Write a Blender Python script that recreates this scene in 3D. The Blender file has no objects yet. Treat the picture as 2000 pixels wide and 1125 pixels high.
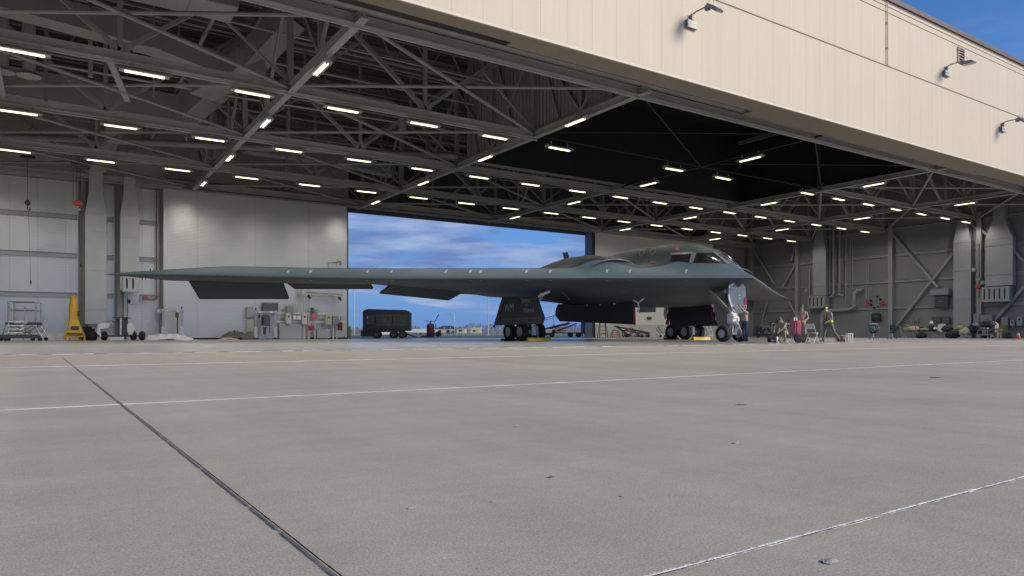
import bpy, bmesh, math, random
from mathutils import Vector, Matrix, Euler
random.seed(7)
PI=math.pi
R_=math.radians
sc=bpy.context.scene
C=sc.collection
# ------------------------------------------------------------------ camera
CAMH=0.46; FPX=1369.0; HOR=649.5; YAW=R_(33.3)
cam_d=bpy.data.cameras.new('camera'); cam=bpy.data.objects.new('camera',cam_d); C.objects.link(cam)
cam.location=(0,0,CAMH); cam.rotation_euler=(PI/2,0,-YAW)
cam_d.sensor_width=36; cam_d.lens=FPX/2000*36; cam_d.shift_y=(HOR-562.5)/2000
cam_d.clip_start=0.05; cam_d.clip_end=6000
sc.camera=cam
# ------------------------------------------------------------------ sun / sky / exposure
SUN_EL=R_(24); SUN_AZ=R_(32)     # azimuth: from -Y towards +X
SUN_STR=2.75; SKY_STR=0.10
sun_vec=Vector((math.sin(SUN_AZ)*math.cos(SUN_EL),-math.cos(SUN_AZ)*math.cos(SUN_EL),math.sin(SUN_EL)))
sd=bpy.data.lights.new('sun','SUN'); sd.energy=SUN_STR; sd.angle=R_(20); sd.color=(1,.91,.76)
so=bpy.data.objects.new('sun',sd); C.objects.link(so)
so.rotation_euler=(-sun_vec).to_track_quat('-Z','Y').to_euler()
sc.view_settings.view_transform='Standard'; sc.view_settings.look='None'
sc.view_settings.gamma=1; sc.view_settings.exposure=0.42
sc.render.engine='CYCLES'
sc.cycles.max_bounces=10; sc.cycles.diffuse_bounces=5; sc.cycles.glossy_bounces=4
sc.cycles.sample_clamp_indirect=6
def nd(nt,t,**k):
    n=nt.nodes.new(t)
    for a,b in k.items():
        if a.startswith('i_'): n.inputs[int(a[2:])].default_value=b
        else: setattr(n,a,b)
    return n
w=bpy.data.worlds.new('World'); sc.world=w; w.use_nodes=True; nt=w.node_tree; nt.nodes.clear()
L=nt.links.new
out=nd(nt,'ShaderNodeOutputWorld'); bg=nd(nt,'ShaderNodeBackground'); bg.inputs[1].default_value=SKY_STR
sky=nd(nt,'ShaderNodeTexSky'); sky.sky_type='NISHITA'; sky.sun_disc=False
sky.sun_elevation=SUN_EL; sky.sun_rotation=PI-SUN_AZ; sky.air_density=1.0; sky.dust_density=.6; sky.ozone_density=2.0
tc=nd(nt,'ShaderNodeTexCoord'); sx=nd(nt,'ShaderNodeSeparateXYZ'); L(tc.outputs['Generated'],sx.inputs[0])
mp=nd(nt,'ShaderNodeMapping'); mp.inputs['Scale'].default_value=(2.6,2.6,13.0); mp.inputs['Location'].default_value=(1.3,.4,2.1)
L(tc.outputs['Generated'],mp.inputs[0])
nz=nd(nt,'ShaderNodeTexNoise'); nz.inputs['Scale'].default_value=1.25; nz.inputs['Detail'].default_value=8; nz.inputs['Roughness'].default_value=.56; nz.inputs['Distortion'].default_value=.5
L(mp.outputs[0],nz.inputs['Vector'])
cr=nd(nt,'ShaderNodeValToRGB'); cr.color_ramp.elements[0].position=.43; cr.color_ramp.elements[1].position=.57
L(nz.outputs[0],cr.inputs[0])
# cloud cover only low in the sky
mr=nd(nt,'ShaderNodeMapRange'); mr.inputs[1].default_value=.13; mr.inputs[2].default_value=.36; mr.inputs[3].default_value=.85; mr.inputs[4].default_value=0.0
L(sx.outputs[2],mr.inputs[0])
mm=nd(nt,'ShaderNodeMath',operation='MULTIPLY'); L(cr.outputs[0],mm.inputs[0]); L(mr.outputs[0],mm.inputs[1])
# cloud brightness variation
mp2=nd(nt,'ShaderNodeMapping'); mp2.inputs['Scale'].default_value=(5,5,34); mp2.inputs['Location'].default_value=(7,2,.6); L(tc.outputs['Generated'],mp2.inputs[0])
nz2=nd(nt,'ShaderNodeTexNoise'); nz2.inputs['Scale'].default_value=1.2; nz2.inputs['Detail'].default_value=6; L(mp2.outputs[0],nz2.inputs['Vector'])
cc=nd(nt,'ShaderNodeValToRGB'); e=cc.color_ramp.elements; e[0].position=.46; e[0].color=(1.15,1.75,3.7,1); e[1].position=.68; e[1].color=(3.5,4.1,5.7,1)
L(nz2.outputs[0],cc.inputs[0])
tint=nd(nt,'ShaderNodeMixRGB',blend_type='MULTIPLY'); tint.inputs[0].default_value=1; tint.inputs[2].default_value=(.40,.70,1.10,1)
L(sky.outputs[0],tint.inputs[1])
mx=nd(nt,'ShaderNodeMixRGB'); low=nd(nt,'ShaderNodeMapRange'); low.inputs[1].default_value=-.02; low.inputs[2].default_value=.30; low.inputs[3].default_value=.93; low.inputs[4].default_value=0; L(sx.outputs[2],low.inputs[0])
lc=nd(nt,'ShaderNodeMixRGB'); L(low.outputs[0],lc.inputs[0]); L(tint.outputs[0],lc.inputs[1]); lc.inputs[2].default_value=(.95,2.0,4.9,1)
L(mm.outputs[0],mx.inputs[0]); L(lc.outputs[0],mx.inputs[1]); L(cc.outputs[0],mx.inputs[2])
L(mx.outputs[0],bg.inputs[0]); L(bg.outputs[0],out.inputs[0])

# ------------------------------------------------------------------ picture <-> world helpers
FW=Vector((math.sin(YAW),math.cos(YAW))); RT=Vector((math.cos(YAW),-math.sin(YAW)))
def atY(px,Y):
    """point on the plane y=Y seen in column px -> (X, depth)"""
    l=(px-1000)/FPX; d=FW+RT*l; t=Y/d[1]; return t*d[0],t
def atX(px,X):
    l=(px-1000)/FPX; d=FW+RT*l; t=X/d[0]; return t*d[1],t
def atD(px,D):
    l=(px-1000)/FPX; d=FW+RT*l; return D*d[0],D*d[1]
def zz(py,D): return CAMH+(HOR-py)/FPX*D

# ------------------------------------------------------------------ materials
MATS={}
def mat(name,col,rough=.6,metal=0,var=.12,vscale=3.0,bump=0,bscale=40,spec=.5,emit=None,estr=0,coat=0,alpha=None,fine=0,dirt=0,dirtcol=(.09,.075,.06)):
    if name in MATS: return MATS[name]
    m=bpy.data.materials.new(name); m.use_nodes=True; nt=m.node_tree; L=nt.links.new
    b=nt.nodes['Principled BSDF']
    b.inputs['Roughness'].default_value=rough; b.inputs['Metallic'].default_value=metal
    b.inputs['Specular IOR Level'].default_value=spec
    if coat: b.inputs['Coat Weight'].default_value=coat; b.inputs['Coat Roughness'].default_value=.2
    g=nd(nt,'ShaderNodeNewGeometry')
    n=nd(nt,'ShaderNodeTexNoise'); n.inputs['Scale'].default_value=vscale; n.inputs['Detail'].default_value=6; n.inputs['Roughness'].default_value=.6
    L(g.outputs['Position'],n.inputs['Vector'])
    c=nd(nt,'ShaderNodeValToRGB'); c.color_ramp.elements[0].position=.3; c.color_ramp.elements[1].position=.72
    c.color_ramp.elements[0].color=tuple(v*(1-var) for v in col)+(1,)
    c.color_ramp.elements[1].color=tuple(min(1,v*(1+var)) for v in col)+(1,)
    L(n.outputs[0],c.inputs[0]); last=c.outputs[0]
    if fine:
        n2=nd(nt,'ShaderNodeTexNoise'); n2.inputs['Scale'].default_value=vscale*22; n2.inputs['Detail'].default_value=3
        L(g.outputs['Position'],n2.inputs['Vector'])
        mr=nd(nt,'ShaderNodeMapRange'); mr.inputs[1].default_value=.3; mr.inputs[2].default_value=.7; mr.inputs[3].default_value=1-fine; mr.inputs[4].default_value=1+fine
        L(n2.outputs[0],mr.inputs[0])
        x=nd(nt,'ShaderNodeMixRGB',blend_type='MULTIPLY'); x.inputs[0].default_value=1; L(last,x.inputs[1]); L(mr.outputs[0],x.inputs[2]); last=x.outputs[0]
    if dirt:
        n3=nd(nt,'ShaderNodeTexNoise'); n3.inputs['Scale'].default_value=vscale*.7; n3.inputs['Detail'].default_value=9; n3.inputs['Roughness'].default_value=.72
        mp=nd(nt,'ShaderNodeMapping'); mp.inputs['Scale'].default_value=(1,1,.35); mp.inputs['Location'].default_value=(3.1,7.7,1.1)
        L(g.outputs['Position'],mp.inputs[0]); L(mp.outputs[0],n3.inputs['Vector'])
        r=nd(nt,'ShaderNodeValToRGB'); r.color_ramp.elements[0].position=.55; r.color_ramp.elements[1].position=.75
        L(n3.outputs[0],r.inputs[0])
        mu=nd(nt,'ShaderNodeMath',operation='MULTIPLY'); L(r.outputs[0],mu.inputs[0]); mu.inputs[1].default_value=dirt
        x=nd(nt,'ShaderNodeMixRGB'); L(mu.outputs[0],x.inputs[0]); L(last,x.inputs[1]); x.inputs[2].default_value=dirtcol+(1,); last=x.outputs[0]
    L(last,b.inputs['Base Color'])
    rr=nd(nt,'ShaderNodeMapRange'); rr.inputs[3].default_value=max(.05,rough-.08); rr.inputs[4].default_value=min(1,rough+.08); L(n.outputs[0],rr.inputs[0]); L(rr.outputs[0],b.inputs['Roughness'])
    if bump:
        n4=nd(nt,'ShaderNodeTexNoise'); n4.inputs['Scale'].default_value=bscale; n4.inputs['Detail'].default_value=4; L(g.outputs['Position'],n4.inputs['Vector'])
        bp=nd(nt,'ShaderNodeBump'); bp.inputs['Strength'].default_value=bump; bp.inputs['Distance'].default_value=.02
        L(n4.outputs[0],bp.inputs['Height']); L(bp.outputs[0],b.inputs['Normal'])
    if emit: b.inputs['Emission Color'].default_value=emit+(1,); b.inputs['Emission Strength'].default_value=estr
    MATS[name]=m; return m
def bsdf(m): return m.node_tree.nodes['Principled BSDF']
def lines(m,axis,period,width,dark,offset=0,bump=.5,wob=0):
    """thin seams across a surface every `period` metres along a world axis (darkened groove + bump)"""
    nt=m.node_tree; L=nt.links.new; b=bsdf(m)
    g=nd(nt,'ShaderNodeNewGeometry'); s=nd(nt,'ShaderNodeSeparateXYZ'); L(g.outputs['Position'],s.inputs[0])
    a=nd(nt,'ShaderNodeMath',operation='ADD'); L(s.outputs[axis],a.inputs[0]); a.inputs[1].default_value=offset+1000*period
    md=nd(nt,'ShaderNodeMath',operation='MODULO'); L(a.outputs[0],md.inputs[0]); md.inputs[1].default_value=period
    sb=nd(nt,'ShaderNodeMath',operation='SUBTRACT'); L(md.outputs[0],sb.inputs[0]); sb.inputs[1].default_value=period/2
    ab=nd(nt,'ShaderNodeMath',operation='ABSOLUTE'); L(sb.outputs[0],ab.inputs[0])
    lt=nd(nt,'ShaderNodeMapRange'); lt.inputs[1].default_value=width*.5; lt.inputs[2].default_value=width; lt.inputs[3].default_value=1; lt.inputs[4].default_value=0
    L(ab.outputs[0],lt.inputs[0])
    src=b.inputs['Base Color'].links[0].from_socket
    x=nd(nt,'ShaderNodeMixRGB',blend_type='MULTIPLY'); L(lt.outputs[0],x.inputs[0]); L(src,x.inputs[1]); x.inputs[2].default_value=(dark,dark,dark,1)
    L(x.outputs[0],b.inputs['Base Color'])
    if bump:
        bp=nd(nt,'ShaderNodeBump'); bp.inputs['Strength'].default_value=bump; bp.inputs['Distance'].default_value=.01; bp.invert=True
        L(lt.outputs[0],bp.inputs['Height'])
        if b.inputs['Normal'].links: L(b.inputs['Normal'].links[0].from_socket,bp.inputs['Normal'])
        L(bp.outputs[0],b.inputs['Normal'])
    return m
def ribs(m,axis,period,depth,strength=.6):
    nt=m.node_tree; L=nt.links.new; b=bsdf(m)
    g=nd(nt,'ShaderNodeNewGeometry'); s=nd(nt,'ShaderNodeSeparateXYZ'); L(g.outputs['Position'],s.inputs[0])
    a=nd(nt,'ShaderNodeMath',operation='MULTIPLY'); L(s.outputs[axis],a.inputs[0]); a.inputs[1].default_value=2*PI/period
    sn=nd(nt,'ShaderNodeMath',operation='SINE'); L(a.outputs[0],sn.inputs[0])
    bp=nd(nt,'ShaderNodeBump'); bp.inputs['Strength'].default_value=strength; bp.inputs['Distance'].default_value=depth
    L(sn.outputs[0],bp.inputs['Height'])
    if b.inputs['Normal'].links: L(b.inputs['Normal'].links[0].from_socket,bp.inputs['Normal'])
    L(bp.outputs[0],b.inputs['Normal']); return m
def oil_cans(m,scale=(.35,.35,.5),strength=.25,dist=.12):
    """large soft waviness of thin sheet metal"""
    nt=m.node_tree; L=nt.links.new; b=bsdf(m)
    g=nd(nt,'ShaderNodeNewGeometry'); mp=nd(nt,'ShaderNodeMapping'); mp.inputs['Scale'].default_value=scale; L(g.outputs['Position'],mp.inputs[0])
    n=nd(nt,'ShaderNodeTexNoise'); n.inputs['Scale'].default_value=1; n.inputs['Detail'].default_value=2; L(mp.outputs[0],n.inputs['Vector'])
    bp=nd(nt,'ShaderNodeBump'); bp.inputs['Strength'].default_value=strength; bp.inputs['Distance'].default_value=dist; L(n.outputs[0],bp.inputs['Height'])
    if b.inputs['Normal'].links: L(b.inputs['Normal'].links[0].from_socket,bp.inputs['Normal'])
    L(bp.outputs[0],b.inputs['Normal']); return m
M=dict(
 steel=mat('painted_steel',(.29,.285,.268),.5,.0,.14,1.3,dirt=.3),
 steel_pale=mat('pale_steel',(.40,.395,.38),.42,.1,.10,1.5,dirt=.15),
 deck=mat('roof_deck',(.075,.072,.065),.75,0,.3,.8,dirt=.4),
 duct=mat('duct_sheet',(.52,.52,.51),.4,.25,.06,1.0),
 duct_top=mat('roof_duct',(.33,.33,.31),.5,.1,.08,.8),
 black=mat('black_lining',(.013,.015,.018),.8,0,.2,1.0),
 blacksteel=mat('black_steel',(.02,.021,.023),.5,.3,.2,4),
 rubber=mat('tyre_rubber',(.022,.022,.022),.75,0,.2,9),
 chrome=mat('bare_metal',(.62,.62,.62),.28,.9,.1,6),
 white=mat('white_gloss_paint',(.78,.78,.76),.35,0,.06,5,dirt=.2),
 yellow=mat('yellow_paint',(.72,.42,.03),.4,0,.12,4,dirt=.35),
 red=mat('red_paint',(.42,.03,.035),.45,0,.15,4),
 redpipe=mat('red_pipe',(.2,.045,.04),.5,0,.15,4),
 grey=mat('grey_enamel',(.33,.34,.35),.45,.1,.1,3),
 greydk=mat('dark_grey_enamel',(.09,.095,.1),.5,.1,.15,3),
 cream=mat('cream_wall_paint',(.545,.468,.362),.6,0,.03,.5),
 brown=mat('brown_coping',(.10,.055,.05),.5,0,.1,2),
 tube=mat('lit_tube',(.9,.9,.8),.4,0,.01,1,emit=(1,.94,.66),estr=1.7),
)
# ------------------------------------------------------------------ mesh builder
class MB:
    def __init__(s,org=(0,0,0)): s.v=[]; s.f=[]; s.o=Vector(org); s.sm=False; s.mi=[]; s.cur=0
    def add(s,vs,fs):
        k=len(s.v); s.v+= [Vector(p)-s.o for p in vs]; s.f+=[[k+i for i in f] for f in fs]; s.mi+=[s.cur]*len(fs); return s
    def box(s,c,d,rz=0,rx=0,ry=0,taper=1):
        h=[x/2 for x in d]; m=Euler((rx,ry,rz)).to_matrix(); c=Vector(c); vs=[]
        for z in (-1,1):
            t=taper if z>0 else 1
            for x,y in ((-1,-1),(1,-1),(1,1),(-1,1)): vs.append(c+m@Vector((x*h[0]*t,y*h[1]*t,z*h[2])))
        return s.add(vs,[(3,2,1,0),(4,5,6,7),(0,1,5,4),(1,2,6,5),(2,3,7,6),(3,0,4,7)])
    def bx(s,a,b):
        c=[(p+q)/2 for p,q in zip(a,b)]; d=[abs(q-p) for p,q in zip(a,b)]; return s.box(c,d)
    def rbox(s,c,d,r=.03,rz=0,rx=0,ry=0):
        """box with chamfered edges"""
        h=[x/2 for x in d]; r=min(r,min(h)*.9); m=Euler((rx,ry,rz)).to_matrix(); c=Vector(c)
        bm=bmesh.new(); bmesh.ops.create_cube(bm,size=1)
        for v in bm.verts: v.co=Vector((v.co.x*d[0],v.co.y*d[1],v.co.z*d[2]))
        bmesh.ops.bevel(bm,geom=list(bm.edges),offset=r,segments=2,affect='EDGES')
        bm.verts.index_update(); vs=[c+m@v.co for v in bm.verts]; fs=[[v.index for v in f.verts] for f in bm.faces]; bm.free()
        return s.add(vs,fs)
    def bar(s,p,q,w,h=None,up=(0,0,1)):
        h=h or w; p=Vector(p); q=Vector(q); d=(q-p)
        if d.length<1e-6: return s
        d.normalize(); u=Vector(up)
        if abs(d.dot(u))>.98: u=Vector((1,0,0))
        a=d.cross(u).normalized(); b=a.cross(d).normalized(); vs=[]
        for e in (p,q):
            for x,y in ((-1,-1),(1,-1),(1,1),(-1,1)): vs.append(e+a*(x*w/2)+b*(y*h/2))
        return s.add(vs,[(0,1,2,3),(7,6,5,4),(0,4,5,1),(1,5,6,2),(2,6,7,3),(3,7,4,0)])
    def ibeam(s,p,q,w,h,t=.03):
        p=Vector(p); q=Vector(q); z=Vector((0,0,1))
        if abs((q-p).normalized().dot(z))>.9: return s.bar(p,q,w,h)
        s.bar(p+z*(h/2-t/2),q+z*(h/2-t/2),w,t); s.bar(p-z*(h/2-t/2),q-z*(h/2-t/2),w,t); s.bar(p,q,t,h-2*t-.001); return s
    def tube(s,p,q,r,n=10,r2=None,cap=True):
        r2=r if r2 is None else r2; p=Vector(p); q=Vector(q); d=q-p
        if d.length<1e-6: return s
        d.normalize(); u=Vector((0,0,1)) if abs(d.z)<.95 else Vector((1,0,0))
        a=d.cross(u).normalized(); b=a.cross(d).normalized(); vs=[]
        for e,rr in ((p,r),(q,r2)):
            for i in range(n): t=2*PI*i/n; vs.append(e+a*math.cos(t)*rr+b*math.sin(t)*rr)
        fs=[(i,(i+1)%n,n+(i+1)%n,n+i) for i in range(n)]
        if cap: fs+= [tuple(range(n))[::-1],tuple(range(n,2*n))]
        return s.add(vs,fs)
    def path(s,pts,r,n=8):
        pts=[Vector(p) for p in pts]; vs=[]; 
        for i,p in enumerate(pts):
            d=(pts[min(i+1,len(pts)-1)]-pts[max(i-1,0)]).normalized(); u=Vector((0,0,1)) if abs(d.z)<.95 else Vector((1,0,0))
            if i and abs(prev.dot(d))<.999: u=(lastb-d*lastb.dot(d)).normalized() if (lastb-d*lastb.dot(d)).length>1e-3 else u
            elif i: u=lastb
            a=d.cross(u).normalized(); b=a.cross(d).normalized(); prev=d; lastb=b
            for k in range(n): t=2*PI*k/n; vs.append(p+a*math.cos(t)*r+b*math.sin(t)*r)
        fs=[]
        for i in range(len(pts)-1):
            for k in range(n): fs.append((i*n+k,i*n+(k+1)%n,(i+1)*n+(k+1)%n,(i+1)*n+k))
        fs+=[tuple(range(n))[::-1],tuple(range((len(pts)-1)*n,len(pts)*n))]
        return s.add(vs,fs)
    def lathe(s,c,prof,axis='z',n=24,cap=True):
        c=Vector(c); vs=[]
        for r,h in prof:
            for i in range(n):
                t=2*PI*i/n; x,y=r*math.cos(t),r*math.sin(t)
                vs.append(c+Vector({'z':(x,y,h),'x':(h,x,y),'y':(y,h,x)}[axis]))
        m=len(prof); fs=[]
        for j in range(m-1):
            for i in range(n): fs.append((j*n+i,j*n+(i+1)%n,(j+1)*n+(i+1)%n,(j+1)*n+i))
        if cap: fs+=[tuple(range(n))[::-1],tuple(range((m-1)*n,m*n))]
        return s.add(vs,fs)
    def prism(s,poly,off):
        """closed polygon (3d points) extruded by vector off"""
        n=len(poly); off=Vector(off); vs=[Vector(p) for p in poly]+[Vector(p)+off for p in poly]
        fs=[tuple(range(n))[::-1],tuple(range(n,2*n))]+[(i,(i+1)%n,n+(i+1)%n,n+i) for i in range(n)]
        return s.add(vs,fs)
    def build(s,name,m=None,parent=None,smooth=False,fix=True):
        me=bpy.data.meshes.new(name); me.from_pydata([tuple(v) for v in s.v],[],s.f); me.update()
        if fix:
            bm=bmesh.new(); bm.from_mesh(me); bmesh.ops.recalc_face_normals(bm,faces=bm.faces); bm.to_mesh(me); bm.free()
        ms=m if isinstance(m,(list,tuple)) else [m]
        for k in ms:
            if k: me.materials.append(k)
        if len(ms)>1 and len(s.mi)==len(me.polygons):
            for p,i in zip(me.polygons,s.mi): p.material_index=i
        if smooth:
            for p in me.polygons: p.use_smooth=True
            me.set_sharp_from_angle(angle=R_(38))
        o=bpy.data.objects.new(name,me); C.objects.link(o)
        if parent: o.parent=parent
        return o
def tag(o,label=None,cat=None,group=None,kind=None):
    if label: o['label']=label
    if cat: o['category']=cat
    if group: o['group']=group
    if kind: o['kind']=kind
    return o
def thing(name,label,cat,loc=(0,0,0),rz=0,group=None):
    o=bpy.data.objects.new(name,None); C.objects.link(o); o.location=loc; o.rotation_euler=(0,0,rz); o.empty_display_size=.2
    return tag(o,label,cat,group)
def copy_thing(root,loc,rz,label,group=None):
    r=root.copy(); C.objects.link(r); r.location=loc; r.rotation_euler=(0,0,rz); r['label']=label
    if group: r['group']=group
    def rec(a,b):
        for ch in list(a.children):
            c=ch.copy(); C.objects.link(c); c.parent=b; rec(ch,c)
    rec(root,r); return r
def text(s,size,m,parent,loc,rot,name='lettering',depth=.004,align='CENTER',xs=1,bold=0):
    cu=bpy.data.curves.new(name,'FONT'); cu.body=s; cu.size=size; cu.extrude=depth; cu.align_x=align; cu.align_y='CENTER'; cu.offset=bold
    t=bpy.data.objects.new(name,cu); C.objects.link(t); dg=bpy.context.evaluated_depsgraph_get(); dg.update()
    me=bpy.data.meshes.new_from_object(t.evaluated_get(dg)); me.name=name; bpy.data.objects.remove(t); 
    o=bpy.data.objects.new(name,me); C.objects.link(o); me.materials.clear(); me.materials.append(m)
    o.parent=parent; o.location=loc; o.rotation_euler=rot; o.scale=(xs,1,1); return o
ORD=['first','second','third','fourth','fifth','sixth','seventh','eighth','ninth','tenth','eleventh','twelfth','thirteenth','fourteenth','fifteenth','sixteenth','seventeenth','eighteenth','nineteenth','twentieth']

# ================================================================== SETTING
def concrete(name,base,joints=True,gloss=.75,streak=.055):
    m=mat(name,base,gloss,0,.05,.6,bump=.10,bscale=220,spec=.22)
    nt=m.node_tree; L=nt.links.new; b=bsdf(m)
    g=nd(nt,'ShaderNodeNewGeometry'); src=b.inputs['Base Color'].links[0].from_socket
    def mulnoise(src,scale,lo,hi,a=.3,c=.7,detail=5,rough=.6,sc3=None,w=None):
        n=nd(nt,'ShaderNodeTexNoise'); n.inputs['Scale'].default_value=scale; n.inputs['Detail'].default_value=detail; n.inputs['Roughness'].default_value=rough
        if sc3:
            mp=nd(nt,'ShaderNodeMapping'); mp.inputs['Scale'].default_value=sc3
            if w: mp.inputs['Rotation'].default_value=(0,0,w)
            L(g.outputs['Position'],mp.inputs[0]); L(mp.outputs[0],n.inputs['Vector'])
        else: L(g.outputs['Position'],n.inputs['Vector'])
        r=nd(nt,'ShaderNodeMapRange'); r.inputs[1].default_value=a; r.inputs[2].default_value=c; r.inputs[3].default_value=lo; r.inputs[4].default_value=hi
        L(n.outputs[0],r.inputs[0]); x=nd(nt,'ShaderNodeMixRGB',blend_type='MULTIPLY'); x.inputs[0].default_value=1; L(src,x.inputs[1]); L(r.outputs[0],x.inputs[2]); return x.outputs[0]
    src=mulnoise(src,170,.76,1.24,detail=2,rough=.7)
    src=mulnoise(src,30,.95,1.05)
    src=mulnoise(src,6,.965,1.035)
    src=mulnoise(src,1,1-streak,1+streak,sc3=(.22,1.5,1),detail=4)
    src=mulnoise(src,.35,.96,1.04)
    src=mulnoise(src,1,.95,1.03,sc3=(.9,.12,1),detail=5,a=.35,c=.6,w=.5)
    src=mulnoise(src,1,.975,1.03,sc3=(.05,.9,1),detail=6,a=.35,c=.65)
    src=mulnoise(src,1,.94,1.05,sc3=(2.2,.06,1),detail=3,a=.3,c=.7)
    src=mulnoise(src,.9,.985,1.02,a=.4,c=.6,detail=8,rough=.7)
    # small dark pits and pale scabs
    for sc_,th,colr,seed in ((9,.72,(.10,.095,.09),3.3),(6,.735,(.55,.52,.48),9.1)):
        mp=nd(nt,'ShaderNodeMapping'); mp.inputs['Location'].default_value=(seed,seed*2,0); L(g.outputs['Position'],mp.inputs[0])
        n=nd(nt,'ShaderNodeTexNoise'); n.inputs['Scale'].default_value=sc_; n.inputs['Detail'].default_value=7; n.inputs['Roughness'].default_value=.75; L(mp.outputs[0],n.inputs['Vector'])
        r=nd(nt,'ShaderNodeMapRange'); r.inputs[1].default_value=th; r.inputs[2].default_value=th+.04; r.inputs[3].default_value=0; r.inputs[4].default_value=.35; L(n.outputs[0],r.inputs[0])
        x=nd(nt,'ShaderNodeMixRGB'); L(r.outputs[0],x.inputs[0]); L(src,x.inputs[1]); x.inputs[2].default_value=colr+(1,); src=x.outputs[0]
    L(src,b.inputs['Base Color']); return m
apron_m=concrete('apron_concrete',(.485,.423,.328),gloss=.92)
floor_m=concrete('hangar_floor_paint',(.38,.37,.355),gloss=.32)
floor_m2=bsdf(floor_m); floor_m2.inputs['Specular IOR Level'].default_value=.5
for l in list(floor_m2.inputs['Normal'].links): floor_m.node_tree.links.remove(l)
rear_m=concrete('rear_pavement_concrete',(.36,.35,.33))
grass_m=mat('field_grass',(.13,.15,.085),.9,0,.25,.05,fine=.2)
def sheet(name,x0,x1,y0,y1,z,m,cut=1):
    b=MB(); nx=ny=cut
    vs=[(x0+(x1-x0)*i/nx,y0+(y1-y0)*j/ny,z) for j in range(ny+1) for i in range(nx+1)]
    fs=[(j*(nx+1)+i,j*(nx+1)+i+1,(j+1)*(nx+1)+i+1,(j+1)*(nx+1)+i) for j in range(ny) for i in range(nx)]
    b.add(vs,fs); o=b.build(name,m,fix=False); o['kind']='structure'; return o
sheet('ground',-2500,2500,-2500,2500,-.06,grass_m)
sheet('apron',-160,260,-160,17.55,0,apron_m)
sheet('hangar_floor',-12.4,64.4,17.95,50.9,0.0,floor_m)
sheet('rear_pavement',-60,140,50.9,66,-.004,rear_m)
sheet('rear_taxiway',-300,500,150,172,-.03,rear_m)
# expansion joints: real ribbons of sealant with ragged edges
def ribbon(name,p,q,wd,z,m,seg=.12,jit=.35,kind='structure',gap=0):
    p=Vector(p); q=Vector(q); d=q-p; n=max(4,int(min(900,d.length/seg))); t=d.normalized(); a=Vector((-t.y,t.x)); vs=[]; fs=[]
    rnd=random.Random(name+str(p))
    off=0
    for i in range(n+1):
        off=off*.9+rnd.uniform(-1,1)*wd*.05
        c=p+d*i/n+a*off; l=wd/2*(1+rnd.uniform(-jit,jit)); r=wd/2*(1+rnd.uniform(-jit,jit))
        vs+= [(c.x+a.x*l,c.y+a.y*l,z),(c.x-a.x*r,c.y-a.y*r,z)]
        if i and rnd.random()>gap: fs.append((2*i-2,2*i-1,2*i+1,2*i))
    b=MB(); b.add(vs,fs); o=b.build(name,m); o['kind']=kind; return o
seal_pale=mat('pale_joint_sealant',(.74,.70,.65),.8,0,.25,14,bump=.5,bscale=90)
seal_dark=mat('dark_joint_sealant',(.018,.017,.016),.95,0,.3,14,spec=.05)
pit_m=mat('joint_gap_and_stain',(.05,.048,.045),.9,0,.3,20)  # dark tone of the joint gap, also used on a stain
def bead(name,p,q,wd,ht,m,seg=.1,jit=.3,gap=0,base=0.0):
    """raised, slightly ragged bead of sealant"""
    p=Vector(p); q=Vector(q); d=q-p; n=max(4,int(min(1200,d.length/seg))); t=d.normalized(); a=Vector((-t.y,t.x)); rnd=random.Random(name+str(p)); b=MB(); off=0; prev=None
    for i in range(n+1):
        off=off*.9+rnd.uniform(-1,1)*wd*.06; c=p+d*i/n+a*off; l=wd/2*(1+rnd.uniform(-jit,jit)); r=wd/2*(1+rnd.uniform(-jit,jit)); h=ht*(1+rnd.uniform(-jit,jit)); k=wd*.22
        cur=[(c.x+a.x*l,c.y+a.y*l,base),(c.x+a.x*k,c.y+a.y*k,base+h),(c.x-a.x*k,c.y-a.y*k,base+h),(c.x-a.x*r,c.y-a.y*r,base)]
        if prev and rnd.random()>=gap: b.add(prev+cur,[(0,4,5,1),(1,5,6,2),(2,6,7,3)])
        prev=cur
    o=b.build(name,m,fix=False)
    for f in o.data.polygons:
        if f.normal.z<0: f.flip()
    o['kind']='structure'; return o
seal_far=mat('weathered_sealant',(.55,.52,.49),.85,0,.3,3)
bead('apron_joint_sealant',(-.5,.957),(9,.999),.013,.0028,seal_pale,.02,.3)
ribbon('apron_joint_gap',(-.5,.9485),(9,.9905),.0035,.003,pit_m,.03,.5,gap=.05)
bead('apron_joint_sealant',(-12,5.10),(60,5.2),.016,.0034,seal_far,.10,.2)
bead('apron_joint_sealant',(-12,11.35),(60,11.0),.02,.0045,seal_far,.2,.3)
ribbon('apron_joint_sealant',(.464,.7),(.166,15.42),.004,.005,seal_dark,.02,.35,gap=.01)
ribbon('apron_joint_lip',(.4585,.7),(.1605,15.42),.0045,.004,mat('joint_lip',(.20,.185,.165),.95,0,.3,30,spec=.05),.03,.5,gap=.04)
rust=mat('rust_stain',(.30,.14,.06),.9,0,.4,30)
patch=mat('pale_patch',(.40,.365,.33),.9,0,.15,20)
def blot(name,px,py,rx,ry,m,z=.0045,seed=1,n=22,j=.5):
    D=CAMH*FPX/(py-HOR); x,y=atD(px,D); rnd=random.Random(seed); vs=[]
    for i in range(n):
        t=2*PI*i/n; k=1+rnd.uniform(-j,j); vs.append((x+RT.x*math.cos(t)*rx*k+FW.x*math.sin(t)*ry*k,y+RT.y*math.cos(t)*rx*k+FW.y*math.sin(t)*ry*k,z))
    b=MB(); b.add(vs,[tuple(range(n))]); o=b.build(name,m,fix=False); o['kind']='structure'
blot('rust_stain',1078,933,.012,.008,rust,seed=4)
blot('dark_stain',1827,738,.06,.05,pit_m,seed=8)
blot('dark_stain',1447,791,.03,.02,mat('brown_stain',(.12,.075,.055),.9),seed=9)
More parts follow.
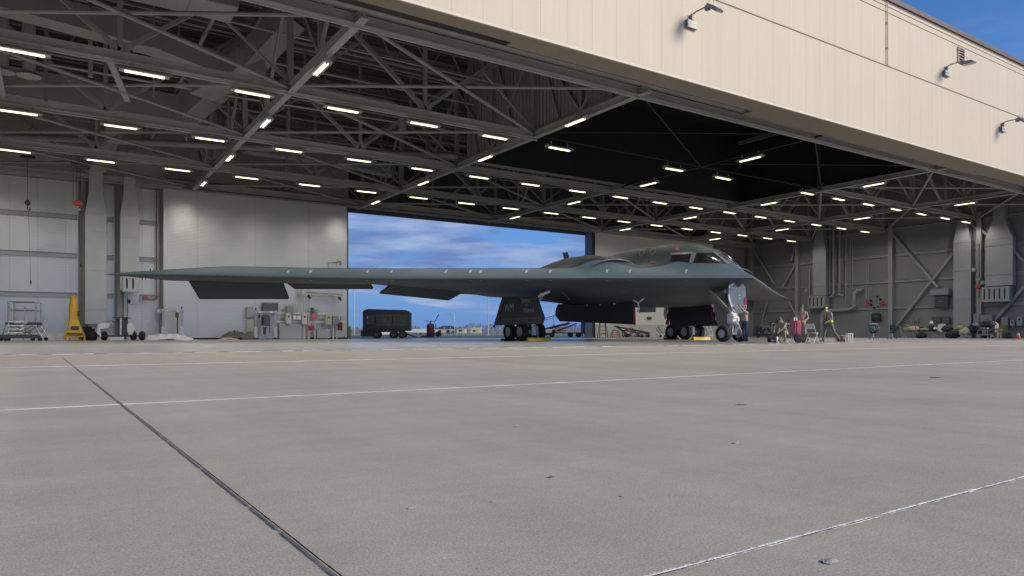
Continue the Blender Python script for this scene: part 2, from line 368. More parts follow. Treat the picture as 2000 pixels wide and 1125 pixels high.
# loose chips of concrete
chip=mat('concrete_chip',(.46,.42,.37),.95,0,.2,60,bump=.4,bscale=150)
k=0
for px,py,s in ((1621,1098,.014),(1625,1095,.007),(1436,866,.012),(963,980,.006),(803,993,.008),(1215,970,.006),(1010,832,.010)):
    D=CAMH*FPX/(py-HOR); x,y=atD(px,D); b=MB((x,y,0)); rnd=random.Random(px)
    bm=bmesh.new(); bmesh.ops.create_icosphere(bm,subdivisions=2,radius=1)
    vs=[(x+v.co.x*s*1.5*(1+rnd.uniform(-.3,.3)),y+v.co.y*s*(1+rnd.uniform(-.3,.3)),max(0.001,v.co.z*s*.38*(1+rnd.uniform(-.4,.4)))) for v in bm.verts]
    bm.verts.index_update(); fs=[[v.index for v in f.verts] for f in bm.faces]; bm.free(); b.add(vs,fs); o=b.build('concrete_chip',chip); o.location=(x,y,0)
    tag(o,['tan flake of broken concrete by the near pale joint, the biggest','tiny crumb of concrete touching the biggest flake','small concrete chip alone right of the rust stain','tiny pale concrete chip left of centre near the rust stain','small pale chip in the left half near the dark joint','tiny concrete chip just right of the rust stain, below centre','small chip on the apron beyond the rust stain'][k],'debris','loose concrete chips on the apron'); k+=1
# door track across the threshold
trk=sheet('threshold_slab',-14,66,17.55,17.95,.002,concrete('threshold_concrete',(.42,.39,.36)))
steel_rail=mat('worn_rail',(.10,.09,.085),.45,.7,.3,6)
for y in (17.62,17.86): ribbon('door_rail',(-12,y),(64,y),.035,.009,steel_rail,.4,.15)
bead('threshold_lip',(-12,17.50),(64,17.52),.05,.009,mat('white_crack_filler',(.50,.46,.43),.8,0,.3,4),.25,.7,gap=.3)
bead('threshold_red_line',(-12,17.74),(60,17.74),.05,.010,mat('faded_red_line',(.30,.19,.17),.8,0,.3,4),.4,.3,gap=.05)
for y in (50.55,50.75): ribbon('rear_door_rail',(-12,y),(64,y),.04,.006,steel_rail,.8,.1)
# ================================================================== HANGAR
XL,XR,YF,YB=-12.0,64.0,18.0,50.4
ZC=9.86                       # bottom chord
GX=[-3.8,7.7,19.2,30.7,42.2,53.7]; GY=[20.2,27.3,34.9,42.4,49.3]
cream=M['cream']; lines(cream,0,1.06,.012,.80,offset=.35,bump=.35)
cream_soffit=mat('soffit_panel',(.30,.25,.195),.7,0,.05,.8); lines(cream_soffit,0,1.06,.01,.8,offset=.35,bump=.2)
def panel_tone(m,period,off,amt):
    nt=m.node_tree; L=nt.links.new; b=bsdf(m); src=b.inputs['Base Color'].links[0].from_socket
    g=nd(nt,'ShaderNodeNewGeometry'); s=nd(nt,'ShaderNodeSeparateXYZ'); L(g.outputs['Position'],s.inputs[0])
    a=nd(nt,'ShaderNodeMath',operation='ADD'); L(s.outputs[0],a.inputs[0]); a.inputs[1].default_value=off+period/2
    d=nd(nt,'ShaderNodeMath',operation='DIVIDE'); L(a.outputs[0],d.inputs[0]); d.inputs[1].default_value=period
    f=nd(nt,'ShaderNodeMath',operation='FLOOR'); L(d.outputs[0],f.inputs[0]); wn=nd(nt,'ShaderNodeTexWhiteNoise',noise_dimensions='1D'); L(f.outputs[0],wn.inputs['W'])
    r=nd(nt,'ShaderNodeMapRange'); r.inputs[3].default_value=1-amt; r.inputs[4].default_value=1+amt; L(wn.outputs[0],r.inputs[0])
    n=nd(nt,'ShaderNodeTexNoise'); n.inputs['Scale'].default_value=1; n.inputs['Detail'].default_value=6; mp=nd(nt,'ShaderNodeMapping'); mp.inputs['Scale'].default_value=(5,5,.22); L(g.outputs['Position'],mp.inputs[0]); L(mp.outputs[0],n.inputs['Vector'])
    r2=nd(nt,'ShaderNodeMapRange'); r2.inputs[1].default_value=.3; r2.inputs[2].default_value=.7; r2.inputs[3].default_value=.965; r2.inputs[4].default_value=1.02; L(n.outputs[0],r2.inputs[0])
    mu=nd(nt,'ShaderNodeMath',operation='MULTIPLY'); L(r.outputs[0],mu.inputs[0]); L(r2.outputs[0],mu.inputs[1])
    x=nd(nt,'ShaderNodeMixRGB',blend_type='MULTIPLY'); x.inputs[0].default_value=1; L(src,x.inputs[1]); L(mu.outputs[0],x.inputs[2]); L(x.outputs[0],b.inputs['Base Color'])
panel_tone(cream,1.06,.35,.022)
fac=thing('hangar_front_wall','cream ribless metal wall panels above the wide hangar opening','wall',(30,18,0))
b=MB((30,18,0)); b.add([(-16,18,9.78),(78,18,9.78),(78,18,16.2),(-16,18,16.2)],[(0,1,2,3)])
b.add([(-16,18,16.2),(78,18,16.2),(78,30,16.2),(-16,30,16.2)],[(0,1,2,3)])
b.build('wall_panel',cream,fac,fix=False)
b=MB((30,18,0)); b.bx((-16,17.98,9.70),(78,18.05,9.78)); b.build('bottom_trim',mat('trim_cream',(.62,.55,.45),.6),fac)
b=MB((30,18,0))
b.bx((-16,18.05,9.74),(12.3,18.75,9.80)); b.bx((12.3,18.05,9.74),(24.6,19.05,9.80)); b.bx((24.6,18.05,9.74),(45.6,19.55,9.80)); b.bx((45.6,18.05,9.74),(78,19.15,9.80))
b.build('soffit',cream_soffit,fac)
b=MB((30,18,0)); b.bx((-16,17.93,16.22),(78,30,16.36)); b.bx((-16,17.9,16.16),(78,17.96,16.40)); b.build('coping',M['brown'],fac)
reveal=mat('reveal_shadow_gap',(.16,.125,.10),.8)
b=MB((30,18,0)); b.bx((-16,17.985,13.065),(78,18.02,13.10)); b.build('horizontal_reveal',reveal,fac)
b=MB((30,18,0))
for z in (15.62,15.90,16.08): b.bx((-16,17.975,z),(78,18.02,z+.018))
b.build('eave_reveal',mat('eave_line',(.36,.30,.24),.8),fac)
b=MB((30,18,0)); b.bx((33.07,17.97,13.10),(33.13,18.02,15.62)); 
b.bx((-16,17.982,13.10),(78,18.01,13.112)); b.build('expansion_joint',mat('expansion_joint',(.42,.35,.28),.7),fac)
pp=thing('downpipe','thin cream conduit running down the wall above the horizontal seam','pipe',(33.1,17.95,13.1))
b=MB((33.1,17.95,13.1)); b.tube((33.0,17.94,13.15),(33.0,17.94,16.1),.022,8); b.build('pipe',M['cream'],pp)
for z in (13.9,15.1): b=MB((33.1,17.95,13.1)); b.rbox((33.0,17.94,z),(.10,.06,.07),.01); b.build('clamp',mat('clamp_tan',(.30,.22,.15),.6),pp)
# inner back face and header of the fascia
b=MB((30,18,0)); b.bx((-12.3,19.6,9.95),(64.3,19.75,16.2)); b.build('inner_liner',M['deck'],fac)
# louvre vent
X0,D0=atY(1876,18); z0=zz(107,D0)
v=thing('louvre_vent','small cream louvred vent high on the wall at the right','vent',(X0,17.97,z0))
b=MB(); b.box((0,0,.34),(.66,.08,.05)); b.box((0,0,-.44),(.74,.10,.05)); b.box((-.33,0,-.05),(.05,.08,.78)); b.box((.33,0,-.05),(.05,.08,.78)); b.build('frame',mat('vent_cream',(.60,.50,.40),.6),v)
b=MB()
for i in range(5): b.box((0,-.005,.25-.15*i),(.60,.02,.09),rx=R_(-38))
b.build('slat',mat('vent_cream',(.60,.50,.40)),v)
b=MB(); b.box((0,.02,-.04),(.62,.012,.74)); b.build('backing',mat('vent_dark',(.06,.045,.035),.9),v)
# wall lamps
lampgrey=mat('lamp_grey',(.20,.21,.21),.4,.3,.1,8)
def wall_lamp(px,py,label,tilt=0.0,up=.55,outl=1.05):
    x,D=atY(px,17.95); z=zz(py,D)
    t=thing('floodlight',label,'lamp',(x,17.97,z),0,'floodlights on the hangar wall')
    b=MB(); b.rbox((0,-.03,0),(.50,.09,.26),.015); b.build('junction_box',mat('lamp_box_white',(.55,.55,.52),.5),t)
    b=MB(); b.box((0,-.05,-.15),(.54,.10,.045)); b.box((-.24,-.05,0),(.05,.1,.22)); b.box((.02,-.078,.0),(.28,.012,.05)); b.build('box_bracket',lampgrey,t)
    b=MB(); b.rbox((.02,-.05,.24),(.13,.10,.24),.015); b.path([(.05,-.08,.36),(.05,-.2,.40),(.06,-.45,.40),(.06,-.70,.40)],.028,8); b.build('arm',mat('lamp_arm',(.25,.20,.16),.5,.3),t)
    b=MB(); b.rbox((.06,-.74,.34),(.17,.2,.2),.03); b.path([(.06,-.7,.42),(.10,-.74,.58),(.12,-.84,.62),(.14,-.94,.55),(.10,-.96,.36)],.008,6); b.build('knuckle',lampgrey,t)
    b=MB(); b.rbox((.10,-1.02,.22),(.40,.60,.11),.03,rx=R_(38+tilt)); 
    for i in range(5): b.box((.10-.16+.08*i,-.98,.30),(.012,.46,.05),rx=R_(38+tilt))
    b.build('lamp_head',lampgrey,t)
    b=MB(); b.box((.10,-1.055,.155),(.33,.50,.012),rx=R_(38+tilt)); b.build('lens',mat('lamp_lens',(.42,.44,.47),.15,0,.1,20,spec=.8),t)
wall_lamp(1350,47,'grey floodlight on an angled arm, the nearest on the cream wall, left of the conduit')
wall_lamp(1848,143,'grey floodlight tilted outward on the cream wall below the louvred vent',tilt=-34)
wall_lamp(1958,252,'grey floodlight low on the cream wall at the right picture edge, the smallest')

# ---------------------------------------------------------------- steel under the fascia
hd=thing('door_header_beam','dark stacked steel beams of the door track inside the front opening','beam',(26,19.8,10))
b=MB((26,19.8,10)); b.ibeam((XL,19.45,10.03),(XR,19.45,10.03),.22,.34,.03); b.build('track_beam',M['steel'],hd)
b=MB((26,19.8,10)); b.ibeam((XL,19.95,10.25),(XR,19.95,10.25),.25,.42,.03); b.build('header_beam',M['steel'],hd)
b=MB((26,19.8,10)); 
x=XL+1
while x<XR: b.bar((x,19.25,10.15),(x+.5,19.95,10.35),.06); b.bar((x+1.0,19.25,10.15),(x+.5,19.95,10.35),.06); x+=2.9
b.build('brace',M['steel'],hd)
sp=thing('sprinkler_pipe','thin red sprinkler pipe along the front chord with a red valve','pipe',(26,20.6,10.3))
b=MB((26,20.6,10.3)); b.tube((9.5,20.62,10.2),(XR,20.62,10.2),.045,8); b.build('pipe',M['redpipe'],sp)
b=MB((26,20.6,10.3)); b.tube((11.9,20.55,10.0),(11.9,20.55,10.4),.11,10); b.rbox((11.9,20.5,9.9),(.16,.22,.16),.03); b.path([(11.9,20.5,9.95),(11.6,20.4,9.8),(11.3,20.45,9.9)],.02,6); b.build('valve',M['red'],sp)

# ---------------------------------------------------------------- roof
rf=thing('hangar_roof','dark ribbed metal roof deck carried on steel purlins','roof',(26,34,16))
deck=M['deck']; ribs(deck,1,.3,.05,.9)
b=MB((26,34,16)); b.bx((XL-.3,19.8,15.55),(XR+.3,YB+.6,15.75)); b.build('deck',deck,rf)
for i in range(15):
    y=20.6+i*2.05; b=MB((26,34,16)); b.ibeam((XL,y,15.38),(XR,y,15.38),.16,.32,.025); b.build('purlin',M['steel'],rf)
BX0,BX1,BY0,BY1=19.35,42.45,20.45,33.9
def inbox(x,y): return BX0-.3<x<BX1-.4 and BY0-.5<y<BY1+.3
ZT=14.7
def ordw(i): return ORD[i]
rows=['nearest the opening','second from the opening','middle','second from the rear wall','along the rear wall']
for j,y in enumerate(GY):
    t=thing('roof_truss',f'long pale steel roof truss running sideways across the hangar, {["nearest the camera","second from the camera","behind the black bay","fourth from the camera","against the rear wall"][j]}','truss',(26,y,ZC),0,'roof trusses running across the hangar')
    b=MB((26,y,ZC))
    if j==1: q=MB((26,y,ZC)); q.ibeam((XL,y,ZC),(BX0-.2,y,ZC),.24,.30,.03); q.build('bottom_chord',M['steel_pale'],t); b.ibeam((BX1,y,ZC),(XR,y,ZC),.24,.30,.03)
    else: b.ibeam((XL,y,ZC),(XR,y,ZC),.24,.30,.03)
    b.build('bottom_chord',M['steel_pale'],t)
    if j==1: b=MB((26,y,ZC)); b.bar((BX0-.2,y,ZC),(BX1,y,ZC),.07,.07); b.build('bay_chord',M['blacksteel'],t)  # stretch inside the bay coloured black to stand for the shade there
    b=MB((26,y,ZC)); b.tube((XL,y-.02,ZC-.24),(XR if j!=1 else BX0,y-.02,ZC-.24),.035,6); b.build('conduit',M['steel_pale'],t)
    b=MB((26,y,ZC)); b.ibeam((XL,y,ZT),(XR,y,ZT),.26,.3,.03); b.build('top_chord',M['steel'],t)
    xs=[GX[0]-11.5]+GX+[XR-.5]
    for i in range(len(xs)-1):
        a,c=xs[i],xs[i+1]; m=(a+c)/2
        if a<XL: a2=XL
        if y<BY1 and BX0-1<m<BX1: 
            continue
        def mem(nm,p,q,w_,r=False):
            p=(p[0],y,p[1]); q=(q[0],y,q[1])
            if p[0]<XL or q[0]<XL: return
            b=MB((26,y,ZC)); b.bar(p,q,w_,w_); b.build(nm,M['steel'],t)
        mem('vertical',(m,ZC+.15),(m,ZT),.16); mem('diagonal',(m,ZC+.2),(a,ZT),.16); mem('diagonal',(m,ZC+.2),(c,ZT),.14)
        mem('vertical',(c,ZC+.15),(c,ZT),.2)
        q1=(a+m)/2; q2=(m+c)/2
        mem('brace_strut',(q1,(ZC+ZT)/2),(q1,ZT),.09); mem('brace_strut',(q2,(ZC+ZT)/2),(q2,ZT),.09); mem('brace_strut',(q1,(ZC+ZT)/2+.05),(a+.1,ZC+.3),.09); mem('brace_strut',(q2,(ZC+ZT)/2+.05),(c-.1,ZC+.3),.09)
        if m>XL:
            b=MB((26,y,ZC)); b.box((m,y,ZC+.32),(.62,.05,.42)); b.build('gusset_plate',M['steel_pale'],t)
    # horizontal X bracing behind this row
    if j<4:
        y2=GY[j+1]
        for i in range(-1,len(GX)):
            a=GX[i] if i>=0 else GX[0]-11.5; c=(GX+[XR])[i+1]
            if a<XL:
                f=(XL-a)/(c-a); segs=[((XL,y+(y2-y)*f),(c,y2)),((XL,y2+(y-y2)*f),(c,y))]
            else: segs=[((a,y),(c,y2)),((a,y2),(c,y))]
            if j==1 and inbox((a+c)/2,y+2): continue
            for k,(p,q) in enumerate(segs):
                b=MB((26,y,ZC)); b.tube((p[0],p[1],ZC+.02+.13*k),(q[0],q[1],ZC+.02+.13*k),.07 if not inbox((a+c)/2,y+2) else .035,8)
                b.build('brace_pipe',M['steel'] if not inbox((a+c)/2,y+2) else M['blacksteel'],t,smooth=True)  # pipes within the bay get black as painted-in shade
for i,x in enumerate(GX):
    t=thing('roof_truss',f'steel roof truss running from front opening to rear wall, {ORD[i]} from the left','truss',(x,34,ZC),0,'roof trusses running front to back')
    b=MB((x,34,ZC))
    if i==3:
        q=MB((x,34,ZC)); q.bar((x,19.6,ZC),(x,BY1,ZC),.08,.08); q.build('bay_chord',M['blacksteel'],t); b.ibeam((x,BY1,ZC-.02),(x,YB,ZC-.02),.26,.30,.03)  # chord part in the bay blackened in place of its shade
    else: b.ibeam((x,19.6,ZC-.02),(x,YB,ZC-.02),.26,.30,.03)
    b.build('bottom_chord',M['steel_pale'],t)
    b=MB((x,34,ZC)); b.ibeam((x,BY1+.2 if i==3 else 19.6,ZT-.35),(x,YB,ZT-.35),.22,.26,.03); b.build('top_chord',M['steel'],t)
    for j in range(4):
        y,y2=GY[j],GY[j+1]; m=(y+y2)/2
        if i in (3,) and y<BY1-1: continue
        if i==4 and y<BY1-1:
            b=MB((x,34,ZC)); b.bar((x,27.45,ZC),(x,27.45,13.2),.14); b.build('vertical',M['greydk'],t) if j==1 else None  # lone post in the bay, darkened likewise for shade
            continue
        for nm,p,q,w_ in (('vertical',(m,ZC+.1),(m,ZT-.4),.12),('diagonal',(y,ZT-.4),(m,ZC+.15),.13),('diagonal',(y2,ZT-.4),(m,ZC+.15),.13),('vertical',(y2+.12,ZC),(y2+.12,ZT-.4),.16),('vertical',(y+.12,ZC),(y+.12,ZT-.4),.12)):
            b=MB((x,34,ZC)); b.bar((x,p[0],p[1]),(x,q[0],q[1]),w_,w_); b.build(nm,M['steel'],t)
# bottom-level bearing beams: thick pipe seen crossing on the left in front of the rear bays
# raised bay with black lining over the aircraft
corr=mat('corrugated_curtain',(.34,.33,.305),.6,.1,.12,.7,dirt=.3); ribs(corr,1,.28,.07,.9)
cb=thing('black_ceiling_bay','raised ceiling bay lined in black above the aircraft, clad outside in grey corrugated metal','ceiling bay',(30.8,27,ZC))
b=MB((30.8,27,ZC)); b.bx((BX0-.06,BY0,ZC+.20),(BX0,BY1,15.5)); b.build('corrugated_side',corr,cb)
b=MB((30.8,27,ZC)); b.bx((BX0,BY0,ZC+.2),(BX0+.04,BY1,15.45)); b.bx((BX1,BY0,ZC+.2),(BX1+.05,BY1,15.45)); b.bx((BX0,BY1,ZC+.2),(BX1,BY1+.05,15.45)); b.bx((BX0,BY0-.05,ZC+.35),(BX1,BY0,15.45)); b.bx((BX0+.05,BY0,15.2),(BX1,BY1,15.24)); b.build('black_lining',M['black'],cb)
b=MB((30.8,27,ZC)); b.bar((BX0-.1,BY0,ZC+.18),(BX0-.1,BY1,ZC+.18),.26,.05); b.bar((BX1+.1,BY0,ZC+.18),(BX1+.1,BY1,ZC+.18),.26,.05); b.bar((BX0,BY1+.1,ZC+.18),(BX1,BY1+.1,ZC+.18),.05,.26); b.build('bay_edge_angle',M['steel'],cb)
for k in range(4):
    y=BY0+1.3+k*3.6; b=MB((30.8,27,ZC)); b.bar((BX0-.16,y,ZC+.3),(BX0-.16,y+2.0,15.2),.09); b.build('raker',M['steel'],cb)
# ---------------------------------------------------------------- strip lights
def strip_light():
    t=thing('strip_light','','ceiling light',(0,0,9.40),0,'strip lights hung from the roof trusses')
    b=MB(); n=9; prof=[(.17*math.cos(PI*k/(n-1)),.02+.13*math.sin(PI*k/(n-1))) for k in range(n)]
    b.prism([(-.78,y,z) for y,z in prof],(1.56,0,0)); b.build('housing',M['steel_pale'],t,smooth=True)
    for y in (-.05,.05):
        b=MB(); b.tube((-.62,y,.0),(.62,y,.0),.019,8); b.build('tube',M['tube'],t,smooth=True)
    ld=bpy.data.lights.new('tube_light','SPOT'); ld.energy=125; ld.spot_size=R_(172); ld.spot_blend=.6; ld.shadow_soft_size=0.0; ld.color=(1,.96,.86)
    lo=bpy.data.objects.new('tube_light',ld); C.objects.link(lo); lo.parent=t; lo.location=(0,0,-.06)
    b=MB(); b.bar((-.5,0,.15),(-.5,0,.33),.04); b.bar((.5,0,.15),(.5,0,.33),.04); b.build('hanger',M['steel_pale'],t)
    return t
proto=strip_light(); used=False; nlight=0
def place_light(x,y,rz,label):
    global used,nlight
    nlight+=1
    if not used:
        used=True; proto.location=(x,y,9.40); proto.rotation_euler=(0,0,rz); proto['label']=label; return
    copy_thing(proto,(x,y,9.40),rz,label)
rown=['front lengthwise row','middle lengthwise row','rear lengthwise row']
A=[(-.8,27.35),(2.7,27.35),(6.3,27.35),(9.8,27.35),(13.4,27.35),(17,27.35),(20.7,27.35),(28.6,27.35),(32.6,27.35),(40.7,27.35),(44.2,27.35),(47.8,27.35),(51.4,27.35),(55.0,27.35),(58.6,27.35),(62,27.35)]
Bq=[(-1.1+3.62*i,34.9) for i in range(18)]; Cq=[(-1.5+3.65*i,42.4) for i in range(18)]
for rn,row in zip(rown,(A,Bq,Cq)):
    for i,(x,y) in enumerate(row):
        if x<63: place_light(x,y-.05,R_(1.5)*math.sin(x*7),f'lit strip light, {ORD[i]} from the left in the {rn} under the roof')
for i,x in enumerate(GX):
    for j,y in enumerate((23.5,30.9,38.1,45.5)):
        if i==0 and j<2: continue
        place_light(x-(.05 if i<2 else .55),y,PI/2,f'end-on lit strip light, {["nearest","second nearest","third nearest","farthest"][j]} under the {ORD[i]} front-to-back truss from left')

# ---------------------------------------------------------------- walls
wallL=mat('rear_wall_sheet',(.70,.69,.665),.34,.55,.04,.35,spec=.6); ribs(wallL,2,.10,.004,.35); lines(wallL,0,1.38,.012,.72,bump=.3); oil_cans(wallL)
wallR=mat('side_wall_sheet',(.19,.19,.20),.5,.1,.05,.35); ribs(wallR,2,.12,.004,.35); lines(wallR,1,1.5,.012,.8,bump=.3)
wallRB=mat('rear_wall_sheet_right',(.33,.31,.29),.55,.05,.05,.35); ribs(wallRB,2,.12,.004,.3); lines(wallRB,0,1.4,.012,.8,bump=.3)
doorL=mat('door_leaf_sheet',(.63,.615,.595),.32,.55,.04,.35,spec=.6); ribs(doorL,2,.09,.004,.35); lines(doorL,0,3.65,.014,.72,offset=1.2,bump=.3); lines(doorL,2,1.9,.008,.85,offset=.4,bump=.2); oil_cans(doorL,(.3,.3,.35),.35,.16)
doorR=mat('door_leaf_sheet_paler',(.74,.71,.66),.5,.1,.04,.35); ribs(doorR,2,.09,.004,.3); lines(doorR,0,3.65,.014,.8,bump=.3)  # right leaf's copy of the door sheet, colour raised against its shade
rw=thing('rear_wall','pale grey sheet metal rear wall with girts and columns left of the sliding door','wall',(-3,YB,0))
b=MB((-3,YB,0)); b.bx((XL-.3,YB,.0),(7.2,YB+.25,15.6)); b.bx((7.2,YB,9.8),(18.5,YB+.25,15.6)); b.build('wall_sheet',wallL,rw)
b=MB((-3,YB,0)); b.bx((XL,YB-.05,0),(3.4,YB-.001,.42)); b.build('wall_foot_strip',mat('foot_strip_white',(.80,.79,.76),.5),rw)  # white strip along the wall foot, left part only
def girt(o,org,a,b_,z,m,hh=.28,axis=0):
    q=MB(org)
    if axis==0:
        q.bx((a,YB-.14,z-hh/2),(b_,YB-.002,z-hh/2+.03)); q.bx((a,YB-.14,z+hh/2-.03),(b_,YB-.002,z+hh/2)); q.bx((a,YB-.05,z-hh/2+.03),(b_,YB-.003,z+hh/2-.03))
    else:
        q.bx((XR-.14,a,z-hh/2),(XR-.002,b_,z-hh/2+.03)); q.bx((XR-.14,a,z+hh/2-.03),(XR-.002,b_,z+hh/2)); q.bx((XR-.05,a,z-hh/2+.03),(XR-.003,b_,z+hh/2-.03))
    q.build('girt',m,o)
wp=mat('wall_steel_pale',(.46,.455,.45),.42,.3,.08,1)
for z in (2.75,5.15,7.5,9.75): 
    for a,c in ((XL,1.30),(2.9,3.25),(4.7,5.75)): girt(rw,(-3,YB,0),a,c,z,wp)
for px in (163,234,321):
    x,_=atY(px,YB-.5); b=MB((-3,YB,0)); b.bar((x,YB-.25,0),(x,YB-.25,10),.03,.5,up=(1,0,0)); b.bar((x+.0,YB-.5,0),(x,YB-.5,10),.26,.03,up=(0,1,0)); b.bx((x-.13,YB-.03,0),(x+.13,YB-.006,10)); b.build('column',M['steel'],rw)
    for z in (2.75,5.15,7.5,9.6):
        q=MB((-3,YB,0)); q.prism([(x-.02,YB-.5,z+.35),(x-.02,YB-.02,z+.35),(x-.02,YB-.02,z-.35)],(.03,0,0)); q.build('bracket',wp,rw)
# sliding door leaves
dl=thing('hangar_door','tall pale ribbed sliding door leaf left of the open rear doorway','door',(12.2,49.9,0))
XJL=atY(678,49.45)[0]; 
b=MB((12.2,49.9,0)); b.bx((5.95,49.45,.05),(XJL,50.2,9.62)); b.build('leaf',doorL,dl)
b=MB((12.2,49.9,0)); b.bx((XJL,49.42,.03),(XJL+.07,50.22,9.64)); b.bx((5.9,49.42,.0),(XJL,49.44,.12)); b.build('edge_seal',M['blacksteel'],dl)
b=MB((12.2,49.9,0)); b.bx((5.75,49.40,9.62),(XJL,50.2,9.86)); b.build('top_rail',M['steel'],dl)
dr=thing('hangar_door','dull tan-grey sliding door leaf right of the open rear doorway, behind the aircraft','door',(49,49.9,0))
XJR=41.36
b=MB((49,49.9,0)); b.bx((XJR,49.5,.05),(57.6,50.55,9.62)); b.build('leaf',doorR,dr)
b=MB((49,49.9,0)); b.bx((XJR-.03,49.5,.05),(XJR,50.6,9.62)); b.build('leaf_end',mat('door_end_grey',(.20,.20,.205),.6),dr)
b=MB((49,49.9,0)); b.bx((XJR-.06,49.44,.0),(XJR+.22,49.5,9.64)); b.build('edge_seal',M['blacksteel'],dr)
b=MB((49,49.9,0)); b.bx((XJR,49.4,9.62),(58,50.5,9.8)); b.build('top_rail',M['steel'],dr)
# header over the rear doorway
hb=thing('rear_door_header','grey steel header beam over the open rear doorway','beam',(30,50.3,9.6))
b=MB((30,50.3,9.6)); b.ibeam((5,49.15,9.95),(XR,49.15,9.95),.3,.42,.04); b.build('track_girder',M['steel_pale'],hb)
b=MB((30,50.3,9.6)); b.bx((18.2,50.7,9.50),(XR,50.85,15.6)); b.build('header_panel',M['greydk'],hb)
b=MB((30,50.3,9.6)); b.bx((18.0,49.6,9.66),(58,49.75,9.80)); b.tube((7,49.0,9.72),(40,49.0,9.72),.03,6); b.build('track_rail',M['blacksteel'],hb)
b=MB((30,50.3,9.6)); b.tube((6,48.9,10.18),(40,48.9,10.18),.035,6); b.build('red_pipe',M['redpipe'],hb)
# right part of the rear wall
rr=thing('rear_wall','dim brownish rear wall with columns between the right door leaf and the corner','wall',(60,YB,0))
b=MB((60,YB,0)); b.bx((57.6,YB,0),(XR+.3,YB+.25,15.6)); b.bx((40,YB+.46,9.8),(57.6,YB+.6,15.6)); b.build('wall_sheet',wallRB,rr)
for z in (2.8,5.2,7.6,9.7): girt(rr,(60,YB,0),57.7,XR-.2,z,M['steel'])
for px in (1371,1401):
    x,D=atY(px,YB-.45); b=MB((60,YB,0)); b.box((x,YB-.25,5.2),(.42,.5,10.4)); b.build('column',M['steel_pale'],rr)
# right side wall
sw=thing('side_wall','dark grey right-hand side wall with columns, girts and cross bracing','wall',(XR,35,0))
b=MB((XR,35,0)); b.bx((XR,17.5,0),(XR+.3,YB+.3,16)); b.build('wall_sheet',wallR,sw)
steelR=mat('side_wall_steel',(.27,.27,.275),.5,.1,.08,1)
for z in (2.75,5.15,7.5,9.8): girt(sw,(XR,35,0),18.2,YB-.3,z,steelR,axis=1)
for px in (1465,1556,1739,1912):
    y,_=atX(px,XR-.4); b=MB((XR,35,0)); b.box((XR-.22,y,5.2),(.44,.36,10.4)); b.build('column',steelR,sw)
def wallpt(px,py,off=.25):
    y,D=atX(px,XR-off); return (XR-off,y,zz(py,D))
for p,q in (((1742,455),(1832,562)),((1862,495),(1748,640)),((1910,450),(1862,400)),((1918,450),(1955,480)),((1980,490),(2000,510)),((2000,560),(1942,628)),((1560,455),(1545,510)),((1466,478),(1512,555)),((1556,512),(1528,562)),((1540,588),(1556,618)),((1498,590),(1490,618))):
    b=MB((XR,35,0)); b.tube(wallpt(*p),wallpt(*q),.13,8); b.build('diagonal_brace',steelR,sw,smooth=True)
# left side wall (outside the frame, bounces light)
lw=thing('side_wall','grey left-hand side wall just outside the picture','wall',(XL,35,0))
b=MB((XL,35,0)); b.bx((XL-.3,18.5,0),(XL,YB+.3,16)); b.build('wall_sheet',wallL,lw)
# ---------------------------------------------------------------- wall ducts
def duct(px0,px1,Y,ytop,yt0,yt1,ybot,frac,label,side='back',m=None,vent=None,depth=.7,foot=False):
    """flat air duct standing against a wall: narrow at the top, widening between yt0 and yt1"""
    m=m or M['duct']
    if side=='back':
        xa,Da=atY(px0,Y); xb,Db=atY(px1,Y); D=(Da+Db)/2; c=((xa+xb)/2,Y,0); wd=xb-xa; rz=0
    else:
        ya,Da=atX(px0,XR-depth); yb,Db=atX(px1,XR-depth); D=(Da+Db)/2; c=(XR-depth,(ya+yb)/2,0); wd=abs(yb-ya); rz=-PI/2
    # local frame: x along the wall, y into the wall
    t=thing('air_duct',label,'duct',c,rz)
    z=[zz(v,D) for v in (ybot,yt1,yt0,ytop)]; n=wd*frac
    b=MB(); 
    def ring(w_,zv): return [(-w_/2,0,zv),(w_/2,0,zv),(w_/2,depth-.12,zv),(-w_/2,depth-.12,zv)]
    rg=[ring(wd,z[0]),ring(wd,z[1]),ring(n,z[2]),ring(n,z[3])]; vs=[p for r in rg for p in r]; fs=[(3,2,1,0)]
    for k in range(3):
        for i in range(4): fs.append((k*4+i,k*4+(i+1)%4,k*4+4+(i+1)%4,k*4+4+i))
    fs.append((12,13,14,15)); b.add(vs,fs); b.build('casing',m,t)
    zk=z[0]+.9
    fl=[]
    while zk<z[1]: fl.append((zk,wd)); zk+=2.35
    for zf,wf in fl+[(z[1],wd),(z[2],n)]:
        b=MB(); b.box((0,depth/2-.07,zf),(wf+.05,depth-.08,.045)); b.build('flange',m,t)
    if vent:
        vx0,vx1,vy0,vy1,ns=vent; 
        s=wd/(px1-px0); lx0=(vx0-(px0+px1)/2)*s; lx1=(vx1-(px0+px1)/2)*s; zt,zb=zz(vy0,D),zz(vy1,D)
        b=MB(); b.bx((lx0,-.22,zb),(lx1,depth-.15,zt)); b.build('grille_box',m,t)
        b=MB(); sw_=(lx1-lx0)/(ns+.5)
        for k in range(ns): b.bx((lx0+sw_*(.45+k),-.235,zb+.12*(zt-zb)),(lx0+sw_*(.45+k)+sw_*.28,-.215,zt-.12*(zt-zb)))
        b.build('grille_slot',M['blacksteel'],t)
        b=MB(); b.bx((lx0-.05,-.26,zb-.09),(lx1+.05,depth-.15,zb-.002)); b.build('grille_ledge',m,t)
    return t
duct(166,208,49.1,328,372,418,633,.62,'pale sheet metal duct reaching nearly to the floor, left of the jack-lit wall bay')
duct(235,272,49.1,345,372,422,566,.62,'pale sheet metal duct ending in a slotted grille box above the wing tip',vent=(240,270,541,567,2))
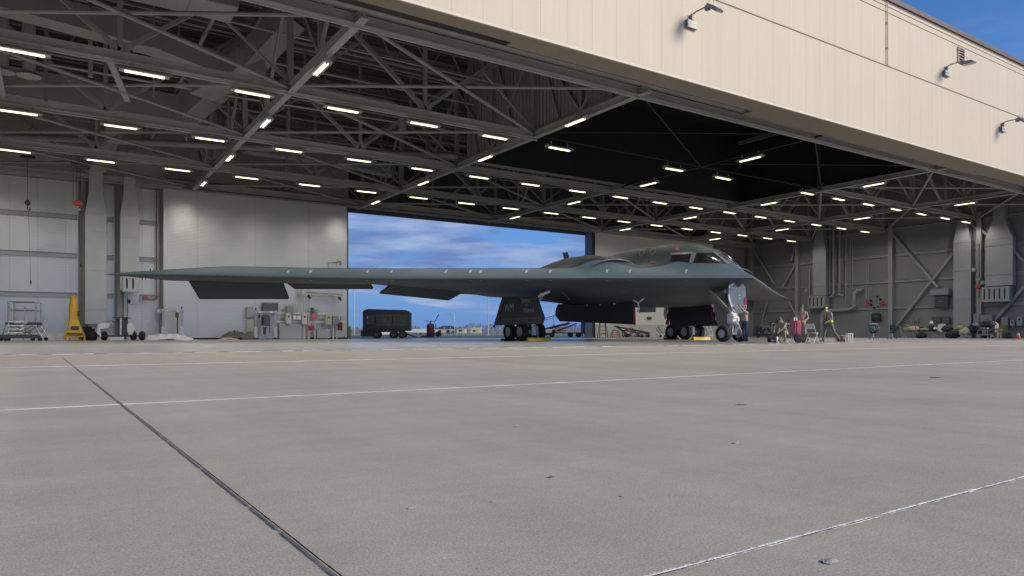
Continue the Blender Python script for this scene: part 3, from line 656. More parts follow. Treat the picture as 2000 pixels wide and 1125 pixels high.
DR=mat('duct_sheet_right',(.30,.305,.315),.45,.2,.06,1.0)
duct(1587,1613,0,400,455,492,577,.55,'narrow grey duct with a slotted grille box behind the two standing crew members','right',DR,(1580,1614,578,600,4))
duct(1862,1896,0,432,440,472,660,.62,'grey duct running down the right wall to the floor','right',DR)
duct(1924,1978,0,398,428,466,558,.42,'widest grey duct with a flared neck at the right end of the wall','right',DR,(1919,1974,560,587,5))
# roof ducts at upper left
def boxduct(name_label,pts,w_,h_,m=M['duct_top']):
    c=pts[0]; t=thing('roof_duct',name_label,'duct',c)
    for p,q in zip(pts,pts[1:]):
        b=MB(c); b.bar(p,q,w_,h_); b.build('duct_section',m,t)
    for p in pts[1:-1]:
        b=MB(c); b.rbox(p,(w_*.98,w_*.98,h_+.06),.02); b.build('elbow',m,t)
boxduct('huge boxed air duct high at the upper left with a kinked right end',[(-11,25.8,12.2),(-1,25.8,12.2),(4.6,25.8,12.2),(6.6,26.6,14.2),(8.2,28.6,14.2)],1.5,1.3)
boxduct('boxed air duct slanting down beside the huge kinked air duct',[(8.4,29.6,13.7),(7.0,31.2,11.9),(5.6,34.0,11.4)],1.2,.8)
boxduct('long boxed air duct above the second row of lights at the left',[(-11,38.6,11.6),(2.0,38.6,11.6),(5.6,38.6,11.6),(6.7,36.8,12.6),(8.0,34.5,14.0)],1.1,1.25)
boxduct('boxed air duct between the first two trusses at the far left',[(-11,29.4,11.8),(-2.0,29.4,11.8),(3.0,29.6,11.5),(5.5,30.2,11.2)],.9,.8)
boxduct('narrow boxed air duct dropping to the rear wall above the left ducts',[(3.0,41.5,12.8),(3.0,44.6,12.2),(2.6,47.8,11.2),(2.3,49.3,10.4)],.9,.6)
boxduct('boxed duct high above the right wall near its widest duct',[(57.5,24.0,12.6),(60.5,23.0,11.8),(62.6,21.9,11.0),(63.3,21.9,9.4)],1.2,.9,M['duct_top'])
boxduct('small boxed duct above the girder over the left door leaf',[(10,45.5,12.0),(16,45.5,12.0),(20,45.7,11.7)],.9,.7)
def pipe(label,pts,r,m,name='pipe',cat='pipe'):
    b=MB(pts[0]); b.path(pts,r,10); o=b.build(name,m,smooth=True); o.location=pts[0]; return tag(o,label,cat)
pipe('fat pale pipe across the roof just above the rear wall at the left',[(-11,45.6,10.6),(-2,44.6,10.6),(19,34.6,10.35)],.17,M['steel'])
pipe('round roof pipe turning down near the corrugated black bay',[(9,33.5,12.2),(14.5,33.5,12.2),(15.2,33.5,12.0),(15.2,33.5,10.8)],.22,M['duct_top'])
for i,x in enumerate((-1.55,-.72)):
    b=MB((x,32,10)); b.tube((x,32.2,10.25),(x,32.2,12.6),.22,12); b.tube((x,32.2,10.15),(x,32.2,10.3),.42,12,.25); o=b.build('exhaust_drop',M['steel_pale'],smooth=True); o.location=(x,32,10); tag(o,['left one of two short round exhaust drops hanging at the far left','right one of two short round exhaust drops hanging at the far left'][i],'vent pipe')
pipe('long thin conduit above the middle row of lights at the left',[(-11,33.6,11.2),(7,33.6,11.2),(18,33.6,11.4)],.05,M['steel_pale'])
# secondary roof steel: light joists between the main trusses, sprinkler branches
for j,(y,lab) in enumerate(((23.8,'front'),(31.1,'second'),(38.7,'third'),(45.9,'rearmost'))):
    for x0,x1,sd_ in ((XL,19.0,'left'),(42.8,XR,'right')) if y<BY1 else ((XL,XR,'full width'),):
        t=thing('bar_joist',f'light zigzag bar joist under the roof deck, {lab} one, {sd_} of the black bay' if y<BY1 else f'light zigzag bar joist under the roof deck, {lab} one',"joist",(x0,y,14.2),0,'bar joists under the deck')
        o3=(x0,y,14.2); b=MB(o3); b.bar((x0,y,13.3),(x1,y,13.3),.10,.08); b.build('bottom_chord',M['steel'],t); b=MB(o3); b.bar((x0,y,15.1),(x1,y,15.1),.10,.08); b.build('top_chord',M['steel'],t)
        b=MB(o3); x=x0
        while x<x1-1.9: b.bar((x,y,15.1),(x+.95,y,13.3),.05); b.bar((x+.95,y,13.3),(x+1.9,y,15.1),.05); x+=1.9
        b.build('zigzag_web',M['steel'],t)
for j,y in enumerate((22.0,25.3,29.2,32.6,36.9,40.3,44.0,47.4)):
    for x0,x1 in (((XL,19.0),(42.8,XR)) if y<BY1 else ((XL,XR),)):
        pipe(f'thin sprinkler branch pipe, {ORD[j]} from the front, {"left" if x0<0 else "right"} part' if y<BY1 else f'thin sprinkler branch pipe, {ORD[j]} from the front',[(x0,y,12.7),((x0+x1)/2,y,12.72),(x1,y,12.7)],.04,M['steel_pale'],'sprinkler_branch')
pipe('sprinkler main pipe running front to back left of the first long truss',[(5.2,20.5,12.55),(5.2,34,12.55),(5.2,49,12.55)],.08,M['steel_pale'],'sprinkler_main')
pipe('sprinkler main pipe running front to back on the right side',[(48,20.5,12.55),(48,34,12.55),(48,49,12.55)],.08,M['steel_pale'],'sprinkler_main')
for i,(x,y,zb) in enumerate(((-2.3,24.5,9.9),(1.2,30.2,9.9),(3.6,33.0,10.4),(-.2,36.0,10.2),(5.6,38.0,10.0),(10.4,37.2,10.4),(12.2,44,10.2))):
    b=MB((x,y,zb)); b.bar((x,y,zb),(x,y,14.8),.14 if i%2 else .07); o=b.build('roof_hanger',M['steel'] if i%2 else M['steel_pale']); o.location=(x,y,zb); tag(o,f'vertical steel hanger dropping from the roof at the left, {ORD[i]} from the camera','hanger','roof hangers')
b=MB((3,27,11)); b.bar((1.6,27.6,9.95),(2.6,32.6,9.95),.22,.12); b.bar((-1.6,27.5,9.9),(-1.6,34.8,9.9),.16,.12); o=b.build('cross_beam',M['steel_pale']); o.location=(3,27,11); tag(o,'short slanting cross beams between the first two trusses at the left','beam')
# hoists with hooks hanging at the left
for i,(px,py,col,lab) in enumerate(((54,394,'blacksteel','black hoist hook hanging on thin cables before the left wall'),(152,396,'red','red hoist hook hanging on thin cables left of the pale ducts'))):
    x,D=atY(px,46.0); z=zz(py,D); t=thing('hoist_hook',lab,'hoist',(x,46,z))
    b=MB(); 
    for dx in ((-.0,) if i==0 else (-.22,-.05,.12)): b.tube((dx,0,0),(dx,0,9.9-z+.0),.012,5)
    b.build('cable',M['blacksteel'],t)
    b=MB(); b.rbox((0,0,-.05),(.26 if i==0 else .42,.18,.30),.06); b.build('block',M[col],t)
    b=MB(); b.path([(0,0,-.2),(0,0,-.38),(.07,0,-.46),(.12,0,-.38),(.08,0,-.30)],.028,8); b.build('hook',M[col if i==0 else 'chrome'],t)
    b=MB(); b.tube((.04,0,-.45 if i==0 else -.3),(.14,0,-4.3 if i==0 else -3.4),.008,5); b.rbox((.14,0,-4.35 if i==0 else -3.5),(.07,.05,.2),.01); b.build('pendant_cable',M['blacksteel'],t)
    b=MB(); b.rbox((0,0,9.95-z),(.7,.25,.12),.02); b.build('trolley',M['blacksteel'],t)
# ================================================================== AIRCRAFT (local x = aft, y = starboard, z = up)
HDG=R_(89.0); AO=Vector((28.0,21.6,0))
ac=thing('stealth_bomber','dark grey flying-wing bomber with hanging flaps parked nose outward in the hangar','aircraft',AO,HDG)
AM=Matrix.Translation(AO)@Matrix.Rotation(HDG,4,'Z'); AMI=AM.inverted()
TAN=.649; CS=.8388
TEP=[(0,21.0),(5.1,17.6),(6.1,18.3),(14.0,13.2),(23.1,19.0),(26.2,17.0)]
def sm(t): t=max(0,min(1,t)); return t*t*(3-2*t)
def interp(x,T):
    if x<=T[0][0]: return T[0][1]
    for (a,b),(c,d) in zip(T,T[1:]):
        if x<=c: return b+(d-b)*(x-a)/(c-a)
    return T[-1][1]
def xte(y): return interp(abs(y),TEP)
def xle(y): return TAN*abs(y)
def zle(y): return 3.06+.20*sm((abs(y)-14)/12)
HB=[(0,0),(.25,.03),(1,.20),(1.6,.42),(2.2,.74),(2.9,1.12),(3.6,1.36),(4.6,1.50),(6,1.56),(8,1.57),(10,1.44),(13,1.1),(16,.55),(19,.15),(21,0)]
NB=[(3.9,0),(4.4,.22),(5.2,.55),(6.2,.78),(8,.85),(9.5,.72),(11.5,.45),(14,.25),(17,0)]
HW=[(0,.5),(1,1.0),(2.2,1.75),(4,2.3),(8,2.5),(14,2.2),(21,1.2)]
DB=[(0,0),(1.0,.04),(2.2,.14),(3.5,.42),(4.5,.72),(5.5,.90),(7,.98),(10,.95),(13,.66),(16,.40),(19,.16),(21,.03)]
def ztop(x,y):
    ay=abs(y); d=max(0,(x-xle(y)))*CS; c=max(.01,(xte(y)-xle(y))*CS)
    tu=.62*(1-.97*max(0,(ay-20.5)/5.7)**1.4)
    d1=min(1.5,c*.45)
    if d<d1: s=d/d1; r=tu*(.55*s+.45*math.sqrt(max(0,1-(1-s)**2)))
    else: r=tu*(1-.9*sm((d-d1)/max(.01,c-d1)))
    z=zle(y)+r; q=ay/interp(x,HW)
    z+=interp(x,HB)*math.exp(-q**3.2*.9)*sm(d/1.2)
    if x>3.9: z=max(z,zle(y)+r+interp(x,NB)*math.exp(-abs((ay-4.5)/1.55)**4))
    return z
def zbot(x,y):
    ay=abs(y); d=max(0,(x-xle(y)))*CS; c=max(.01,(xte(y)-xle(y))*CS)
    tl=.19-.16*sm((ay-20)/6); d1=min(1.2,c*.4); s=min(1,d/d1); r=tl*math.sqrt(max(0,1-(1-s)**2))
    if d>d1: r*=1-.8*sm((d-d1)/max(.01,c-d1))
    return zle(y)-r-interp(x,DB)/(1+(ay/5.0)**6)*sm(d/2.6)
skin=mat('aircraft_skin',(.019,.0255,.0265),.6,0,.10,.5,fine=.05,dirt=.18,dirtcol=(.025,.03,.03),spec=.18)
skin_dk=mat('aircraft_skin_dark',(.065,.072,.078),.5,0,.12,.8,fine=.06)
lines(skin,0,3.1,.008,.75,offset=.4,bump=.1)
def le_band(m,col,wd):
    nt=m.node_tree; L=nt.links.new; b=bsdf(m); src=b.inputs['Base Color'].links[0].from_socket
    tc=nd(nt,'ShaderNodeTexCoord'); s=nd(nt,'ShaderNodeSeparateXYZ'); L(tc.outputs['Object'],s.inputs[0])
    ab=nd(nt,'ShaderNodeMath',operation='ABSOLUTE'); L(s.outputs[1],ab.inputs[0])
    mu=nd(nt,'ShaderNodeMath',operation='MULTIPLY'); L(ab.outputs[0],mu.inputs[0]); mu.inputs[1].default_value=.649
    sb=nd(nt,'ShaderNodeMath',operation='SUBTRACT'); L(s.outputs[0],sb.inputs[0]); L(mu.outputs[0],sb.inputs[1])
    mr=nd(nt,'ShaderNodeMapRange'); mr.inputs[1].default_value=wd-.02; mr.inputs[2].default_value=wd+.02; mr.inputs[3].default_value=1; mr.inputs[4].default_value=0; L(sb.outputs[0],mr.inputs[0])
    # the stub round the cockpit is lightened too, more faintly, fading aft
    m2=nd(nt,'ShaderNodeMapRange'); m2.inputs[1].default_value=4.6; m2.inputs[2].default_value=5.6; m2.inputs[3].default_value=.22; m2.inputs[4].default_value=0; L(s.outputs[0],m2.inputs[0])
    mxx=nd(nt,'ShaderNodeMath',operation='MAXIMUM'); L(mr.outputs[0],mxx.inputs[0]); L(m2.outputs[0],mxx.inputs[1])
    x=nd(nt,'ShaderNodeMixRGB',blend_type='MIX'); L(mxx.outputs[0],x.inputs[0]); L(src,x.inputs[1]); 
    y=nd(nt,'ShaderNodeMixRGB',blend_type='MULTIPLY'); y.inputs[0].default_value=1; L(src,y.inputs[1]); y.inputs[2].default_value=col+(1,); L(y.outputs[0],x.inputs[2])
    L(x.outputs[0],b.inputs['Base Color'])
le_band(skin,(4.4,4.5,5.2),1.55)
ys=[]; y=0
while y<26.2: ys.append(y); y+= .16 if y<7.5 else (.28 if y<15 else .45)
ys+= [5.1,6.1,14.0,23.1,26.2]; ys=sorted(set(round(v,3) for v in ys)); ys=[-v for v in ys[::-1] if v>0]+ys
NU=96; us=[(i/NU)**1.35 for i in range(NU+1)]
def surf(fn,name,m):
    vs=[];fs=[]
    for y in ys:
        a,c=xle(y),xte(y)
        for u in us: x=a+(c-a)*u; vs.append((x,y,fn(x,y)))
    n=NU+1
    for j in range(len(ys)-1):
        for i in range(NU): fs.append((j*n+i,j*n+i+1,(j+1)*n+i+1,(j+1)*n+i))
    b=MB(); b.add(vs,fs); me=b.build(name,m,ac,fix=False); 
    for p in me.data.polygons: p.use_smooth=True
    return me
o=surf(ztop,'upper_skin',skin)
# close trailing edge with a thin band on the lower skin
vs=[];fs=[]; n=NU+1
o2=surf(zbot,'lower_skin',skin_dk); o2.data.flip_normals()
b=MB()
for j in range(len(ys)-1):
    a,c=ys[j],ys[j+1]; b.add([(xte(a),a,zbot(xte(a),a)),(xte(c),c,zbot(xte(c),c)),(xte(c),c,ztop(xte(c),c)),(xte(a),a,ztop(xte(a),a))],[(0,1,2,3)])
b.build('trailing_edge_strip',skin_dk,ac,fix=False)
# ray from the camera position onto the skin (used to read panel outlines off the photograph)
CP=Vector((0,0,CAMH)); CL=AMI@CP
def ray(px,py,fn=ztop,tmin=24,tmax=46):
    d=Vector((FW.x+RT.x*(px-1000)/FPX,FW.y+RT.y*(px-1000)/FPX,(HOR-py)/FPX)); dl=(AMI.to_3x3()@d)
    t=tmin; last=None
    while t<tmax:
        p=CL+dl*t
        if abs(p.y)<26 and xle(p.y)<p.x<xte(p.y):
            s=p.z-fn(p.x,p.y)
            if (s<0 if fn is ztop else s>0): 
                lo,hi=t-.03,t
                for _ in range(12):
                    m=(lo+hi)/2; q=CL+dl*m; sgn=q.z-fn(q.x,q.y)
                    if (sgn<0 if fn is ztop else sgn>0): hi=m
                    else: lo=m
                return CL+dl*hi
        t+=.03
    return None
def nrm(p,fn=ztop):
    e=.03; n=Vector((fn(p.x-e,p.y)-fn(p.x+e,p.y),fn(p.x,p.y-e)-fn(p.x,p.y+e),2*e)).normalized()
    return n if fn is ztop else -n
def patchmesh(quad,name,m,lift=.012,nx=8,ny=5,fn=ztop,mirror=False,thick=0):
    a,b_,c,d=quad; vs=[];ok=True
    for j in range(ny+1):
        for i in range(nx+1):
            u,v=i/nx,j/ny
            X=(a[0]*(1-u)+b_[0]*u)*(1-v)+(d[0]*(1-u)+c[0]*u)*v; Y=(a[1]*(1-u)+b_[1]*u)*(1-v)+(d[1]*(1-u)+c[1]*u)*v
            p=ray(X,Y,fn)
            if p is None: return None
            vs.append(p+nrm(p,fn)*lift)
    fs=[(j*(nx+1)+i,j*(nx+1)+i+1,(j+1)*(nx+1)+i+1,(j+1)*(nx+1)+i) for j in range(ny) for i in range(nx)]
    o=None
    for s in ((1,-1) if mirror else (1,)):
        b=MB(); b.add([(v.x,v.y*s,v.z) for v in vs],fs); o=b.build(name,m,ac)
        for p in o.data.polygons: p.use_smooth=True
    return o
glass=mat('cockpit_glass',(.022,.020,.015),.12,0,.6,2.2,spec=.45)
frame_m=mat('windscreen_frame',(.13,.15,.17),.4,0,.05,2)
patchmesh([(1313,498.7),(1350,496.5),(1345.5,512.5),(1308.5,509.5)],'side_window',glass,mirror=True)
patchmesh([(1360,495),(1391.5,493.5),(1421,514.5),(1353,513.5)],'windscreen_pane',glass,mirror=True)
patchmesh([(1309,494.5),(1353,492.3),(1352,496.2),(1311,498.4)],'window_frame',frame_m,.02,mirror=True)
patchmesh([(1351,494),(1360.5,493),(1353,515),(1345.5,514)],'window_post',frame_m,.02,mirror=True)
patchmesh([(1391.5,491.5),(1396,492),(1428,515.5),(1420,515.8)],'window_post',frame_m,.02,mirror=True)
patchmesh([(1319,484),(1327,483.5),(1327,490),(1319,490.5)],'red_marker',mat('red_marker',(.22,.03,.05),.6),.015,3,3)
patchmesh([(1270,511),(1281,511),(1281,513.5),(1270,513.5)],'red_marker',mat('red_marker',(.22,.03,.05),.6),.015,3,3)
pale_mark=mat('faded_grey_marking',(.12,.13,.132),.6)
for a in ((1253,489),(1275,486)):
    for q in (((a[0]-5,a[1]+2),(a[0]+6,a[1]-2),(a[0]+6,a[1]-.5),(a[0]-5,a[1]+3.5)),((a[0]-6,a[1]+4),(a[0]-4.6,a[1]+4),(a[0]-2,a[1]+11),(a[0]-3.5,a[1]+11)),((a[0]-3,a[1]+11),(a[0]+3,a[1]+9),(a[0]+3,a[1]+10.2),(a[0]-3,a[1]+12.2)),((a[0]+6,a[1]-1),(a[0]+7.3,a[1]-1),(a[0]+4,a[1]+9),(a[0]+2.7,a[1]+9))):
        patchmesh(q,'faded_marking',pale_mark,.012,2,2)
wm=mat('white_tick_mark',(.36,.37,.37),.5)
for x_ in (563,607,718,765,871,919,939,1028.5,1075,1185.5,1230,1340):
    patchmesh([(x_-1.0,528.0),(x_+3.6,527.3),(x_+1.2,532.2),(x_-3.4,532.9)] if x_<1100 else [(x_-.8,526.6),(x_+2.6,526.4),(x_+1.0,532.3),(x_-2.4,532.5)],'tick_mark',wm,.008,1,2)
    patchmesh([(x_-2.5,546.2),(x_+3,547.0),(x_+2.5,548.2),(x_-2,547.4)],'tick_mark',mat('grey_tick_mark',(.26,.27,.26)),.008,1,1,fn=zbot)
for x_ in (266,312,410,450): patchmesh([(x_-3,538.2),(x_+3,540),(x_+3,540.8),(x_-3,539)],'tick_mark',mat('grey_tick_mark',(.26,.27,.26)),.006,1,1,fn=zbot)
# intake lip shadows and auxiliary scoop
for s in (1,-1):
    b=MB(); yc=4.5*s
    pts=[]
    for i in range(13):
        t=PI*i/12; pts.append((4.9-.25*math.sin(t),yc+1.45*math.cos(t),zle(4.5)+.50+.52*math.sin(t)))
    low=[(5.0+.35*abs(((i%4)/2)-1),yc+1.45-2.9*i/12,zle(4.5)+.47) for i in range(12,-1,-1)]
    b.prism([(p[0],p[1],p[2]) for p in pts+low],(.5,0,0)); b.build('intake_mouth',M['black'],ac)
    b=MB(); b.path([(p[0]-.02,p[1],p[2]+.02) for p in pts],.05,8); b.build('intake_lip',mat('intake_lip',(.05,.055,.06),.5),ac,smooth=True)
    b=MB(); b.prism([(9.0,4.1*s,4.2),(9.5,4.1*s,4.2),(9.3,4.1*s,4.95)],(0,.10*s,0)); b.prism([(8.9,4.15*s,4.2),(9.0,4.15*s,4.2),(9.25,4.15*s,4.9)],(0,.35*s,0)); b.build('auxiliary_intake_door',M['black'],ac)
    b=MB(); b.bar((8.9,3.75*s,4.15),(9.05,3.85*s,4.55),.05,.14); b.build('door_edge',M['white'],ac)
# belly fairing seam and drainage bits
for (x_,y_) in ((1211,567),(1221,569),(1241,573)):
    patchmesh([(x_-4,y_-1.6),(x_+4,y_-1.2),(x_+4,y_+1.6),(x_-4,y_+1.6)],'belly_patch',mat('belly_patch',(.10,.10,.10),.6),.01,3,2,fn=zbot)
# flight controls
edge_m=mat('black_edge',(.008,.008,.010),.6)
def surface(name,pts,th=.07):
    """pts: four 3-D corners hinge-out, hinge-in, tip-in, tip-out"""
    n=(Vector(pts[1])-Vector(pts[0])).cross(Vector(pts[3])-Vector(pts[0])).normalized()*th
    b=MB(); b.prism([Vector(p)-n/2 for p in pts],n); o=b.build(name,skin_dk,ac)
    q=MB()
    for i in (1,2,3): q.bar(pts[i],pts[(i+1)%4],.035,.09)
    q.build('edge_seal',edge_m,o); return o
def te(y,fwd=0): return xte(y)-fwd
def lpt(px,py,x=None,y=None,D=None):
    """point seen at px,py at depth D in aircraft coordinates"""
    d=Vector((FW.x+RT.x*(px-1000)/FPX,FW.y+RT.y*(px-1000)/FPX,(HOR-py)/FPX)); return AMI@(CP+d*D)
for s in (1,-1):
    def F(p): return (p.x,p.y*s,p.z)
    surface('elevon',[F(lpt(368,545,D=36.6)),F(lpt(549,545,D=36.6)),F(lpt(563.5,582.5,D=36.7)),F(lpt(390.5,582.5,D=36.7))])
    surface('elevon',[F(lpt(552,545,D=36.6)),F(lpt(716,545,D=36.6)),F(lpt(728,563,D=36.9)),F(lpt(576,563,D=36.9))])
    surface('elevon',[F(lpt(775,547,D=37.6)),F(lpt(911,566,D=43.2)),F(lpt(876,585.5,D=43.4)),F(lpt(742,572,D=38.2))])
# small knobs on the wing tip
for px,py,fn in ((297,526.5,ztop),(281,544.5,zbot)):
    p=lpt(px,py,D=33.9); b=MB(); b.rbox(p,(.10,.10,.09),.02); b.build('static_port_cover',M['white'],ac); b=MB(); b.rbox((p.x+.05,p.y,p.z),(.14,.18,.07),.02); b.build('port_cover_strap',M['blacksteel'],ac)
# ---------------------------------------------------------------- landing gear
def wheel(parent,c,r,wdt,rimr,rim_m,name='wheel',side=1):
    """axle along local y"""
    o=bpy.data.objects.new(name,None); 
    h=wdt/2; c=Vector(c)
    b=MB(); b.lathe(c,[(rimr,-h*.8),(r*.80,-h),(r*.93,-h*.86),(r*.985,-h*.55),(r,0),(r*.985,h*.55),(r*.93,h*.86),(r*.80,h),(rimr,h*.8)],'y',36,cap=False); t=b.build('tyre',M['rubber'],parent,smooth=True)
    b=MB(); b.lathe(c,[(rimr,-h*.78),(rimr*.92,-h*.6),(rimr*.86,-h*.35),(rimr*.45,-h*.3),(rimr*.42,-h*.62),(rimr*.12,-h*.66),(.001,-h*.66)],'y',30)
    b.lathe(c,[(rimr,h*.78),(rimr*.92,h*.6),(rimr*.86,h*.35),(rimr*.45,h*.3),(rimr*.42,h*.62),(rimr*.12,h*.66),(.001,h*.66)],'y',30)
    b.build('rim',rim_m,t,smooth=True)
    b=MB()
    for i in range(8):
        a=2*PI*i/8
        for sgn in (1,-1): b.tube(c+Vector((math.cos(a)*rimr*.66,sgn*h*.30,math.sin(a)*rimr*.66)),c+Vector((math.cos(a)*rimr*.66,sgn*h*.44,math.sin(a)*rimr*.66)),rimr*.1,6)
    b.build('rim_boss',M['greydk'],t); bpy.data.objects.remove(o); return t
rimg=mat('grey_rim',(.36,.365,.37),.4,.4,.1,8); rimb=mat('pale_blue_rim',(.5,.54,.62),.35,.4,.1,8)
gearw=mat('white_gear_paint',(.74,.74,.72),.35,0,.12,12,dirt=.35,dirtcol=(.2,.19,.17))
for s in (1,-1):
    xc,yc=10.45,6.25*s
    for dx in (-.60,.60):
        for dy in (-.57,.57): wheel(ac,(xc+dx,yc+dy,.50),.50,.34,.27,rimg)
    b=MB(); b.tube((xc-.6,yc,.50),(xc+.6,yc,.50),.11,12); b.tube((xc-.6,yc-.55,.5),(xc-.6,yc+.55,.5),.07,10); b.tube((xc+.6,yc-.55,.5),(xc+.6,yc+.55,.5),.07,10); b.build('bogie_beam',gearw,ac,smooth=True)
    b=MB(); b.tube((xc,yc,.5),(xc,yc,1.5),.11,14); b.tube((xc,yc,1.2),(xc,yc,2.42),.16,14); b.build('main_strut',gearw,ac,smooth=True)
    b=MB(); b.tube((xc,yc,1.3),(xc-1.3,yc-.5*s,2.6),.06,10); b.tube((xc,yc,1.25),(xc,yc-1.2*s,2.4),.06,10); b.bar((xc-.15,yc,.62),(xc-.42,yc,.95),.05,.14); b.bar((xc-.42,yc,.95),(xc-.12,yc,1.35),.05,.14); b.build('drag_brace',gearw,ac,smooth=True)
    b=MB(); b.path([(xc-.5,yc-.3*s,.35),(xc-.75,yc-.35*s,.6),(xc-.7,yc-.2*s,1.0),(xc-.3,yc-.1*s,1.2)],.025,6); b.rbox((xc-.8,yc-.1*s,.55),(.12,.3,.5),.03); b.path([(xc-.9,yc-.3*s,.12),(xc-.95,yc-.25*s,.8),(xc-.7,yc,.9)],.03,6); b.build('brake_line',gearw,ac,smooth=True)
# main gear doors (starboard one carries the lettering)
door_m=mat('gear_door_face',(.05,.054,.060),.5,0,.12,.9,dirt=.1)
dy=7.25
def door(name,pts,yv,th,edge=None,lab=None,m=door_m):
    b=MB(); b.prism([(x,yv+(z-pts[0][1])*0,z) for x,z in pts],(0,th,0)); o=b.build(name,m,ac)
    return o
wmd=[(11.15,2.46),(7.75,2.32),(7.05,1.18),(7.2,.98),(7.25,.90),(11.95,.86),(12.05,.95)]
d1=door('main_gear_door',wmd,dy,-.06)
b=MB(); b.prism([(7.30,dy+.006,1.25),(11.75,dy+.006,1.25),(11.92,dy+.006,.97),(7.25,dy+.006,.97)],(0,.012,0)); b.build('door_stiffener',mat('door_stiffener',(.095,.105,.115),.5),d1)
b=MB()
for i in range(6): b.box((7.7+.75*i,dy+.022,1.11),(.40,.006,.10))
b.build('panel_plate',skin_dk,d1)
b=MB(); b.rbox((12.0,dy+.02,.80),(.10,.08,.18),.02); b.build('latch',M['greydk'],d1)
ltr=mat('faded_grey_lettering',(.42,.43,.43),.6)
# lettering faces starboard (local +y): x_text -> local -x
def atext(s_,size,x,z,yv,xs=1,m=ltr,par=ac): return text(s_,size,m,par,(x,yv,z),(PI/2,0,PI),'lettering',.002,xs=xs)
atext('WM',.66,10.42,1.80,dy+.012,xs=.8,m=ltr)
atext('SPIRIT',.26,8.72,2.12,dy+.012,xs=1.25); atext('OF',.19,8.66,1.88,dy+.012,xs=1.2); atext('TEXAS',.29,8.52,1.62,dy+.012,xs=1.25)
door('main_gear_door',[(x,z) for x,z in wmd],-dy-.0,.06)
for s in (1,-1):
    b=MB(); b.path([(7.9,7.1*s,2.3),(7.7,6.9*s,2.45),(7.5,6.6*s,2.6)],.07,8); b.rbox((7.75,6.95*s,2.42),(.2,.2,.16),.04); b.build('door_hinge_arm',gearw,ac,smooth=True)
    b=MB(); b.path([(7.3,6.0*s,2.6),(7.15,5.8*s,2.35),(7.05,5.65*s,2.15)],.008,5); b.build('bonding_wire',M['steel_pale'],ac)
# weapons bay doors
redtrim=mat('red_edge_trim',(.30,.035,.05),.6,0,.2,9)
bay=mat('bay_door_face',(.022,.025,.030),.5,0,.15,1.2)
wd=door('weapons_bay_door',[(11.45,2.14),(5.05,2.05),(4.85,1.7),(4.80,.86),(11.3,1.12),(11.75,1.5),(11.7,1.85)],3.2,-.07,m=bay)
b=MB(); b.prism([(4.83,3.21,1.8),(4.75,3.21,1.6),(4.80,3.21,1.3),(4.72,3.21,1.0),(4.78,3.21,.84),(4.9,3.21,.84),(4.86,3.21,1.2),(4.92,3.21,1.8)],(0,.02,0)); b.build('red_edge_trim',redtrim,wd)
for x_ in (8.6,7.45,6.3): b=MB(); b.rbox((x_,3.28,2.0),(.14,.12,.14),.04); b.build('door_latch',gearw,wd)
b=MB(); b.path([(4.9,3.2,2.1),(4.7,3.1,2.0),(4.65,3.05,1.7),(4.72,3.1,1.5)],.04,6); b.path([(4.35,3.0,2.2),(4.65,3.05,2.0)],.035,6); b.build('hinge_arm',gearw,wd)
wd2=door('weapons_bay_door',[(9.1,2.2),(5.9,2.7),(5.45,2.6),(5.25,1.9),(5.18,1.17),(8.3,.66),(8.75,.95),(8.85,1.6)],-3.2,-.07,m=bay)
b=MB(); b.prism([(5.36,-3.18,2.1),(5.28,-3.18,1.8),(5.36,-3.18,1.5),(5.25,-3.18,1.2),(5.38,-3.18,1.15),(5.46,-3.18,1.6),(5.46,-3.18,2.1)],(0,.02,0)); b.build('red_edge_trim',redtrim,wd2)
b=MB(); b.prism([(9.0,-3.18,2.0),(9.15,-3.18,1.7),(8.95,-3.18,1.3),(9.1,-3.18,1.0),(8.8,-3.18,.9),(8.75,-3.18,1.5),(8.85,-3.18,2.0)],(0,.02,0)); b.build('red_edge_trim',redtrim,wd2)
for p in ((5.3,2.0),(5.2,1.75),(5.4,2.1)): b=MB(); b.rbox((p[0],-3.1,p[1]),(.08,.08,.22),.02); b.build('latch',gearw,wd2)
# items hanging in the open bay
b=MB(); b.rbox((7.3,0,1.80),(1.35,.06,.40),.02); 
for q in (6.8,7.0,7.6,7.8): b.bar((q,0,1.95),(q,0,2.2),.1,.05)
b.build('bay_rack_panel',gearw,ac)
b=MB(); b.path([(6.0,0,2.1),(5.9,0,1.8),(6.05,-.1,1.5),(5.85,0,1.2)],.05,6); b.path([(5.8,.0,2.1),(5.7,0,1.7),(5.85,0,1.4)],.04,6); b.build('cable_bundle',M['steel_pale'],ac,smooth=True)
# nose gear
xn=1.35; 
for s in (1,-1): wheel(ac,(xn,.60*s,.405),.405,.30,.20,rimb)
b=MB(); b.tube((xn,-.6,.405),(xn,.6,.405),.06,10); b.build('axle',gearw,ac,smooth=True)
b=MB(); b.tube((xn,0,.40),(xn-.02,0,1.25),.085,14); b.tube((xn-.02,0,1.05),(xn,0,2.9),.13,14); b.rbox((xn-.05,.0,1.28),(.34,.46,.34),.06); b.rbox((xn-.1,.25,1.05),(.2,.2,.3),.04); b.rbox((xn-.12,-.26,1.12),(.2,.2,.28),.04); b.build('nose_strut',gearw,ac,smooth=True)
b=MB(); b.path([(xn-.12,.1,1.0),(xn-.38,.08,.82),(xn-.2,.02,.5)],.045,8); b.path([(xn-.15,-.1,1.0),(xn-.4,-.08,.8),(xn-.2,-.05,.45)],.045,8); b.tube((xn-.1,-.25,1.1),(xn-.1,.32,.98),.07,10); b.build('torque_link',gearw,ac,smooth=True)
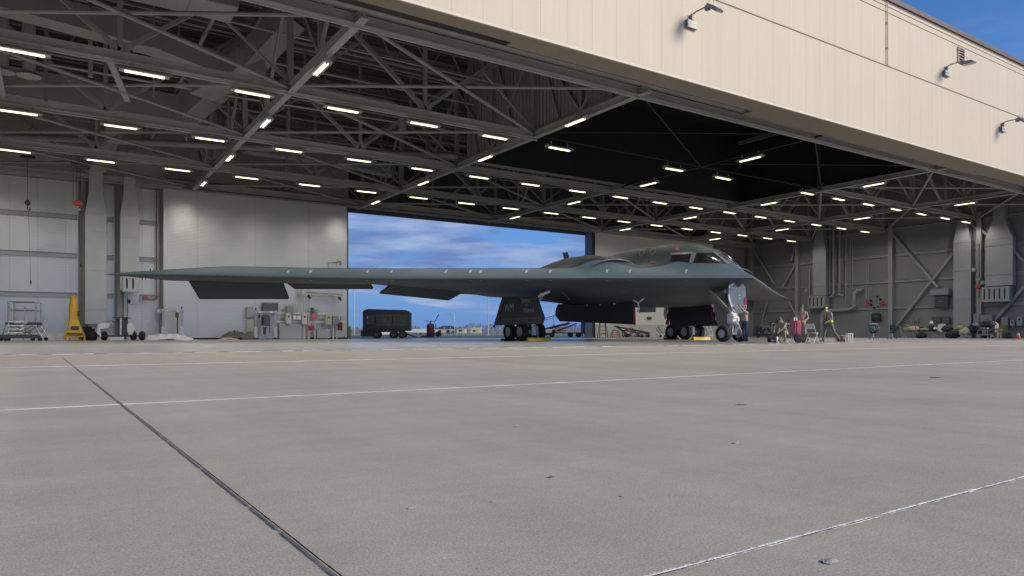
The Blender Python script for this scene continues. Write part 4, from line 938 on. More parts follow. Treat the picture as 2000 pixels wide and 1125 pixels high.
b=MB(); b.tube((xn+.1,0,1.5),(xn+1.5,0,2.75),.07,10); b.tube((xn,0,1.3),(xn+.5,-.5,2.7),.045,8); b.build('drag_brace',M['steel_pale'],ac,smooth=True)
b=MB(); b.path([(xn-.25,.35,.05),(xn-.1,.2,.3),(xn-.15,.12,.7),(xn-.2,.2,1.1)],.03,6); b.path([(xn-.3,.75,.02),(xn-.55,.6,.15),(xn-.5,.3,.02),(xn-.4,.0,.1)],.014,6); b.build('static_line',M['steel_pale'],ac)
b=MB(); b.tube((xn-.45,-.42,.05),(xn-.15,-.2,1.05),.05,8); b.build('tow_bar_leg',mat('tan_bar',(.36,.30,.24),.6),ac)
# front door plate of the nose leg (faces forward, flaps to the left of the leg)
nd_m=mat('nose_door_blue_grey',(.235,.265,.31),.42,0,.06,2,dirt=.12)
def ndp(px,py,D=33.9): p=lpt(px,py,D=D); return (p.x,p.y,p.z)
plate=[ndp(*q) for q in ((1423,562),(1433.5,553.5),(1441,560.5),(1443,562),(1449.5,553),(1456,561),(1457.5,590),(1456,600),(1453,610),(1444,613),(1436,611),(1430,605),(1425,590),(1423,575))]
# flatten on a plane facing forward-starboard
b=MB(); b.prism(plate,(.09,-.02,0)); npl=b.build('nose_gear_door',nd_m,ac)
wt=mat('white_sealant',(.80,.80,.80),.5)
def strip(qs,name,m,off=-.02):
    pts=[Vector(ndp(*q))+Vector((off,.01,0)) for q in qs]; b=MB(); b.prism(pts,(.012,0,0)); b.build(name,m,npl)
strip([(1422.5,560.5),(1432,552.5),(1435.5,554),(1424.5,562.5)],'white_edge',wt)
strip([(1422.2,575),(1424.5,575),(1427,587),(1431.5,598),(1436.5,611),(1431,606),(1426,594),(1423,583)],'white_edge',wt)
strip([(1428,561.5),(1439,562.5),(1438,564),(1428,563)],'label_bar',mat('label_pale',(.5,.55,.6)))
for q in ((1442,576),(1442.5,582)): strip([(q[0],q[1]),(q[0]+3,q[1]),(q[0]+3,q[1]+2),(q[0],q[1]+2)],'label_plate',mat('label_pale',(.5,.55,.6)))
strip([(1454,583),(1457.6,579),(1458.6,596),(1456.5,606),(1453.5,600)],'red_edge',mat('red_cover',(.42,.05,.09),.6))
# number on the door: text in a plane facing the camera-side
v1=(Vector(ndp(1452,600))-Vector(ndp(1436,600))); ang=math.atan2(v1.y,v1.x)
p=Vector(ndp(1444.5,600.3))+Vector((-.03,.012,0))
text('80330',.27,mat('pale_number',(.50,.54,.58)),npl,p,(PI/2,0,ang),'lettering',.003,xs=1.0)
# long inner door of the nose gear bay
b=MB(); b.prism([(1.9,-1.0,2.75),(3.3,-1.0,2.7),(3.4,-1.0,1.9),(3.15,-1.0,.95),(2.9,-1.0,.72),(1.5,-1.0,.68),(1.4,-1.0,2.4)],(0,-.06,0)); ng=b.build('nose_bay_door',mat('bay_inner_primer',(.34,.32,.29),.6,0,.15,2,dirt=.3),ac)
b=MB(); b.tube((2.2,-.97,.9),(2.2,-.97,2.6),.03,6); b.tube((2.9,-.97,2.2),(1.7,-.97,2.15),.03,6); b.path([(2.5,-.9,2.5),(2.4,-.8,2.1),(2.0,-.85,1.8),(2.1,-.8,1.4)],.05,6); b.rbox((2.1,-.9,1.5),(.3,.1,.2),.03); b.build('door_linkage',mat('bay_linkage',(.10,.10,.10),.5),ng)
b=MB(); b.rbox((1.9,-.9,1.42),(.10,.08,.25),.02); b.rbox((2.35,-.7,2.55),(.14,.1,.18),.03); b.build('white_fitting',gearw,ng)
# ================================================================== OUTSIDE, BEHIND THE HANGAR
def far(px,D): x,y=atD(px,D); return x,y
bwall=mat('far_building_wall',(.55,.49,.38),.8,0,.05,.1); broof=mat('far_building_roof',(.05,.055,.075),.8,0,.1,.1); bwin=mat('far_window',(.04,.045,.05),.3)
for i,(p0,p1,D,h,roof,lab) in enumerate(((853,895,430,3.0,1.7,'low cream building with a dark hipped roof left of the curved lamp post'),(893,910,420,2.5,.3,'small flat cream shed right of the curved lamp post'),(920,940,430,3.6,.3,'tall cream block farther right, flat roofed'),(1085,1101,420,3.8,.3,'dull red brick block seen under the loading ramp'))):
    xa,ya=far(p0,D); xb,yb=far(p1,D); c=((xa+xb)/2,(ya+yb)/2,-.05); w_=math.hypot(xb-xa,yb-ya)
    t=thing('far_building',lab,'building',c,-YAW)
    b=MB(); b.bx((-w_/2,-6,0),(w_/2,6,h)); b.build('wall',bwall if i<3 else mat('red_brick',(.22,.10,.08),.8),t)
    b=MB()
    if roof>1: b.add([(-w_/2-.5,-6.5,h),(w_/2+.5,-6.5,h),(w_/2+.5,6.5,h),(-w_/2-.5,6.5,h),(-w_/2+4,0,h+roof),(w_/2-4,0,h+roof)],[(0,1,5,4),(1,2,5),(2,3,4,5),(3,0,4),(3,2,1,0)])
    else: b.bx((-w_/2-.2,-6.2,h),(w_/2+.2,6.2,h+roof))
    b.build('roof',broof if roof>1 else bwall,t)
    for k in range(max(1,int(w_/5))):
        b=MB(); xx=-w_/2+2.5+k*5; b.bx((xx-.9,-6.08,.1 if k%2 else 1.0),(xx+.9,-6.02,2.0)); b.build('opening',bwin,t)
# winter treeline: one far-off mass of bare woods
rnd=random.Random(5); b=MB(); vs=[];fs=[]
for k in range(15000):
    px=rnd.uniform(640,1200); D=rnd.uniform(560,640); x,y=atD(px,D)
    hgt=5.5+2.6*math.sin(px*.035)+1.4*math.sin(px*.11+1)+.9*math.sin(px*.31); z0=rnd.uniform(-.1,hgt*.9)**1; s=rnd.uniform(.25,.75)
    a=rnd.uniform(0,PI); dx,dy=math.cos(a)*s,math.sin(a)*s; n=len(vs)
    vs+= [(x-dx*.35,y-dy*.35,z0),(x+dx*.35,y+dy*.35,z0+rnd.uniform(-.3,.3)),(x+rnd.uniform(-.5,.5),y,z0+s*rnd.uniform(1,3))]; fs.append((n,n+1,n+2))
for k in range(1500):
    px=rnd.uniform(640,1200); D=rnd.uniform(560,640); x,y=atD(px,D); h=rnd.uniform(3,7)*.9; n=len(vs); vs+=[(x-.12,y,0),(x+.12,y,0),(x,y,h)]; fs.append((n,n+1,n+2))
b.add(vs,fs); o=b.build('far_woods',mat('bare_winter_trees',(.17,.15,.16),.9,0,.35,.05),fix=False); tag(o,'hazy belt of bare winter trees along the horizon behind the doorway','woods',kind='stuff')
# lamp post with a curved arm and two bare poles
metal=mat('galvanised_pole',(.50,.50,.50),.5,.2)
D=235; x,y=far(888,D); t=thing('lamp_post','curved grey lamp post standing alone beyond the rear doorway','lamp post',(x,y,-.05),-YAW)
h=zz(612,D)
b=MB(); b.path([(0,0,0),(0,0,h*.62),(-.1,0,h*.85),(-.6,0,h*.97),(-1.4,0,h),(-2.6,0,h*.99)],.12,8); b.build('pole',metal,t,smooth=True)
b=MB(); b.rbox((-2.9,0,h*.98),(1.0,.35,.18),.05); b.build('lamp_head',metal,t)
for px,lab in ((692,'tall thin flagless pole near the left edge of the rear doorway'),(954,'tall thin pole beyond the doorway left of the lettered gear door')):
    D=120; x,y=far(px,D); b=MB((x,y,0)); b.tube((x,y,-.05),(x,y,11),.10,8,.05); o=b.build('pole',metal); o.location=(x,y,0); tag(o,lab,'pole')
x,y=far(683,53.5); b=MB((x,y,0)); b.tube((x,y,0),(x,y,.95),.085,12); o=b.build('bollard',mat('bollard_yellow',(.24,.22,.05),.6),smooth=True); o.location=(x,y,0); tag(o,'short dark yellow bollard beside the left door edge','bollard')
# chain-link fence
t=thing('fence','low pale wire fence crossing the field beyond the doorway','fence',(*far(900,105),-.05))
fx=t.location; wire=mat('fence_wire',(.42,.43,.42),.6,.2)
pa=Vector((*far(640,105),0)); pb=Vector((*far(1180,105),0))
for k in range(46):
    p=pa.lerp(pb,k/45); b=MB(fx); b.tube((p.x,p.y,-.05),(p.x,p.y,1.35),.03,6); b.build('post',wire,t)
b=MB(fx)
for z in (.15,.5,.9,1.3): b.tube((pa.x,pa.y,z),(pb.x,pb.y,z),.010,4)
b.build('wire',wire,t)
# ================================================================== EQUIPMENT
def place(px,Y): x,D=atY(px,Y); return x,D
# --- ground power cart in the doorway
bk=mat('olive_black',(.020,.022,.022),.5,.1,.25,3,dirt=.5,dirtcol=(.06,.06,.06))
x,D=place(757,53.0); k=D/FPX   # metres per pixel
t=thing('ground_power_cart','big black boxy ground power cart on four wheels standing in the rear doorway','cart',(x,53.0,0),-YAW+R_(4))
W_=3.75; H0=zz(643,D); H1=zz(608,D)
b=MB(); b.prism([(-W_/2,-.8,H0),(W_/2,-.8,H0),(W_/2,-.8,H1-.1),(W_/2-.35,-.8,H1+.08),(-W_/2+.35,-.8,H1+.16),(-W_/2,-.8,H1)],(0,1.6,0)); b.build('housing',bk,t)
b=MB(); b.rbox((-.2,-.815,H0+(H1-H0)*.5),(1.2,.02,.9),.004); b.rbox((1.1,-.815,H0+(H1-H0)*.5),(1.1,.02,.9),.004); b.rbox((-1.3,-.815,H0+.75),(.6,.02,.7),.004); b.build('side_panel',mat('cart_panel',(.05,.052,.052),.45,.2,.5,5,dirt=.8,dirtcol=(.16,.16,.16)),t)
b=MB(); b.rbox((-1.5,-.83,H0+.95),(.08,.03,.2),.01); b.build('gauge_plate',M['steel_pale'],t)
b=MB(); b.bx((-W_/2-.15,-.7,.14),(-.9,.7,H0-.12)); b.bx((-W_/2,-.75,H0-.14),(W_/2,.75,H0)); b.bx((-.9,-.1,.5),(W_/2-.5,.1,.6)); b.build('chassis',bk,t)
for wx in (-.82,.52,1.22):
    for wy in (-.72,.72):
        b=MB(); b.lathe((wx,wy,.30),[(.01,-.12),(.24,-.12),(.30,-.07),(.30,.07),(.24,.12),(.01,.12)],'y',20); q=b.build('wheel',M['rubber'],t,smooth=True)
        b=MB(); b.tube((wx,wy-.13,.3),(wx,wy+.13,.3),.10,10); b.build('hub',M['greydk'],q)
b=MB(); b.bar((1.5,0,.35),(2.35,-.2,.08),.09); b.build('tow_bar',M['blacksteel'],t)
# --- extinguisher cart
x,D=place(845,53.0); dred=mat('dark_red_tank',(.085,.022,.025),.35,.1,.2,4)
t=thing('fire_extinguisher_cart','dark red wheeled extinguisher cart with a raised handle right of the power cart','extinguisher',(x-.15,53,0),-YAW)
b=MB(); b.lathe((-.05,0,0),[(.02,.2),(.30,.22),(.33,.35),(.33,1.05),(.28,1.18),(.06,1.25)],'z',20); b.build('tank',dred,t,smooth=True)
b=MB(); b.tube((-.05,0,1.2),(-.05,0,1.45),.05,8); b.path([(-.55,0,1.42),(-.05,0,1.42),(.32,0,1.40),(.5,0,1.75),(.62,0,1.9)],.025,6); b.path([(.32,0,1.4),(.5,0,1.5),(.55,0,1.78)],.012,6); b.rbox((.58,0,1.88),(.07,.07,.24),.02,ry=R_(35)); b.build('valve_handle',M['blacksteel'],t)
b=MB(); b.bx((-.75,-.25,.06),(.25,.25,.22)); b.bar((-.9,0,.08),(-.6,0,.14),.1); b.bar((.3,0,.2),(.38,0,1.2),.05); b.build('frame',M['blacksteel'],t)
for wy in (-.28,.28):
    b=MB(); b.lathe((.62,wy,.34),[(.01,-.06),(.2,-.07),(.24,-.04),(.24,.04),(.2,.07),(.01,.06)],'y',20); b.build('wheel',M['rubber'],t,smooth=True)
# --- white covered wing-shaped trailer seen beyond the carts
x,D=place(793,96); t=thing('white_trailer','low white trailer with short legs seen between the wheels of the black cart','trailer',(x,96,-.1),-YAW); t.scale=(1.65,1.65,1.65)
b=MB(); b.prism([(-3.4,0,.15),(-3.2,0,.85),(-.8,0,.95),(.4,0,.62),(2.4,0,.72),(2.75,0,.5),(2.7,0,.30),(-.3,0,.38),(-.6,0,.16)],(0,1.2,0)); b.build('body',M['white'],t)
for wx in (-2.6,-1.6,.9,1.3): b=MB(); b.bar((wx,.3,0),(wx,.3,.5),.1); b.build('leg',M['steel_pale'],t)
# --- loader ramp behind the lettered gear door
ramp_m=mat('ramp_black',(.025,.025,.03),.5,.2)
x,D=place(1098,53.5); t=thing('loading_conveyor','black inclined conveyor with a handrail in the rear doorway behind the lettered gear door','conveyor',(x,53.5,0),-YAW)
k=D/FPX
def rp(px,py,yo=0): return ((px-1098)*k,yo,CAMH+(HOR-py)*k)
for yo in (-.45,.45):
    b=MB(); b.bar(rp(1064,643,yo),rp(1112,631,yo),.08,.20); b.bar(rp(1064,655,yo),rp(1126,632,yo),.08,.10); b.build('side_rail',ramp_m,t)
for i in range(9): b=MB(); q=rp(1066+6*i,644.5-1.5*i); b.tube((q[0],-.4,q[2]),(q[0],.4,q[2]),.05,8); b.build('roller',M['steel_pale'],t)
b=MB(); b.path([rp(1064,622,-.5),rp(1090,614,-.5),rp(1112,608,-.5)],.025,6); b.path([rp(1064,625.5,-.5),rp(1090,617.5,-.5)],.02,6); b.tube(rp(1080,616,-.5),rp(1082,638,-.5),.025,6); b.build('handrail',ramp_m,t)
b=MB(); b.bx((rp(1064,0)[0],-.5,.2),(rp(1083,0)[0],.5,.75)); b.bx((rp(1083,0)[0],-.1,.38),(rp(1137,0)[0],.1,.48)); b.build('chassis',ramp_m,t)
b=MB(); b.rbox((rp(1070,0)[0],-.55,.6),(.7,.1,.35),.05); b.build('white_hose',M['white'],t)
for px in (1114,1130,1078):
    for yo in (-.55,.55): b=MB(); q=rp(px,0)[0]; b.lathe((q,yo,.24),[(.01,-.08),(.19,-.09),(.24,-.05),(.24,.05),(.19,.09),(.01,.08)],'y',18); b.build('wheel',M['rubber'],t,smooth=True)
x,D=place(1140,55); b=MB((x,55,0)); b.bx((x-.2,54.8,.35),(x+.2,55.2,1.5)); b.bx((x-.24,54.76,.30),(x+.24,55.24,.36)); b.bar((x-.15,55,0),(x-.15,55,.35),.05); b.bar((x+.15,55,0),(x+.15,55,.35),.05); o=b.build('utility_box',mat('blue_grey_box',(.05,.08,.14),.5)); o.location=(x,55,0); tag(o,'narrow blue-grey utility box beside the right edge of the doorway','box')
# --- stepladders and dark racks under the bay doors
ora=mat('ladder_orange',(.42,.16,.06),.55,0,.2,5); lred=mat('ladder_red',(.20,.06,.05),.55,0,.2,5)
def stepladder(px,Y,h,w0,m,label,mtop,group='stepladders under the bomb bay'):
    x,D=place(px,Y); t=thing('stepladder',label,'ladder',(x,Y,0),-YAW+R_(6),group)
    for s in (-1,1):
        for yy in (-1,1): b=MB(); b.bar((s*w0/2,yy*.38,0),(s*w0/2*.62,yy*.10,h),.06,.05); b.build('rail',m,t)
    for i in range(1,4): b=MB(); f=i/4; b.box((0,-.38+.28*f,h*f),(w0*(1-.38*f),.12,.04)); b.build('step',m,t)
    b=MB(); b.rbox((0,0,h+.02),(w0*.72,.3,.07),.015); b.build('top_step',mtop,t)
    b=MB(); b.prism([(-w0*.34,-.36,.14*h),(-w0*.22,-.33,.30*h),(w0*.22,-.33,.30*h),(w0*.34,-.36,.14*h),(w0*.26,-.36,.14*h),(w0*.17,-.34,.25*h),(-w0*.17,-.34,.25*h),(-w0*.26,-.36,.14*h)],(0,.03,0)); b.build('arched_brace',m,t)
stepladder(1177,47.0,1.35,.75,lred,'taller dark red stepladder beneath the long dark bay door',lred)
stepladder(1202,46.0,.62,.72,ora,'low orange step stand in front of the dark red stepladder',mat('step_grey',(.2,.2,.2)))
x,D=place(1243,47.5); k=D/FPX; t=thing('bomb_loading_rack','dark tubular loading rack with sloping top rails right of the stepladders','rack',(x,47.5,0),-YAW)
def rq(px,py,yo=0): return ((px-1243)*k,yo,max(0.02,CAMH+(HOR-py)*k))
for yo in (-.5,.5):
    for p,q in (((1200,637),(1267,650)),((1215,645),(1267,652)),((1216,648),(1220,661)),((1262,650),(1266,661)),((1240,645),(1225,660)),((1232,640),(1250,660)),((1216,656),(1265,657)),((1205,638),(1228,655)),((1253,646),(1242,658))):
        b=MB(); b.tube(rq(*p,yo),rq(*q,yo),.045,6); b.build('tube_member',M['blacksteel'],t)
for p in ((1222,643),(1232,647),(1246,650)): b=MB(); b.lathe(rq(*p,-.5),[(.06,-.1),(.14,-.1),(.14,.1),(.06,.1)],'y',12); b.build('cradle_ring',lred if p[0]<1240 else M['greydk'],t,smooth=True)
for px in (1222,1252,1264): b=MB(); b.lathe((rq(px,0)[0],-.5,.16),[(.01,-.05),(.16,-.05),(.16,.05),(.01,.05)],'y',14); b.build('wheel',M['rubber'],t)
# items on the wall behind the bay: white dado
x0,_=atY(1158,49.45); x1,_=atY(1425,49.45)
b=MB((49,49.45,0)); b.bx((x0+.3,49.43,.02),(x1,49.495,1.22)); o=b.build('dado',mat('dado_pale',(.50,.50,.48),.5,0,.15,1,dirt=.5,dirtcol=(.2,.2,.2))); o.location=(49,49.45,0); o.parent=dr; o.location=Vector((49,49.45,0))-dr.location
x,D=place(1280,48.6); t=thing('wall_box','small dark wall box behind the bay opening','box',(x,49.4,zz(621,D)),0); b=MB(); b.rbox((0,0,0),(.55,.12,.20),.02); b.build('casing',M['greydk'],t); b=MB(); b.box((0,-.07,0),(.4,.02,.1)); b.build('face',mat('box_brown',(.05,.03,.025)),t)
x,D=place(1292,47.5); t=thing('hand_truck','small white-framed hand truck with black wheels left of the port main wheels','hand truck',(x,47.5,0),-YAW)
b=MB(); b.bar((.35,0,.08),(-.35,0,1.0),.05); b.bar((.05,0,.08),(-.55,0,.9),.05); b.build('handle',M['blacksteel'],t); b=MB(); b.path([(-.3,0,.35),(0,0,.3),(.5,0,.1)],.05,6); b.bx((-.3,-.2,.05),(.6,.2,.13)); b.build('frame',M['white'],t)
for q in (-.15,.3): b=MB(); b.lathe((q,-.2,.12),[(.01,-.04),(.12,-.04),(.12,.04),(.01,.04)],'y',12); b.build('wheel',M['rubber'],t)
# --- wheel chocks
yc_=mat('chock_yellow',(.80,.50,.05),.5,0,.10,5,dirt=.4,dirtcol=(.25,.13,.03))
def gl(x,y): v=AM@Vector((x,y,0)); return v.x,v.y
def chock(px,py,w_,h_,m,label,rnd_=False):
    D=CAMH*FPX/(py-HOR); 
    D=float(D); x,y=atD(px,D); t=thing('wheel_chock',label,'chock',(x,y,0),-YAW,'wheel chocks at the main gear')
    b=MB(); b.prism([(-w_/2,-.10,0),(-w_/2,.10,0),(-w_/2,.07,h_*.8),(-w_/2,0,h_),(-w_/2,-.07,h_*.8)],(w_,0,0)); b.build('block',m,t)
    b=MB(); b.rbox((w_/2,0,h_*.5),(.05,.12,h_*.7),.01); b.rbox((-w_/2,0,h_*.5),(.05,.12,h_*.7),.01); b.build('end_cap',m,t)
    b=MB(); b.path([(-w_/2,-.05,h_*.5),(-w_/2-.15,-.2,.03),(-w_/2-.1,-.35,.02),(0,-.3,.02)],.015,6); b.build('rope',M['steel_pale'],t)
# positioned by the wheels, on the floor
chy=[]
def chock_at(lx,ly,rz,w_,h_,m,label):
    x,y=gl(lx,ly); t=thing('wheel_chock',label,'chock',(x,y,0),rz,'wheel chocks at the main gear')
    b=MB(); b.prism([(-w_/2,-.13,0),(-w_/2,.13,0),(-w_/2,.09,h_*.75),(-w_/2,.03,h_),(-w_/2,-.03,h_),(-w_/2,-.09,h_*.75)],(w_,0,0)); b.build('block',m,t)
    for s in (-1,1): b=MB(); b.rbox((s*w_/2,0,h_*.5),(.06,.16,h_*.8),.02); b.build('end_cap',m,t)
    b=MB(); b.path([(w_/2,.05,h_*.5),(w_/2+.12,.2,.03),(w_/2+.05,.3,.02),(0,.26,.02)],.014,6); b.build('rope',M['steel_pale'],t)
chock_at(9.17,6.15,-R_(0),1.5,.19,yc_,'long yellow wheel chock before the lettered starboard main wheels')
chock_at(9.17,-6.35,0,1.5,.19,yc_,'long yellow wheel chock before the far main wheels')
chock_at(11.35,6.5,0,1.3,.12,M['rubber'],'black wheel chock behind the near main wheels, under the lettered door')
chock_at(11.7,-6.3,0,1.3,.12,M['rubber'],'black wheel chock behind the far main wheels')
# --- two small white ladders / covers and a box by the far main gear
x,D=place(1373,40.5)
for i,(px,lab) in enumerate(((1373,'left white leaning boarding step by the far main wheels'),(1387,'right white leaning boarding step by the far main wheels'))):
    x,D=place(px,38.5); t=thing('boarding_step',lab,'ladder',(x,38.5,.35),-YAW,'white leaning steps')
    for s in (-1,1): b=MB(); b.bar((s*.14+.10,0,0),(s*.14-.12,.12,.68),.06); b.build('rail',M['white'],t)
    for z_ in (.0,.34,.68): b=MB(); b.bar((-.14+.10-.32*z_,.18*z_,z_),(.14+.10-.32*z_,.18*z_,z_),.05); b.build('rung',M['white'],t)
x,D=place(1391,38.2); t=thing('tool_box','pale box with the white steps standing on it','box',(x,38.4,0),-YAW)
b=MB(); b.rbox((0,0,.17),(.75,.4,.34),.03); b.build('case',mat('pale_box',(.46,.44,.40),.6,0,.1,6,dirt=.5),t); b=MB(); b.rbox((0,-.21,.2),(.35,.02,.12),.01); b.build('label_plate',M['white'],t)
x,D=place(1404,37.5); b=MB((x,37.5,0)); b.path([(x-.2,37.5,1.15),(x-.05,37.5,.9),(x,37.5,.5),(x+.2,37.5,.15),(x+.4,37.4,.02)],.06,8); o=b.build('red_hose',M['red'],smooth=True); o.location=(x,37.5,0); tag(o,'red hose hanging left of the nose wheels','hose')
# ---------------------------------------------------------------- left wall equipment
alum=mat('aluminium_tube',(.46,.47,.48),.35,.7,.12,6)
x,D=place(47,47.5); k=D/FPX
t=thing('maintenance_stand','silver wheeled maintenance platform with guard rails before the left wall','stand',(x,47.5,0),-YAW*.4)
def sq(px,py,yo=0): return ((px-47)*k*1.15,yo,max(.03,zz(py,D)))
for yo in (-.5,.5):
    for p,q in (((29,632),(29,590)),((68,632),(68,590)),((30,590),(66,590)),((30,606),(66,606))): b=MB(); b.tube(sq(*p,yo),sq(*q,yo),.05 if p[0]!=30 else .035,8); b.build('guard_rail',alum,t,smooth=True)
b=MB(); b.rbox((0,0,zz(632,D)),(1.45,1.2,.14),.02); b.build('platform',M['greydk'],t); b=MB(); b.box((0,-.62,zz(630,D)),(.6,.02,.12)); b.build('toe_plate',M['white'],t)
for p,q in (((26,634),(19,662)),((66,634),(77,658)),((30,636),(60,658)),((64,636),(34,658)),((22,648),(70,648))):
    for yo in (-.55,.55): b=MB(); b.tube(sq(*p,yo),sq(*q,yo),.03,6); b.build('scissor_leg',alum,t)
for i in range(5): b=MB(); b.box((-.15,-.75-.04*i,1.05-.2*i),(.72,.16,.05)); b.build('step',M['chrome'],t)
for s in (-.5,.22): b=MB(); b.bar((s,-.65,1.9),(s,-.95,.1),.05); b.build('stringer',alum,t)
for q in ((-.9,-.6),(.9,-.6),(-.9,.6),(.9,.6)): b=MB(); b.lathe((q[0],q[1],.1),[(.01,-.04),(.1,-.04),(.1,.04),(.01,.04)],'y',12); b.build('caster',M['rubber'],t)
x,D=place(143,47.8); t=thing('aircraft_jack','tall yellow aircraft jack with splayed legs against the pale wall','jack',(x,47.8,0),R_(8))
yl=M['yellow']
b=MB(); b.lathe((0,0,0),[(.25,.25),(.25,1.0),(.22,1.05),(.22,2.1),(.16,2.18),(.16,2.55),(.12,2.6)],'z',16); b.build('cylinder',yl,t,smooth=True)
b=MB(); b.prism([(-.16,-.30,1.75),(.16,-.30,1.75),(.20,-.34,1.2),(.30,-.45,.85),(.36,-.5,.45),(-.36,-.5,.45),(-.30,-.45,.85),(-.20,-.34,1.2)],(0,.12,0)); b.build('front_shroud',yl,t)
b=MB(); b.rbox((.0,-.52,.72),(.42,.06,.22),.02); b.rbox((.22,-.36,1.55),(.1,.16,.34),.03); b.build('pump_box',mat('jack_dark',(.10,.08,.02),.5),t)
for a in range(3):
    a_=PI/2+a*2*PI/3+R_(10)
    q=Vector((math.cos(a_),math.sin(a_),0)); b=MB(); b.bar(q*.22+Vector((0,0,1.1)),q*.58+Vector((0,0,.24)),.07); b.bar(q*.2+Vector((0,0,.26)),q*.60+Vector((0,0,.24)),.09); b.tube(q*.2+Vector((0,0,.55)),q*.5+Vector((0,0,.3)),.03,6); b.build('leg',yl,t)
    b=MB(); b.tube(q*.56,q*.56+Vector((0,0,.26)),.05,8,.035); b.tube(q*.56,q*.56+Vector((0,0,.03)),.10,10); b.build('foot',alum,t)
for s in (-1,1): b=MB(); b.bar((s*.24,-.42,.95),(s*.52,-.45,.22),.055); b.bar((s*.52,-.45,.22),(-s*.0,-.45,.24),.05); b.tube((s*.5,-.45,0),(s*.5,-.45,.25),.04,8); b.build('outrigger',yl,t)
# tow tractor shaped support cart
x,D=place(232,47.2); t=thing('wheel_dolly','silver wheel dolly with four black tyres and a central column before the second duct','dolly',(x,47.2,0),-YAW*.5)
for wx in (-1.25,-.72,.82,1.28):
    b=MB(); b.lathe((wx,-.2,.27),[(.05,-.12),(.20,-.14),(.27,-.08),(.27,.08),(.20,.14),(.05,.12)],'x',20); b.build('tyre',M['rubber'],t,smooth=True)
b=MB(); b.tube((-1.3,-.2,.27),(1.3,-.2,.27),.05,8); b.rbox((.05,-.3,.18),(.75,.5,.2),.03); b.build('axle',M['greydk'],t)
b=MB(); b.bx((-.05,-.35,.3),(.45,.15,1.3)); b.bx((-.22,-.5,1.3),(.60,.3,1.36)); b.build('column',M['greydk'],t)
b=MB(); b.tube((.2,-.42,.3),(.2,-.42,1.3),.07,10); b.build('piston',M['chrome'],t,smooth=True)
b=MB(); b.prism([(-1.05,-.5,.45),(-.95,-.5,.95),(-.55,-.5,1.05),(-.35,-.5,.95),(-.4,-.5,.75),(-.85,-.5,.65),(-.8,-.5,.2)],(0,.5,0)); b.prism([(.55,-.5,.5),(.55,-.5,.95),(.8,-.5,1.0),(.9,-.5,.6),(.8,-.5,.3)],(0,.4,0)); b.build('fender',M['white'],t)
b=MB(); b.path([(-.7,-.3,1.0),(-.4,-.3,1.15),(-.05,-.3,1.05)],.02,6); b.path([(.4,-.2,.3),(.5,-.2,1.7),(.5,-.2,2.6)],.03,6); b.build('hose',M['greydk'],t)
b=MB(); b.bx((-.3,-.75,.02),(.4,-.55,.2)); b.build('foot_plate',M['white'],t)
b=MB((0,0,0)); b.rbox((-1.75,.4,.4),(.7,.6,.8),.12); b.build('rubber_bumper',M['rubber'],t)
# crumpled white sheet
def drape(name,label,cat,px,Y,w_,d_,h_,m,seed):
    x,D=place(px,Y); rnd=random.Random(seed); from mathutils import noise
    nx,ny=44,16; vs=[];fs=[]
    for j in range(ny+1):
        for i in range(nx+1):
            u,v=i/nx*2-1,j/ny*2-1; e=max(0,1-(u*u+v*v*.9))**.6
            n=noise.noise(Vector((u*4+seed,v*5,seed)))+.5*noise.noise(Vector((u*11,v*9+seed,2)))
            rd=1-abs(noise.noise(Vector((u*3.3+v*2+seed,v*2,5)))); z=h_*e*(.35+.5*abs(n)+.5*rd**3)
            vs.append((x+u*w_/2*(1+.06*n),Y+v*d_/2*(1+.1*n),max(.006,z)))
    for j in range(ny):
        for i in range(nx): fs.append((j*(nx+1)+i,j*(nx+1)+i+1,(j+1)*(nx+1)+i+1,(j+1)*(nx+1)+i))
    b=MB((x,Y,0)); b.add(vs,fs); o=b.build(name,m,fix=False,smooth=True); o.location=(x,Y,0); o.modifiers.new('thickness','SOLIDIFY').thickness=.012; return tag(o,label,cat)
drape('dust_sheet','crumpled white dust sheet lying on the floor beside the lift frame','cover',325,47.3,3.1,1.4,.42,mat('white_cloth',(.68,.68,.67),.8,0,.05,6),3)
drape('tarpaulin','heap of tan and olive tarpaulin on the floor under the outer flap','cover',462,47.8,2.1,1.1,.62,mat('olive_tarp',(.13,.12,.095),.8,0,.35,4),8)
drape('tan_cloth','flat pale tan cloth lying left of the olive tarpaulin heap','cover',446,47.0,1.3,.8,.16,mat('tan_cloth',(.42,.37,.31),.85,0,.1,6),12)
def lift_frame(px,Y,label,w_,h_,rz,colr=alum):
    x,D=place(px,Y); t=thing('lift_frame',label,'lift',(x,Y,0),rz,'silver equipment lift frames')
    for s in (-1,1):
        b=MB(); b.rbox((s*w_/2,0,h_*.5),(.13,.16,h_),.02); b.build('mast',colr,t)
        b=MB(); b.rbox((s*w_/2,-.02,h_*.22),(.2,.24,h_*.42),.03); b.build('sleeve',mat('lift_white',(.60,.62,.64),.4,.2,.08,5),t)
        b=MB(); b.tube((s*w_/2,0,h_),(s*w_/2,0,h_+.14),.04,8); b.build('pin',M['greydk'],t)
        b=MB(); b.bar((s*w_/2,-.7,.1),(s*w_/2,.6,.1),.14,.1); b.build('foot_rail',colr,t)
    b=MB(); b.rbox((0,-.05,h_*.93),(w_+.25,.2,.18),.03); b.build('cross_head',mat('lift_blue',(.42,.47,.52),.4,.3,.08,5),t)
    b=MB(); b.rbox((0,-.1,.12),(w_,.3,.16),.03); b.build('base_bar',colr,t)
    for s in (-.3,.3): b=MB(); b.rbox((s*w_,-.17,h_*.93),(.18,.02,.10),.01); b.build('white_plate',M['white'],t)
    return t
t=lift_frame(337,48.3,'silver lift frame with a hanging motor, standing over the white dust sheet',1.05,1.95,R_(-8))
